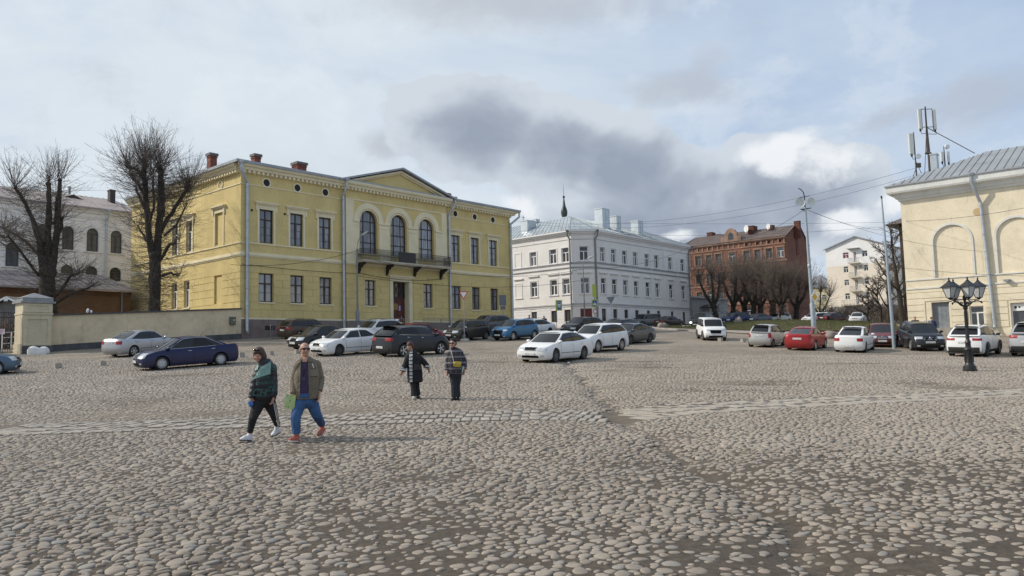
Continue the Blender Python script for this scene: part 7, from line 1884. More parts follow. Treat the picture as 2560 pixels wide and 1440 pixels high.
mb = MB(); z = at(2032,743,Y).z-B.z; mb.M = Matrix.Translation((.16,-.21,z)) @ Matrix.Rotation(R(30),4,'Z') @ Matrix.Rotation(R(45),4,'Y'); mb.box(-.34,-.01,-.34,.34,.01,.34); d_ = build('priority_sign', mb, SWHITE, tp); mb2 = MB(); mb2.M = mb.M; mb2.box(-.22,-.016,-.22,.22,-.0105,.22); build('sign_face', mb2, SYEL, d_)
fp = hit(2236,872); h = at(2224,494,fp.y).z-fp.z
o = empty('flagpole', fp, label='slim tapering grey flagpole leaning slightly left in front of the big bare tree', cat='pole'); o.rotation_euler = (0,R(-1.1),0)
mb = MB(); mb.tube([(0,0,-.2),(0,0,h*.5),(0,0,h)],[.115,.085,.045],12); build('shaft', mb, MATS['pole_bluegrey'], o, smooth=60); mb = MB(); mb.lathe([(.055,h-.05),(.055,h+.1),(.02,h+.14)],10); build('tip', mb, IRON, o)
# four-lantern lamp
lp = hit(2425,928); LM = empty('lantern_post', lp, R(10), label='black ornate four-lantern lamp post standing alone in the square', cat='lamp post')
K_ = (at(2412,690,lp.y).z-lp.z)/3.86
CAST = mat('cast_iron_black', (.016,.016,.017), .42, .2, 5, .1, 30)
mb = MB(); mb.M = Matrix.Scale(K_,4)
mb.lathe([(.27,-.1),(.27,.08),(.245,.10),(.235,.20),(.19,.24),(.165,.30),(.15,.34),(.145,.80),(.16,.84),(.175,.88),(.155,.93),(.105,.98),(.095,1.12),(.115,1.15),(.105,1.2),(.085,1.24),(.065,1.3),(.055,2.45),(.062,2.5),(.085,2.53),(.085,2.58),(.055,2.62),(.05,2.85),(.07,2.9),(.08,3.0),(.05,3.06),(.03,3.1)],20)
for j in range(8): a = PI*j/4; mb.bar((.15*math.cos(a),.15*math.sin(a),.36),(.15*math.cos(a),.15*math.sin(a),.79),.03)
for j in range(10): a = PI*j/5; mb.bar((.062*math.cos(a),.062*math.sin(a),1.3),(.054*math.cos(a),.054*math.sin(a),2.42),.014)
build('column', mb, CAST, LM, smooth=40)
def scroll(c, r0, r1, a0, a1, n=14): return [(c[0]+lerp(r0,r1,i/n)*math.cos(lerp(a0,a1,i/n)),0,c[1]+lerp(r0,r1,i/n)*math.sin(lerp(a0,a1,i/n))) for i in range(n+1)]
for j, (ang, zl, rl) in enumerate(((180,3.02,.66),(0,3.02,.66),(-102,3.02,.30),(92,3.06,.55))):
    Mr = Matrix.Scale(K_,4) @ Matrix.Rotation(R(ang),4,'Z'); mb = MB(); mb.M = Mr
    mb.bar((.04,0,2.90),(rl+.02,0,2.90),.03); mb.bar((.05,0,2.62),(rl*.45,0,2.78),.028)
    mb.tube([(.05,0,2.60),(.20,0,2.66),(.36,0,2.80),(rl*.85,0,2.86),(rl+.1,0,2.80),(rl+.14,0,2.74)],.02,6)
    for c,r0 in (((.16,2.75),.075),((.33,2.80),.055),((.47,2.84),.04)):
        if c[0] < rl: mb.tube(scroll(c,r0,.015,-.5,5.2),.013,5)
    mb.tube(scroll((rl+.10,2.78),.05,.012,1.5,-4.0),.014,5)
    build('arm', mb, CAST, LM, smooth=60)
    ln = MB(); ln.M = Mr @ Matrix.Translation((rl,0,2.92)) @ Matrix.Rotation(R(-ang+12),4,'Z')
    b0, b1, hz = .085, .19, .44
    ln.lathe([(.03,-.03),(.05,.0),(.10,.03),(.11,.05)],10)
    for sx,sy in ((-1,-1),(1,-1),(1,1),(-1,1)): ln.bar((sx*b0,sy*b0,.05),(sx*b1,sy*b1,.05+hz),.022)
    for q_,z in ((b0,.055),(b1,.05+hz)):
        for (x0,y0,x1,y1) in ((-q_,-q_,q_,-q_),(q_,-q_,q_,q_),(q_,q_,-q_,q_),(-q_,q_,-q_,-q_)): ln.bar((x0,y0,z),(x1,y1,z),.024)
    e1 = b1+.07; V = [(-e1,-e1,.05+hz),(e1,-e1,.05+hz),(e1,e1,.05+hz),(-e1,e1,.05+hz)]+[(sx*.10,sy*.10,.05+hz+.16) for sx,sy in ((-1,-1),(1,-1),(1,1),(-1,1))]+[(sx*.05,sy*.05,.05+hz+.23) for sx,sy in ((-1,-1),(1,-1),(1,1),(-1,1))]
    ln.add(V, [(0,3,2,1)]+[(i,(i+1)%4,4+(i+1)%4,4+i) for i in range(4)]+[(4+i,4+(i+1)%4,8+(i+1)%4,8+i) for i in range(4)]+[(8,9,10,11)])
    ln.lathe([(.06,.05+hz+.23),(.065,.05+hz+.25),(.03,.05+hz+.28),(.028,.05+hz+.31),(.045,.05+hz+.33),(.02,.05+hz+.37),(.004,.05+hz+.41)],10)
    lo_ = build('lantern', ln, CAST, LM)
    gl = MB(); gl.M = ln.M; c0_, c1_ = b0*.96, b1*.96
    gl.add([(sx*c0_,sy*c0_,.06) for sx,sy in ((-1,-1),(1,-1),(1,1),(-1,1))]+[(sx*c1_,sy*c1_,.04+hz) for sx,sy in ((-1,-1),(1,-1),(1,1),(-1,1))],[(i,(i+1)%4,4+(i+1)%4,4+i) for i in range(4)])
    build('pane', gl, mat('milky_glass',(.45,.46,.45),.35,.12,8), lo_)

# ================================================================== overhead wires
WIRE = mat('black_wire', (.02,.02,.022), .6, 0)
def wire(label, a, b_, sag, rad=.014, n=22, group='overhead wires'):
    a, b_ = Vector(a), Vector(b_); mb = MB(); mb.tube([a.lerp(b_, i/n)-Vector((0,0,sag*4*(i/n)*(1-i/n))) for i in range(n+1)], rad, 4)
    o = build('overhead_wire', mb, WIRE, label=label, cat='wire', group=group)
top_ = tp.location+Vector((-.15,0,(at(2020,522,63).z-tp.location.z)))
wire('cable from the loudspeaker pole down towards the red tenement roof', top_, at(1790,575,150), 2.0, .018)
wire('upper cable from the loudspeaker pole to the cream house wall', top_, at(2560,630,62), 1.0, .010)
wire('lower cable from the loudspeaker pole to the cream house corner', top_, at(2262,578,66), .5, .011)
wire('long upper cable across the sky from the white house to the cream house roof', at(1300,552,108), at(2296,418,69), 2.2, .012)
wire('long lower cable across the sky from the white house to the antenna mast', at(1300,556,108), at(2330,425,70), 2.6, .012)
wire('level cable crossing behind the red tenement chimneys', at(1290,553,112), at(2260,555,90), .3, .013)
wire('second level cable just below the first', at(1300,570,112), at(2262,562,92), 1.2, .013)
wire('cable from the lamp before the balcony to the left part of the yellow mansion', at(894,626,67.2), yw(-1.0,.3)+Vector((0,0,7.4)), .5, .018)
wire('thin cable along the yellow mansion above the ground floor windows', yw(0,.12)+Vector((0,0,7.55)), yw(11.2,.35)+Vector((0,0,7.45)), .12, .02)
wire('cable under the balcony of the yellow mansion', yw(11.4,.4)+Vector((0,0,7.5)), yw(21.8,.4)+Vector((0,0,7.6)), .4, .02)
wire('cable from the lamp before the balcony over the right windows of the mansion', at(894,690,67.2), at(1459,700,90), .9, .018)
wire('cable from the balcony lamp to the white corner house lamp', at(894,640,67.2), at(1459,672,90), 1.3, .018)
wire('cable from the white house corner lamp along its right front', at(1459,672,90), at(1730,615,112), .9, .018)
wire('thin cable across the cream house front', at(2262,553,65.9), at(2560,520,55), .2, .014)
wire('thin lower cable across the cream house front', at(2262,670,65.9), at(2560,690,58), .1, .012)
# small litter
def litter(label, px, py, s, c):
    p = hit(px,py); mb = MB(); mb.ell((0,0,0),s,s*.7,s*.8,8,6); o = build('litter', mb, mat('litter_%d'%px,c,.6,.05)); o.location = p+Vector((0,0,s*.6)); tag(o,label,'litter')
litter('crumpled white paper cup on the setts behind the lone white saloon',1421,905,.07,(.78,.78,.77))
sp_ = at(197,776,59.5); mb = MB(); rr = random.Random(8)
for k in range(4): mb.ell((rr.uniform(-.14,.14),0,rr.uniform(0,.16)),.09,.06,.1,8,6)
me = remesh(mb,'plastic_bag',.025,1,[mat('bag_white',(.75,.75,.75),.5,.03)]); p = yw(-11.1,0); link('plastic_bag', me, None, (p.x,p.y,at(197,781,p.y).z), label='white crumpled bag lying on the coping of the beige wall', cat='bag')
# ================================================================== people
SKIN = mat('skin', (.42,.235,.165), .55, .10, 14, .05, 60); LIPS = mat('lips', (.30,.10,.085), .5, .05); EYEW = mat('eye_white', (.6,.58,.55), .3, 0); IRIS = mat('iris', (.03,.02,.015), .2, 0)
HAIRB = mat('brown_hair', (.055,.027,.018), .55, .4, 30); HAIRR = mat('auburn_hair', (.055,.014,.010), .5, .4, 30); HAIRK = mat('black_hat', (.010,.009,.010), .8, .3, 20)
SHADE = mat('sunglass_lens', (.008,.007,.007), .08, 0, spec=.6)
def fabric(name, col, scale=60, bump=.35, var=.22, rough=.85):
    new = name not in MATS; m = mat(name, col, rough, var, 5, bump, scale)
    if new and m.node_tree.nodes['Principled BSDF'].inputs['Normal'].links:      # soft folds under the weave
        t = NT(m.node_tree); b = m.node_tree.nodes['Principled BSDF']; tc = t.new('ShaderNodeTexCoord').outputs['Object']; mp = t.new('ShaderNodeMapping'); t.put(mp.inputs[0], tc); mp.inputs['Scale'].default_value = (1,1,.55)
        mp.inputs['Rotation'].default_value = (0,.5,0); bp = t.new('ShaderNodeBump'); bp.inputs['Strength'].default_value = .85; bp.inputs['Distance'].default_value = .05
        t.l.new(t.noise(8, 3, .5, mp.outputs[0], 1.2), bp.inputs['Height']); t.l.new(b.inputs['Normal'].links[0].from_socket, bp.inputs['Normal']); t.l.new(bp.outputs[0], b.inputs['Normal'])
    return m
def figure(name, label, px, py, zoom, jt, head, body_col=SKIN, H=1.7, group='people walking across the square'):
    "jt: joints as (zx,zy,depth) in a zoomed crop of the photograph; converted to metres in a frame facing the viewer"
    B = hit0(px, py); B.z = gz(B.x,B.y)+.02; ox, oy, s = zoom; k = FPX/B.y; bear = math.atan2(B.x,B.y)
    o_root = None
    bx, by = (px-ox)*s, (py-oy)*s
    slope = (gz(B.x,B.y+.4)-gz(B.x,B.y-.4))/.8
    def J(q):
        zx, zy = q[0], q[1]; dy = q[2] if len(q) > 2 else 0
        dz = dy*((-B.z)/B.y)*0
        return Vector(((zx-bx)/(s*k)*.975, dy, (by-zy)/(s*k)*.968))
    return B, bear, J, 1/(s*k)
def head_parts(mb, c, hgt, yaw, pitch):
    "skull, jaw, nose, ears round centre c; face looks along -y turned by yaw, tipped by pitch"
    M = Matrix.Translation(c) @ Matrix.Rotation(yaw,4,'Z') @ Matrix.Rotation(pitch,4,'X'); k = hgt/.235; old = mb.M; mb.M = M @ Matrix.Scale(k,4)
    mb.ell((0,.012,.030),.075,.094,.085,16,12); mb.ell((0,-.022,-.030),.060,.066,.075,14,10); mb.ell((0,-.045,-.078),.036,.036,.032,10,8)
    mb.ell((0,-.090,-.010),.013,.020,.024,8,6); mb.ell((0,-.096,-.022),.016,.016,.012,8,6); mb.ell((0,-.078,.024),.052,.016,.014,10,6)
    for sg in (-1,1): mb.ell((sg*.074,.012,-.008),.012,.022,.032,8,6); mb.ell((sg*.036,-.066,-.030),.026,.022,.026,8,6)
    mb.ell((0,-.083,-.052),.026,.013,.012,8,6)
    mb.M = old; return M @ Matrix.Scale(k,4)
def hand(mb, wrist, d, palm_n, s=1.0, curl=.6):
    "palm, four fingers and a thumb at the wrist, pointing along d with the palm facing palm_n"
    d = Vector(d).normalized(); nrm = Vector(palm_n); nrm = (nrm-d*nrm.dot(d)).normalized(); side_ = d.cross(nrm)
    w = Vector(wrist)
    for a in (.25,.6,.95): 
        for b_ in (-.6,0,.6): mb.ell(w+d*(.085*a*s)+side_*(b_*.034*s), .021*s,.021*s,.021*s,8,6)
    for i,(off,ln) in enumerate(((-.033,.066),(-.011,.078),(.011,.074),(.032,.058))):
        p = w+d*(.090*s)+side_*(off*s); pts = [p]; dd = d.copy(); c_ = curl*(1+.12*i)
        for seg,f in enumerate((.45,.32,.26)):
            dd = (dd*math.cos(c_*(.5+.25*seg)) + nrm*math.sin(c_*(.5+.25*seg))).normalized(); pts.append(pts[-1]+dd*(ln*f*s))
        mb.tube(pts,[.0105*s,.010*s,.009*s,.007*s],8)
    p = w+d*.028*s-side_*.034*s; t_ = (d*.6-side_*.75+nrm*.35).normalized(); t2 = (d*.9-side_*.25+nrm*.4).normalized()
    mb.tube([p,p+t_*.034*s,p+t_*.034*s+t2*.03*s,p+t_*.034*s+t2*.052*s],[.014*s,.012*s,.010*s,.008*s],8)
def limb(mb, pts, rad, n=12):
    P = [Vector(p) for p in pts]; out, rr = [], []
    for i in range(len(P)-1):
        for t_ in (0,.33,.66): out.append(P[i].lerp(P[i+1],t_)); rr.append(lerp(rad[i],rad[i+1],t_))
    out.append(P[-1]); rr.append(rad[-1]); mb.tube(out, rr, n)
    for p, r_ in zip(P[:-1], rad[:-1]): mb.ell(p, r_, r_, r_, 12, 8)
def loft(mb, rings, n=22):
    "rings (centre, rx, ry) stacked"
    V = []; F = []
    for c, rx, ry in rings:
        for j in range(n):
            a = 2*PI*j/n; e = 2.4; ca, sa = math.cos(a), math.sin(a); V.append((c[0]+rx*math.copysign(abs(ca)**(2/e),ca), c[1]+ry*math.copysign(abs(sa)**(2/e),sa), c[2]))
    k = len(rings)
    for i in range(k-1):
        for j in range(n): F.append((i*n+j,i*n+(j+1)%n,(i+1)*n+(j+1)%n,(i+1)*n+j))
    F += [tuple(range(n-1,-1,-1)), tuple((k-1)*n+j for j in range(n))]; mb.add(V, F)
def shoe(name, parent, heel, toe, m, sole, w=.048, h=.085, lift=0):
    heel, toe = Vector(heel), Vector(toe); d = (toe-heel); L = d.length; f = d.normalized(); mb = MB(); sd = f.cross(Vector((0,0,1))).normalized(); up = sd.cross(f)
    M = Matrix(((f.x,sd.x,up.x,heel.x),(f.y,sd.y,up.y,heel.y),(f.z,sd.z,up.z,heel.z),(0,0,0,1))); mb.M = M
    mb.ell((.055,0,.055),.065,w*.92,.055); mb.ell((.05,0,.10),.05,w*.85,.05); mb.ell((L*.48,0,.045),L*.36,w*.98,.05); mb.ell((L*.76,0,.032),L*.25,w*1.05,.034); mb.box(.0,-w*.8,.004,L*.9,w*.8,.03)
    me = remesh(mb, name, .009, 2, m, .5); o = link(name, me, parent); mb = MB(); mb.M = M
    pts = []
    for i in range(20):
        a = 2*PI*i/20; x = L*.5+math.cos(a)*L*.52; pts.append((x, math.sin(a)*w*(1.08 if x > L*.5 else .95)))
    mb.prism(pts, -.004, .015, 'z'); build('sole', mb, sole, o); return o
SLV = []
def slv(mb, P, r_): SLV.append((P, r_))
def sleeves(parent, m, vox=.012):
    "each sleeve a part of its own, so the seam to the body of the garment shows"
    out = []
    for P, r_ in SLV:
        mb = MB(); limb(mb, P, r_, 14); me = remesh(mb, 'sleeve', vox, 2, m); link('sleeve', me, parent); out.append(me)
    SLV.clear(); return out
class Draper:
    "casts panels, lettering and trims on to a garment from the front"
    def __init__(s, me, more=()):
        bm = bmesh.new(); bm.from_mesh(me)
        for q_ in more: bm.from_mesh(q_)
        s.b = BVHTree.FromBMesh(bm); bm.free()
    def c(s, x, z, off=.006, dirn=(0,1,0)):
        d = Vector(dirn).normalized(); h = s.b.ray_cast(Vector((x,0,z))-d*1.5, d, 3)
        if h[0] is None:
            n_ = s.b.find_nearest(Vector((x,-.15,z))); return n_[0]+Vector((0,-off,0))
        return h[0]-d*off
    def quad(s, mb, q4, off=.006, nu=8, nv_=8):
        def fn(u,v):
            x = lerp(lerp(q4[0][0],q4[1][0],u),lerp(q4[3][0],q4[2][0],u),v); z = lerp(lerp(q4[0][1],q4[1][1],u),lerp(q4[3][1],q4[2][1],u),v); return s.c(x,z,off)
        mb.grid(fn, nu, nv_)
    def text(s, name, txt, x, z, size, m, parent, shear=.25, rot=0, off=.008, dirn=(0,1,0)):
        cu = bpy.data.curves.new('t','FONT'); cu.body = txt; cu.size = size; cu.resolution_u = 3; cu.shear = shear; cu.offset = size*.018; cu.align_x = 'CENTER'
        ob = bpy.data.objects.new('t',cu); COL.objects.link(ob); me = evaluated(ob, name); bpy.data.objects.remove(ob); bpy.data.curves.remove(cu)
        ca, sa = math.cos(rot), math.sin(rot)
        for v in me.vertices: a, b_ = v.co.x, v.co.y; v.co = s.c(x+a*ca-b_*sa, z+a*sa+b_*ca, off, dirn)
        me.materials.clear(); me.materials.append(m); return link(name, me, parent)
def finish_body(name, label, B, bear, mb, group, extra=None):
    me = remesh(mb, name, .0075, 2, SKIN, .45); o = link(name, me, None, B, -bear, label=label, cat='person', group=group); return o
def face(parent, M, eyes=True, glasses=None):
    for sg in (-1,1):
        if eyes:
            mb = MB(); mb.M = M; mb.ell((sg*.030,-.078,.006),.0125,.008,.006,8,6); e = build('eye', mb, EYEW, parent, 60); mb = MB(); mb.M = M; mb.ell((sg*.030,-.0845,.006),.006,.003,.0055,8,5); build('iris', mb, IRIS, e, 60)
    mb = MB(); mb.M = M; mb.ell((0,-.094,-.053),.022,.004,.006,10,6); build('mouth', mb, LIPS, parent, 60)
    if glasses == 'on':
        mb = MB(); mb.M = M
        for sg in (-1,1): mb.ell((sg*.033,-.098,.010),.031,.009,.021,12,8); mb.bar((sg*.062,-.092,.018),(sg*.078,.01,.010),.007)
        mb.bar((-.02,-.104,.016),(.02,-.104,.016),.008); build('sunglasses', mb, SHADE, parent, 60)
def hair_cap(name, parent, M, items, m, vox=.009):
    mb = MB(); mb.M = M
    for c, rx, ry, rz in items: mb.ell(c, rx, ry, rz, 14, 10)
    return link(name, remesh(mb, name, vox, 2, m, .6), parent)

GRP = 'people walking across the square'
# ---------- woman in the black puffer with mint collar
B, bear, J, u_ = figure('person','',656,1101,(560,840,5.143),{},0)
hd = J((447,238,-.02)); SL, SR = J((420,405,-.02)), J((648,372,.03)); SL, SR = SL+Vector((.045,0,-.055)), SR+Vector((-.05,0,-.06)); EL, ER = J((404,600,-.03)), J((640,600,.02)); WL_, WR_ = J((362,800,-.10)), J((628,795,-.12))
HL, HR = J((450,870,-.03)), J((580,870,.05)); KL, KR = J((378,1055,-.16)), J((640,1040,.04)); AL, AR = J((338,1262,-.10)), J((688,1212,.22)); TL, TR = J((212,1338,-.2)), J((625,1298,.10))
mb = MB(); M = head_parts(mb, hd, .250, R(-24), R(16))
limb(mb, [hd+Vector((.02,.02,-.08)), J((505,360,.02))], [.055,.06]); loft(mb, [(J((520,860,0)),.11,.08),(J((520,700,0)),.13,.10),(J((525,520,0)),.16,.11),(J((530,400,.01)),.16,.09),(J((520,350,.01)),.07,.06)])
for S_, E_, W_, H_ in ((SL,EL,WL_,HL),(SR,ER,WR_,HR)): limb(mb, [S_,E_,W_], [.045,.038,.026])
hand(mb, WL_, (-.1,-.05,-1), (.3,-.6,0), .92); hand(mb, WR_, (-.2,-.15,-1), (-.6,-.3,0), .92)
for H_,K_2,A_ in ((HL,KL,AL),(HR,KR,AR)): limb(mb, [H_,K_2,A_], [.075,.05,.035])
w1 = finish_body('person','woman in a black puffer jacket with mint collar and striped trousers, looking down',B,bear,mb,GRP)
mb = MB(); loft(mb, [(J((515,838,0)),.19,.15),(J((518,800,0)),.205,.165),(J((520,700,0)),.198,.165),(J((522,600,0)),.19,.165),(J((525,500,0)),.18,.155),(J((530,420,.0)),.185,.14),(J((528,370,.01)),.14,.12),(J((522,325,.01)),.125,.11),(J((512,290,.02)),.10,.095)]); limb(mb,[J((525,345,.02)),SR],[.09,.085]); limb(mb,[J((515,350,.02)),SL],[.09,.08])
slv(mb, [SL,EL,WL_+Vector((0,0,.03))], [.085,.082,.062]); slv(mb, [SR,ER+Vector((-.02,0,0)),WR_+Vector((.01,0,.03))], [.09,.085,.066])
m, t, b = newmat('black_puffer'); tc = t.new('ShaderNodeTexCoord').outputs['Object']; wv = t.new('ShaderNodeTexWave', bands_direction='Z'); wv.inputs['Scale'].default_value = 3.2; wv.inputs['Distortion'].default_value = 1.6; wv.inputs['Detail'].default_value = 2; t.l.new(tc, wv.inputs['Vector'])
b.inputs['Base Color'].default_value = (.010,.011,.015,1); b.inputs['Roughness'].default_value = .55; bp = t.new('ShaderNodeBump'); bp.inputs['Strength'].default_value = .5; bp.inputs['Distance'].default_value = .015; t.l.new(wv.outputs[1], bp.inputs['Height']); t.l.new(bp.outputs[0], b.inputs['Normal'])
jm = remesh(mb, 'puffer_jacket', .013, 3, m); jk = link('puffer_jacket', jm, w1); dr = Draper(jm, sleeves(jk, m))
MINT = fabric('mint_quilting', (.17,.29,.255), 30, .5, .3, .5); TEAL = fabric('teal_print', (.04,.12,.092), 60, .2, .2)
def zq(*p): return [(J(q_).x, J(q_).z) for q_ in p]
mb = MB(); dr.quad(mb, zq((372,552),(592,492),(602,325),(470,400)), .010); build('collar_lining', mb, MINT, jk, 60)
mb = MB(); dr.quad(mb, zq((398,450),(440,425),(440,350),(400,375)), .012, 4, 4); build('collar_lining', mb, MINT, jk, 60)
p = J((520,620)); dr.text('lettering','CHOOSE', p.x, p.z, .075, TEAL, jk, rot=.05); p = J((515,545)); dr.text('lettering','CHOOSE', p.x, p.z, .045, TEAL, jk, rot=.05)
p = J((450,770)); dr.text('lettering','CH', p.x, p.z, .17, TEAL, jk); p = J((600,715)); dr.text('lettering','ZE', p.x, p.z, .12, TEAL, jk, rot=.1); p = J((632,440)); dr.text('lettering','S', p.x, p.z, .13, TEAL, jk, rot=.2); p = J((625,815)); dr.text('lettering','E', p.x, p.z, .09, TEAL, jk)
mb = MB(); 
for W_ in (WL_,WR_): mb.lathe([(.045,0),(.062,.02),(.062,.05),(.05,.06)],12,(W_.x,W_.y,W_.z+.005))
build('cuff', mb, m, jk, 60)
mb = MB(); limb(mb, [HL,KL,AL+Vector((0,0,.03))], [.115,.075,.05]); limb(mb, [HR,KR,AR+Vector((0,0,.02))], [.115,.075,.05]); mb.ell(J((515,840,0)),.175,.135,.13)
TRK = fabric('black_track_fabric', (.012,.012,.013), 50, .25, .25); tm = remesh(mb, 'trousers', .012, 3, TRK); tr_ = link('trousers', tm, w1); dt = Draper(tm)
mb = MB()
for off in (0,.022):
    mb2 = [dt.c(lerp(HR.x+.10,KR.x+.062,t_)-off if t_ < .5 else 0, 0) for t_ in ()]
    path = []
    for t_ in np.linspace(.0,1,18):
        if t_ < .5: q_ = HR.lerp(KR,t_*2); w_ = lerp(.095,.060,t_*2)
        else: q_ = KR.lerp(AR,t_*2-1); w_ = lerp(.060,.036,t_*2-1)
        path.append(dt.c(q_.x+w_-off-.004, q_.z, .005))
    mb.tube(path, .006, 5)
build('side_stripe', mb, WHFRAME, tr_, 60)
SHW = fabric('white_trainer', (.68,.68,.70), 40, .2, .08); SOLK = mat('black_sole', (.03,.03,.03), .8, .1); SOLW = mat('white_sole', (.6,.58,.54), .7, .1)
shoe('shoe', w1, AL+Vector((.035,.02,-.115)), Vector((TL.x+.01,TL.y,.015)), SHW, SOLK); shoe('shoe', w1, AR+Vector((.035,.03,-.09)), Vector((TR.x-.015,TR.y,.025)), SHW, SOLK)
face(w1, M)
hair_cap('hair', w1, M, [((0,.02,.047),.093,.106,.086),((.070,.03,-.045),.044,.072,.105),((-.066,.03,-.02),.038,.064,.085),((.02,.085,-.05),.078,.04,.11),((.05,.07,-.12),.062,.045,.06),((0,-.06,.068),.062,.035,.028),((-.03,-.078,.045),.03,.016,.02)], HAIRB)
mb = MB(); mb.M = M
for sg in (-1,1): mb.ell((sg*.032,-.072,.110),.03,.022,.017,10,6)
build('sunglasses', mb, SHADE, w1, 60)
mb = MB(); p = WL_+Vector((-.01,-.04,-.10)); mb.ell(p,.045,.03,.055,10,8); mb.ell(p+Vector((-.03,0,.03)),.03,.02,.03,8,6)
bg_ = link('plastic_bag', remesh(mb,'plastic_bag',.009,1,[mat('blue_bag',(.04,.13,.36),.4,.2,9)]), None, B, -bear, label='small crumpled blue bag held by the woman in the puffer jacket', cat='bag')

# ---------- bald man in a khaki jacket
B, bear, J, u_ = figure('person','',762,1103,(560,840,5.143),{},0)
hd = J((1042,172,0)); SL, SR = J((925,345,0)), J((1225,330,.04)); SL, SR = SL+Vector((.045,0,-.055)), SR+Vector((-.05,0,-.06)); EL, ER = J((910,560,.03)), J((1240,575,.10)); WL_, WR_ = J((896,765,-.08)), J((1222,745,-.04))
HL, HR = J((985,850,-.02)), J((1125,850,.04)); KL, KR = J((925,1045,-.12)), J((1190,1040,.10)); AL, AR = J((935,1275,-.10)), J((1262,1195,.40)); TL, TR = J((845,1352,-.22)), J((1222,1290,.24))
mb = MB(); M = head_parts(mb, hd, .252, R(14), R(-4))
limb(mb, [hd+Vector((0,.02,-.08)), J((1045,320,.02))], [.062,.066]); loft(mb, [(J((1055,860,0)),.12,.08),(J((1050,700,0)),.17,.13),(J((1055,520,0)),.185,.13),(J((1070,380,.01)),.19,.10),(J((1060,320,.01)),.09,.07)])
for S_, E_, W_ in ((SL,EL,WL_),(SR,ER,WR_)): limb(mb, [S_,E_,W_], [.052,.044,.030])
hand(mb, WL_, (-.05,-.12,-1), (.5,.2,0), 1.05, .8); hand(mb, WR_, (-.12,-.1,-1), (-.6,-.2,0), 1.05, .55)
for H_,K_2,A_ in ((HL,KL,AL),(HR,KR,AR)): limb(mb, [H_,K_2,A_], [.08,.055,.04])
m1 = finish_body('person','bald man in sunglasses with an open khaki jacket, purple shirt and blue jeans',B,bear,mb,GRP)
KHA = fabric('khaki_jacket_cloth', (.165,.135,.095), 45, .6, .2)
mb = MB(); loft(mb, [(J((1055,818,0)),.222,.15),(J((1056,780,0)),.225,.155),(J((1058,650,0)),.215,.155),(J((1062,520,0)),.218,.155),(J((1070,420,.01)),.20,.135),(J((1068,345,.02)),.15,.115),(J((1060,295,.02)),.12,.095),(J((1050,262,.03)),.085,.08)]); limb(mb,[J((1060,310,.02)),SR],[.075,.085]); limb(mb,[J((1040,310,.02)),SL],[.075,.082])
slv(mb, [SL,EL,WL_+Vector((0,0,.03))], [.085,.074,.056]); slv(mb, [SR,ER,WR_+Vector((0,0,.03))], [.09,.078,.058])
jm = remesh(mb, 'jacket', .012, 3, KHA); jk = link('jacket', jm, m1); dr = Draper(jm, sleeves(jk, KHA))
PURP = fabric('purple_shirt_cloth', (.042,.024,.070), 50, .3, .15); JEAN = fabric('blue_denim', (.038,.10,.225), 70, .4, .3)
mb = MB(); dr.quad(mb, zq((972,740),(1098,740),(1085,560),(985,560)), .008); dr.quad(mb, zq((985,560),(1085,560),(1090,330),(995,330)), .008); sh_ = build('shirt', mb, PURP, m1, 60)
mb = MB(); dr.quad(mb, zq((972,818),(1100,818),(1098,740),(972,740)), .008, 6, 4); build('trouser_top', mb, JEAN, sh_, 60)
mb = MB(); dr.quad(mb, zq((1015,330),(1070,330),(1085,262),(1000,262)), .012, 5, 5); build('throat', mb, SKIN, sh_, 60)
mb = MB(); dr.quad(mb, zq((935,330),(985,300),(1000,245),(975,265)), .02, 4, 4); dr.quad(mb, zq((1085,330),(1150,335),(1120,265),(1090,250)), .02, 4, 4); build('collar', mb, KHA, jk, 60)
for a, b_ in (((972,818),(988,335)),((1100,818),(1092,335))):
    A_, Bq = J(a), J(b_); mb = MB(); mb.tube([dr.c(lerp(A_.x,Bq.x,t_), lerp(A_.z,Bq.z,t_), .012) for t_ in np.linspace(0,1,12)], .009, 6); build('jacket_edge', mb, KHA, jk, 60)
mb = MB(); dr.quad(mb, zq((1125,422),(1185,415),(1185,408),(1125,414)), .010, 4, 2); build('pocket', mb, GAPM, jk, 60); mb = MB(); dr.quad(mb, zq((1110,530),(1205,530),(1205,524),(1110,524)), .008, 4, 2); build('pocket', mb, GAPM, jk, 60)
a, b_ = J((1135,355)), J((1155,415)); mb = MB(); mb.tube([dr.c(a.x,a.z,.02), dr.c(b_.x,b_.z,.02)], .006, 6); build('pen', mb, WHFRAME, jk, 60)
mb = MB(); pts = [J(q_) for q_ in ((995,300),(1010,400),(1024,520))]; mb.tube([dr.c(q_.x,q_.z,.016) for q_ in pts], .004, 5); pts = [J(q_) for q_ in ((1080,300),(1050,410),(1024,520))]; mb.tube([dr.c(q_.x,q_.z,.016) for q_ in pts], .004, 5); ly = build('lanyard', mb, GAPM, m1, 60)
mb = MB(); dr.quad(mb, zq((1003,575),(1050,575),(1050,528),(1003,528)), .02, 3, 3); build('badge', mb, mat('badge_dark',(.03,.03,.06),.3,.1), ly)
mb = MB(); limb(mb, [HL,KL,AL+Vector((0,0,.02))], [.115,.088,.072]); limb(mb, [HR,KR,AR+Vector((0,0,.02))], [.115,.088,.070]); mb.ell(J((1055,850,0)),.178,.128,.13); mb.ell(J((1055,800,0)),.175,.125,.10)
link('jeans', remesh(mb, 'jeans', .012, 3, JEAN), m1)
CORAL = fabric('coral_canvas', (.42,.12,.085), 50, .25, .15)
shoe('shoe', m1, AL+Vector((.03,.03,-.12)), Vector((TL.x,TL.y,.015)), CORAL, SOLW, .052); shoe('shoe', m1, AR+Vector((.03,.06,-.10)), Vector((TR.x,TR.y,.02)), CORAL, SOLW, .052)
face(m1, M, False, 'on')
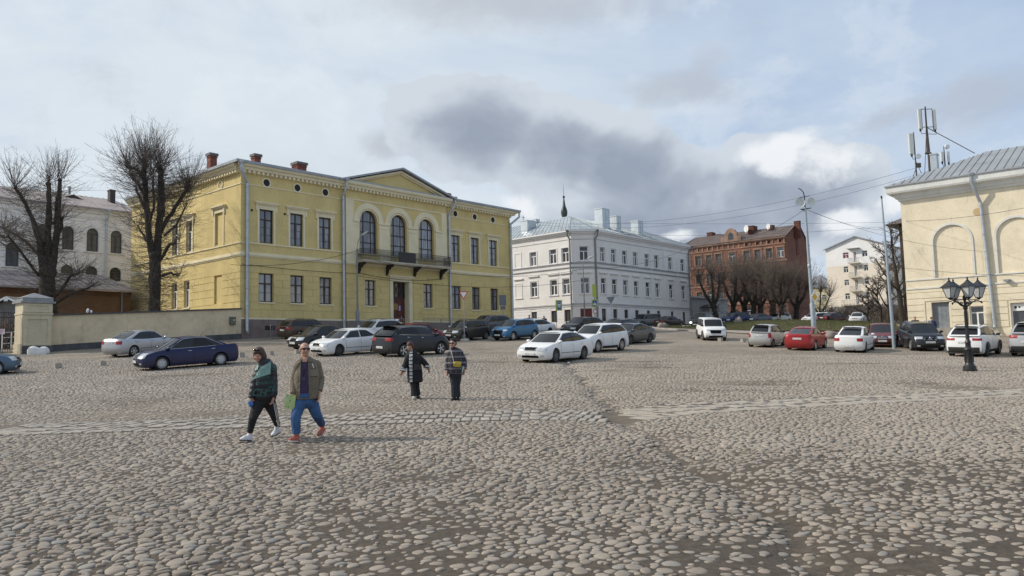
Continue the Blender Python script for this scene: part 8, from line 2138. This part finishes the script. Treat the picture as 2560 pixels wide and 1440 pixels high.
mb = MB(); pc = WL_+Vector((-.05,-.03,-.10)); Mx = Matrix.Translation(pc) @ Matrix.Rotation(R(6),4,'Y') @ Matrix.Rotation(R(-12),4,'Z'); mb.M = Mx
mb.box(-.085,-.012,-.125,.085,.0,.115); mb.box(-.08,.002,-.12,.085,.012,.11); LEAF = mat('green_leaflet', (.36,.48,.20), .55, .25, 12)
lf = link('leaflet', mb.mesh('leaflet', LEAF), None, B, -bear, label='pale green folded leaflet held by the bald man', cat='leaflet'); mb = MB(); mb.M = Mx; mb.ell((.0,-.013,.015),.012,.002,.012,8,4); mb.ell((-.02,-.013,-.09),.012,.002,.009,8,4); build('print', mb, GAPM, lf)

# ---------- woman in the long black coat
Z2 = (960,830,7.58)
B, bear, J, u_ = figure('person','',1038,998,Z2,{},0); 
hd = J((505,262,-.03)); SL, SR = J((440,420,0)), J((665,410,.02)); SL, SR = SL+Vector((.045,0,-.055)), SR+Vector((-.05,0,-.06)); EL, ER = J((425,590,-.02)), J((752,560,.05)); WL_, WR_ = J((355,735,-.10)), J((850,690,.02))
HL, HR = J((540,880,0)), J((620,880,.03)); KL, KR = J((560,1060,-.05)), J((625,1050,.06)); AL, AR = J((570,1225,-.08)), J((635,1215,.10))
hgt = (hd.z)/1.0
mb = MB(); M = head_parts(mb, hd, .236, R(-22), R(22))
limb(mb, [hd+Vector((.02,.02,-.08)), J((540,400,.02))], [.052,.056]); loft(mb, [(J((570,900,0)),.10,.07),(J((570,650,0)),.14,.10),(J((565,450,0)),.15,.09),(J((550,390,0)),.07,.06)])
for S_, E_, W_ in ((SL,EL,WL_),(SR,ER,WR_)): limb(mb, [S_,E_,W_], [.045,.036,.026])
hand(mb, WL_, (-.4,-.15,-.8), (.5,-.4,0), .95, .5); hand(mb, WR_, (.25,-.1,-.9), (-.5,-.3,0), .95, .5)
for H_,K_2,A_ in ((HL,KL,AL),(HR,KR,AR)): limb(mb, [H_,K_2,A_], [.07,.05,.035])
w2 = finish_body('person','woman in an open long black coat with checked cuffs, walking with her arms held out',B,bear,mb,GRP)
CBLK = fabric('black_wool', (.009,.009,.010), 50, .4, .3)
mb = MB(); loft(mb, [(J((595,965,0)),.195,.14),(J((595,900,0)),.20,.14),(J((590,750,0)),.195,.14),(J((580,600,0)),.185,.135),(J((572,480,0)),.165,.125),(J((558,415,.01)),.13,.105),(J((548,370,.02)),.105,.09),(J((540,340,.03)),.08,.075)]); limb(mb,[J((550,385,.02)),SR],[.08,.088]); limb(mb,[J((545,390,.02)),SL],[.08,.085])
slv(mb, [SL,EL,WL_+Vector((.012,.01,.035))], [.085,.078,.07]); slv(mb, [SR,ER,WR_+Vector((-.015,0,.035))], [.09,.08,.072])
jm = remesh(mb, 'long_coat', .013, 3, CBLK); jk = link('long_coat', jm, w2); dr = Draper(jm, sleeves(jk, CBLK))
m, t, b = newmat('checked_cloth'); tc = t.new('ShaderNodeTexCoord').outputs['Object']; ck = t.new('ShaderNodeTexChecker'); ck.inputs['Scale'].default_value = 22; t.l.new(tc, ck.inputs['Vector']); ck.inputs['Color1'].default_value = (.64,.64,.63,1); ck.inputs['Color2'].default_value = (.30,.34,.36,1)
wv = t.new('ShaderNodeTexWave', bands_direction='Z'); wv.inputs['Scale'].default_value = 3.4; t.l.new(tc, wv.inputs['Vector']); t.l.new(t.mix(t.smooth(wv.outputs[1],.72,.86), ck.outputs[0], (.02,.025,.03)), b.inputs['Base Color']); b.inputs['Roughness'].default_value = .85
CHK = m
mb = MB(); dr.quad(mb, zq((490,968),(545,968),(548,600),(484,600)), .009); dr.quad(mb, zq((484,600),(548,600),(556,345),(492,380)), .009); build('checked_shirt', mb, CHK, jk, 60)
for W_, E_ in ((WL_,EL),(WR_,ER)):
    d = (W_-E_).normalized(); mb = MB(); mb.tube([W_-d*.075, W_-d*.0], [.078,.076], 14, False); build('cuff', mb, CHK, jk, 60)
mb = MB(); dr.quad(mb, zq((560,720),(715,720),(712,625),(580,605)), .035, 6, 5); bagm = build('belt_bag', mb, fabric('black_leather',(.014,.014,.016),25,.5,.2,.4), jk, 60)
mb = MB(); limb(mb, [HL,KL,AL], [.085,.072,.085]); limb(mb, [HR,KR,AR], [.085,.072,.085]); link('trousers', remesh(mb,'trousers',.012,2,TRK), w2)
shoe('shoe', w2, AL+Vector((.015,.05,-.085)), AL+Vector((-.03,-.15,-.085)), fabric('cream_shoe',(.60,.55,.47),40,.2,.1), SOLK, .045); shoe('shoe', w2, AR+Vector((.0,.05,-.09)), AR+Vector((.03,-.14,-.085)), CBLK, SOLK, .045)
face(w2, M); hair_cap('hair', w2, M, [((0,.022,.042),.086,.098,.084),((.055,.03,-.015),.036,.06,.065),((-.055,.03,-.015),.036,.06,.06),((0,.085,-.03),.066,.034,.07),((0,-.055,.070),.064,.04,.032)], HAIRR)

# ---------- woman in the plaid coat
B, bear, J, u_ = figure('person','',1139,1001,Z2,{},0)
hd = J((1322,208,-.02)); SL, SR = J((1235,360,0)), J((1490,345,.02)); SL, SR = SL+Vector((.045,0,-.055)), SR+Vector((-.05,0,-.06)); EL, ER = J((1224,560,.02)), J((1535,560,.05)); WL_, WR_ = J((1203,745,-.06)), J((1532,735,-.04))
HL, HR = J((1310,830,0)), J((1420,830,.03)); KL, KR = J((1330,1040,-.06)), J((1390,1040,.06)); AL, AR = J((1335,1245,-.06)), J((1400,1245,.03))
mb = MB(); M = head_parts(mb, hd, .238, R(-20), R(2))
limb(mb, [hd+Vector((.01,.02,-.08)), J((1350,340,.02))], [.052,.056]); loft(mb, [(J((1365,820,0)),.10,.07),(J((1365,600,0)),.15,.10),(J((1360,420,0)),.16,.09),(J((1355,340,0)),.07,.06)])
for S_, E_, W_ in ((SL,EL,WL_),(SR,ER,WR_)): limb(mb, [S_,E_,W_], [.045,.036,.026])
hand(mb, WL_, (0,-.1,-1), (.5,-.3,0), .95, .7); hand(mb, WR_, (-.2,-.2,-1), (-.5,-.4,0), .95, .7)
for H_,K_2,A_ in ((HL,KL,AL),(HR,KR,AR)): limb(mb, [H_,K_2,A_], [.07,.05,.035])
w3 = finish_body('person','woman in a navy plaid coat, black beret and sunglasses with a yellow shoulder bag',B,bear,mb,GRP)
m, t, b = newmat('navy_plaid'); tc = t.new('ShaderNodeTexCoord').outputs['Object']; sp = t.new('ShaderNodeSeparateXYZ'); t.l.new(tc, sp.inputs[0])
def bandn(v, per, lo, hi, off=0): return t.smooth(t.math('ABSOLUTE', t.math('SUBTRACT', t.math('FRACT', t.math('MULTIPLY_ADD', v, 1/per, off)), .5)), hi, lo)
bz1 = bandn(sp.outputs[2], .145, .13, .20, .15); bz2 = bandn(sp.outputs[2], .145, .04, .07, .65); bx1 = bandn(sp.outputs[0], .13, .12, .2, .3); bx2 = bandn(sp.outputs[0], .13, .03, .05, .8)
c = t.mix(t.math('MULTIPLY', bz1, .8), (.010,.010,.022), (.19,.18,.20)); c = t.mix(t.math('MULTIPLY', bx1, .38), c, (.12,.11,.14)); c = t.mix(t.math('MULTIPLY', bz2, .55), c, (.10,.09,.06)); c = t.mix(t.math('MULTIPLY', bx2, .4), c, (.16,.13,.10)); t.l.new(c, b.inputs['Base Color']); b.inputs['Roughness'].default_value = .9
bp = t.new('ShaderNodeBump'); bp.inputs['Strength'].default_value = .4; bp.inputs['Distance'].default_value = .01; t.l.new(t.noise(60,4,.7,tc), bp.inputs['Height']); t.l.new(bp.outputs[0], b.inputs['Normal'])
mb = MB(); loft(mb, [(J((1360,800,0)),.205,.145),(J((1362,740,0)),.21,.15),(J((1365,600,0)),.205,.15),(J((1365,470,0)),.18,.14),(J((1360,390,0)),.145,.12),(J((1352,325,.01)),.12,.10),(J((1343,285,.02)),.085,.085)]); limb(mb,[J((1355,335,.02)),SR],[.085,.09]); limb(mb,[J((1345,335,.02)),SL],[.085,.088])
slv(mb, [SL,EL,WL_+Vector((.0,0,.03))], [.085,.078,.066]); slv(mb, [SR,ER,WR_+Vector((0,0,.03))], [.09,.08,.07])
jm = remesh(mb, 'plaid_coat', .013, 3, m); jk = link('plaid_coat', jm, w3); dr = Draper(jm, sleeves(jk, m))
a, b_ = J((1280,320)), J((1335,600)); mb = MB(); mb.tube([dr.c(lerp(a.x,b_.x,t_)+.01*math.sin(t_*3), lerp(a.z,b_.z,t_), .012) for t_ in np.linspace(0,1,14)], .010, 6)
yb_ = J((1405,612)); yb_.y = dr.c(yb_.x, yb_.z).y-.05
MU = fabric('mustard_leather', (.47,.33,.035), 20, .3, .12, .45)
mbg = MB(); s_ = .105
for sx in (-1,1):
    for sz in (-1,1): mbg.ell((yb_.x+sx*.055,yb_.y,yb_.z+sz*.025),.045,.045,.045,12,8)
mbg.box(yb_.x-.092,yb_.y-.042,yb_.z-.045,yb_.x+.092,yb_.y+.042,yb_.z+.045); mbg.box(yb_.x-.06,yb_.y-.042,yb_.z-.068,yb_.x+.06,yb_.y+.042,yb_.z+.068)
bagm = remesh(mbg,'shoulder_bag',.010,3,MU); bg2 = link('shoulder_bag', bagm, None, B, -bear, label='mustard yellow rounded shoulder bag hanging on the plaid coat', cat='bag')
build('strap', mb, fabric('cream_strap',(.55,.50,.42),30,.2,.1), bg2, 60)
mb = MB(); mb.tube([(yb_.x-.095,yb_.y-.05,yb_.z-.01),(yb_.x,yb_.y-.056,yb_.z-.02),(yb_.x+.095,yb_.y-.05,yb_.z-.012)], .004, 5); build('zip', mb, GAPM, bg2, 60)
pp = J((1488,715)); pp.y = WR_.y-.05; mb = MB(); mb.M = Matrix.Translation(pp) @ Matrix.Rotation(R(20),4,'Y') @ Matrix.Rotation(R(-15),4,'Z'); mb.box(-.045,-.003,-.085,.045,.003,.085); link('leaflet', mb.mesh('leaflet', mat('grey_paper',(.42,.46,.46),.6,.1,12)), None, B, -bear, label='pale grey folded paper in the hand of the woman in plaid', cat='leaflet')
mb = MB(); limb(mb, [HL,KL,AL], [.09,.075,.080]); limb(mb, [HR,KR,AR], [.09,.075,.078]); mb.ell(J((1362,820,0)),.16,.12,.10); link('trousers', remesh(mb,'trousers',.012,2,fabric('charcoal_denim',(.018,.021,.028),60,.3,.3)), w3)
shoe('shoe', w3, AL+Vector((.02,.05,-.085)), AL+Vector((-.06,-.15,-.085)), CBLK, SOLK, .045); shoe('shoe', w3, AR+Vector((.01,.05,-.09)), AR+Vector((.0,-.16,-.085)), CBLK, SOLK, .045)
face(w3, M, False, 'on'); hair_cap('beret', w3, M, [((0,.028,.058),.092,.10,.066),((0,.02,.085),.085,.09,.05),((.055,.045,.0),.034,.055,.06),((-.055,.045,.0),.034,.055,.05)], HAIRK)
mb = MB(); p = J((1335,305,-.0)); mb.ell(p+Vector((0,-.035,0)),.075,.07,.045,12,8); build('scarf', mb, fabric('dark_scarf',(.014,.012,.018),40,.3,.2), w3, 60)

# ---------- dark man in the distance, and heads behind cars
def simple_person(label, px, Y, hgt, coat, trous, seed, hat=None, coatlen=.50, yaw=0):
    B0 = at(px,820,Y); B_ = Vector((B0.x,B0.y,gz(B0.x,B0.y))); s = hgt/1.75; V = lambda x,y,z: Vector((x*s,y*s,z*s)); mb = MB()
    M = head_parts(mb, V(0,0,1.63), .235*s, yaw, R(6)); limb(mb, [V(0,.01,1.55),V(0,.01,1.40)],[.06*s,.07*s]); loft(mb, [(V(0,0,.9),.15*s,.11*s),(V(0,0,1.2),.16*s,.12*s),(V(0,0,1.40),.17*s,.10*s),(V(0,0,1.47),.07*s,.07*s)])
    arms = []
    for sg in (-1,1): a = [V(sg*.19,0,1.40),V(sg*.25,.03,1.12),V(sg*.235,-.05,.86)]; arms.append(a); limb(mb, a, [.05*s,.042*s,.03*s]); hand(mb, a[2], (0,-.15,-1), (-sg,0,0), s, .6); limb(mb, [V(sg*.09,0,.90),V(sg*.10,-.04*sg,.48),V(sg*.10,.05*sg,.10)], [.08*s,.055*s,.04*s])
    me = remesh(mb,'person',.012,2,SKIN,.5); o = link('person', me, None, B_, -math.atan2(B_.x,B_.y), label=label, cat='person', group='people further off')
    mb = MB(); loft(mb, [(V(0,0,.90-coatlen*.12),.205*s,.15*s),(V(0,0,1.05),.21*s,.155*s),(V(0,0,1.25),.215*s,.15*s),(V(0,0,1.40),.19*s,.12*s),(V(0,0,1.49),.08*s,.085*s)])
    for a in arms: limb(mb, a, [.085*s,.075*s,.06*s])
    link('jacket', remesh(mb,'jacket',.018,2,coat), o); mb = MB()
    for sg in (-1,1): limb(mb, [V(sg*.09,0,.88),V(sg*.10,-.04*sg,.48),V(sg*.10,.05*sg,.08)], [.11*s,.085*s,.075*s])
    link('trousers', remesh(mb,'trousers',.018,2,trous), o)
    for sg in (-1,1): shoe('shoe', o, V(sg*.10,.05*sg+.06,.0), V(sg*.11,.05*sg-.2,.0), CBLK, SOLK)
    hair_cap('hat' if hat else 'hair', o, M, [((0,.02,.050),.086,.098,.075),((0,.07,.0),.07,.04,.06)], hat or HAIRB, .012); face(o, M); return o
simple_person('man in dark navy clothes standing by the kerb before the white corner house', 1361, 81, 1.74, fabric('navy_jacket',(.012,.013,.024),40,.3,.2), TRK, 1, mat('grey_hair',(.12,.10,.09),.7,.3,20))
simple_person('person in a tan cap passing behind the black crossover by the cream house', 2289, 58, 1.68, fabric('brown_coat',(.06,.045,.035),40,.3,.2), TRK, 2, fabric('tan_cap',(.24,.15,.10),40,.3,.2))
simple_person('dark-haired person in a blue jacket at the steps of the cream house', 2331, 57, 1.66, fabric('blue_jacket',(.02,.035,.085),40,.3,.2), TRK, 3, mat('black_hair',(.012,.010,.010),.6,.3,20), yaw=R(60))
simple_person('person whose dark head shows above the white liftback', 1324, 74, 1.72, CBLK, TRK, 4, mat('black_hair',(.012,.010,.010)))
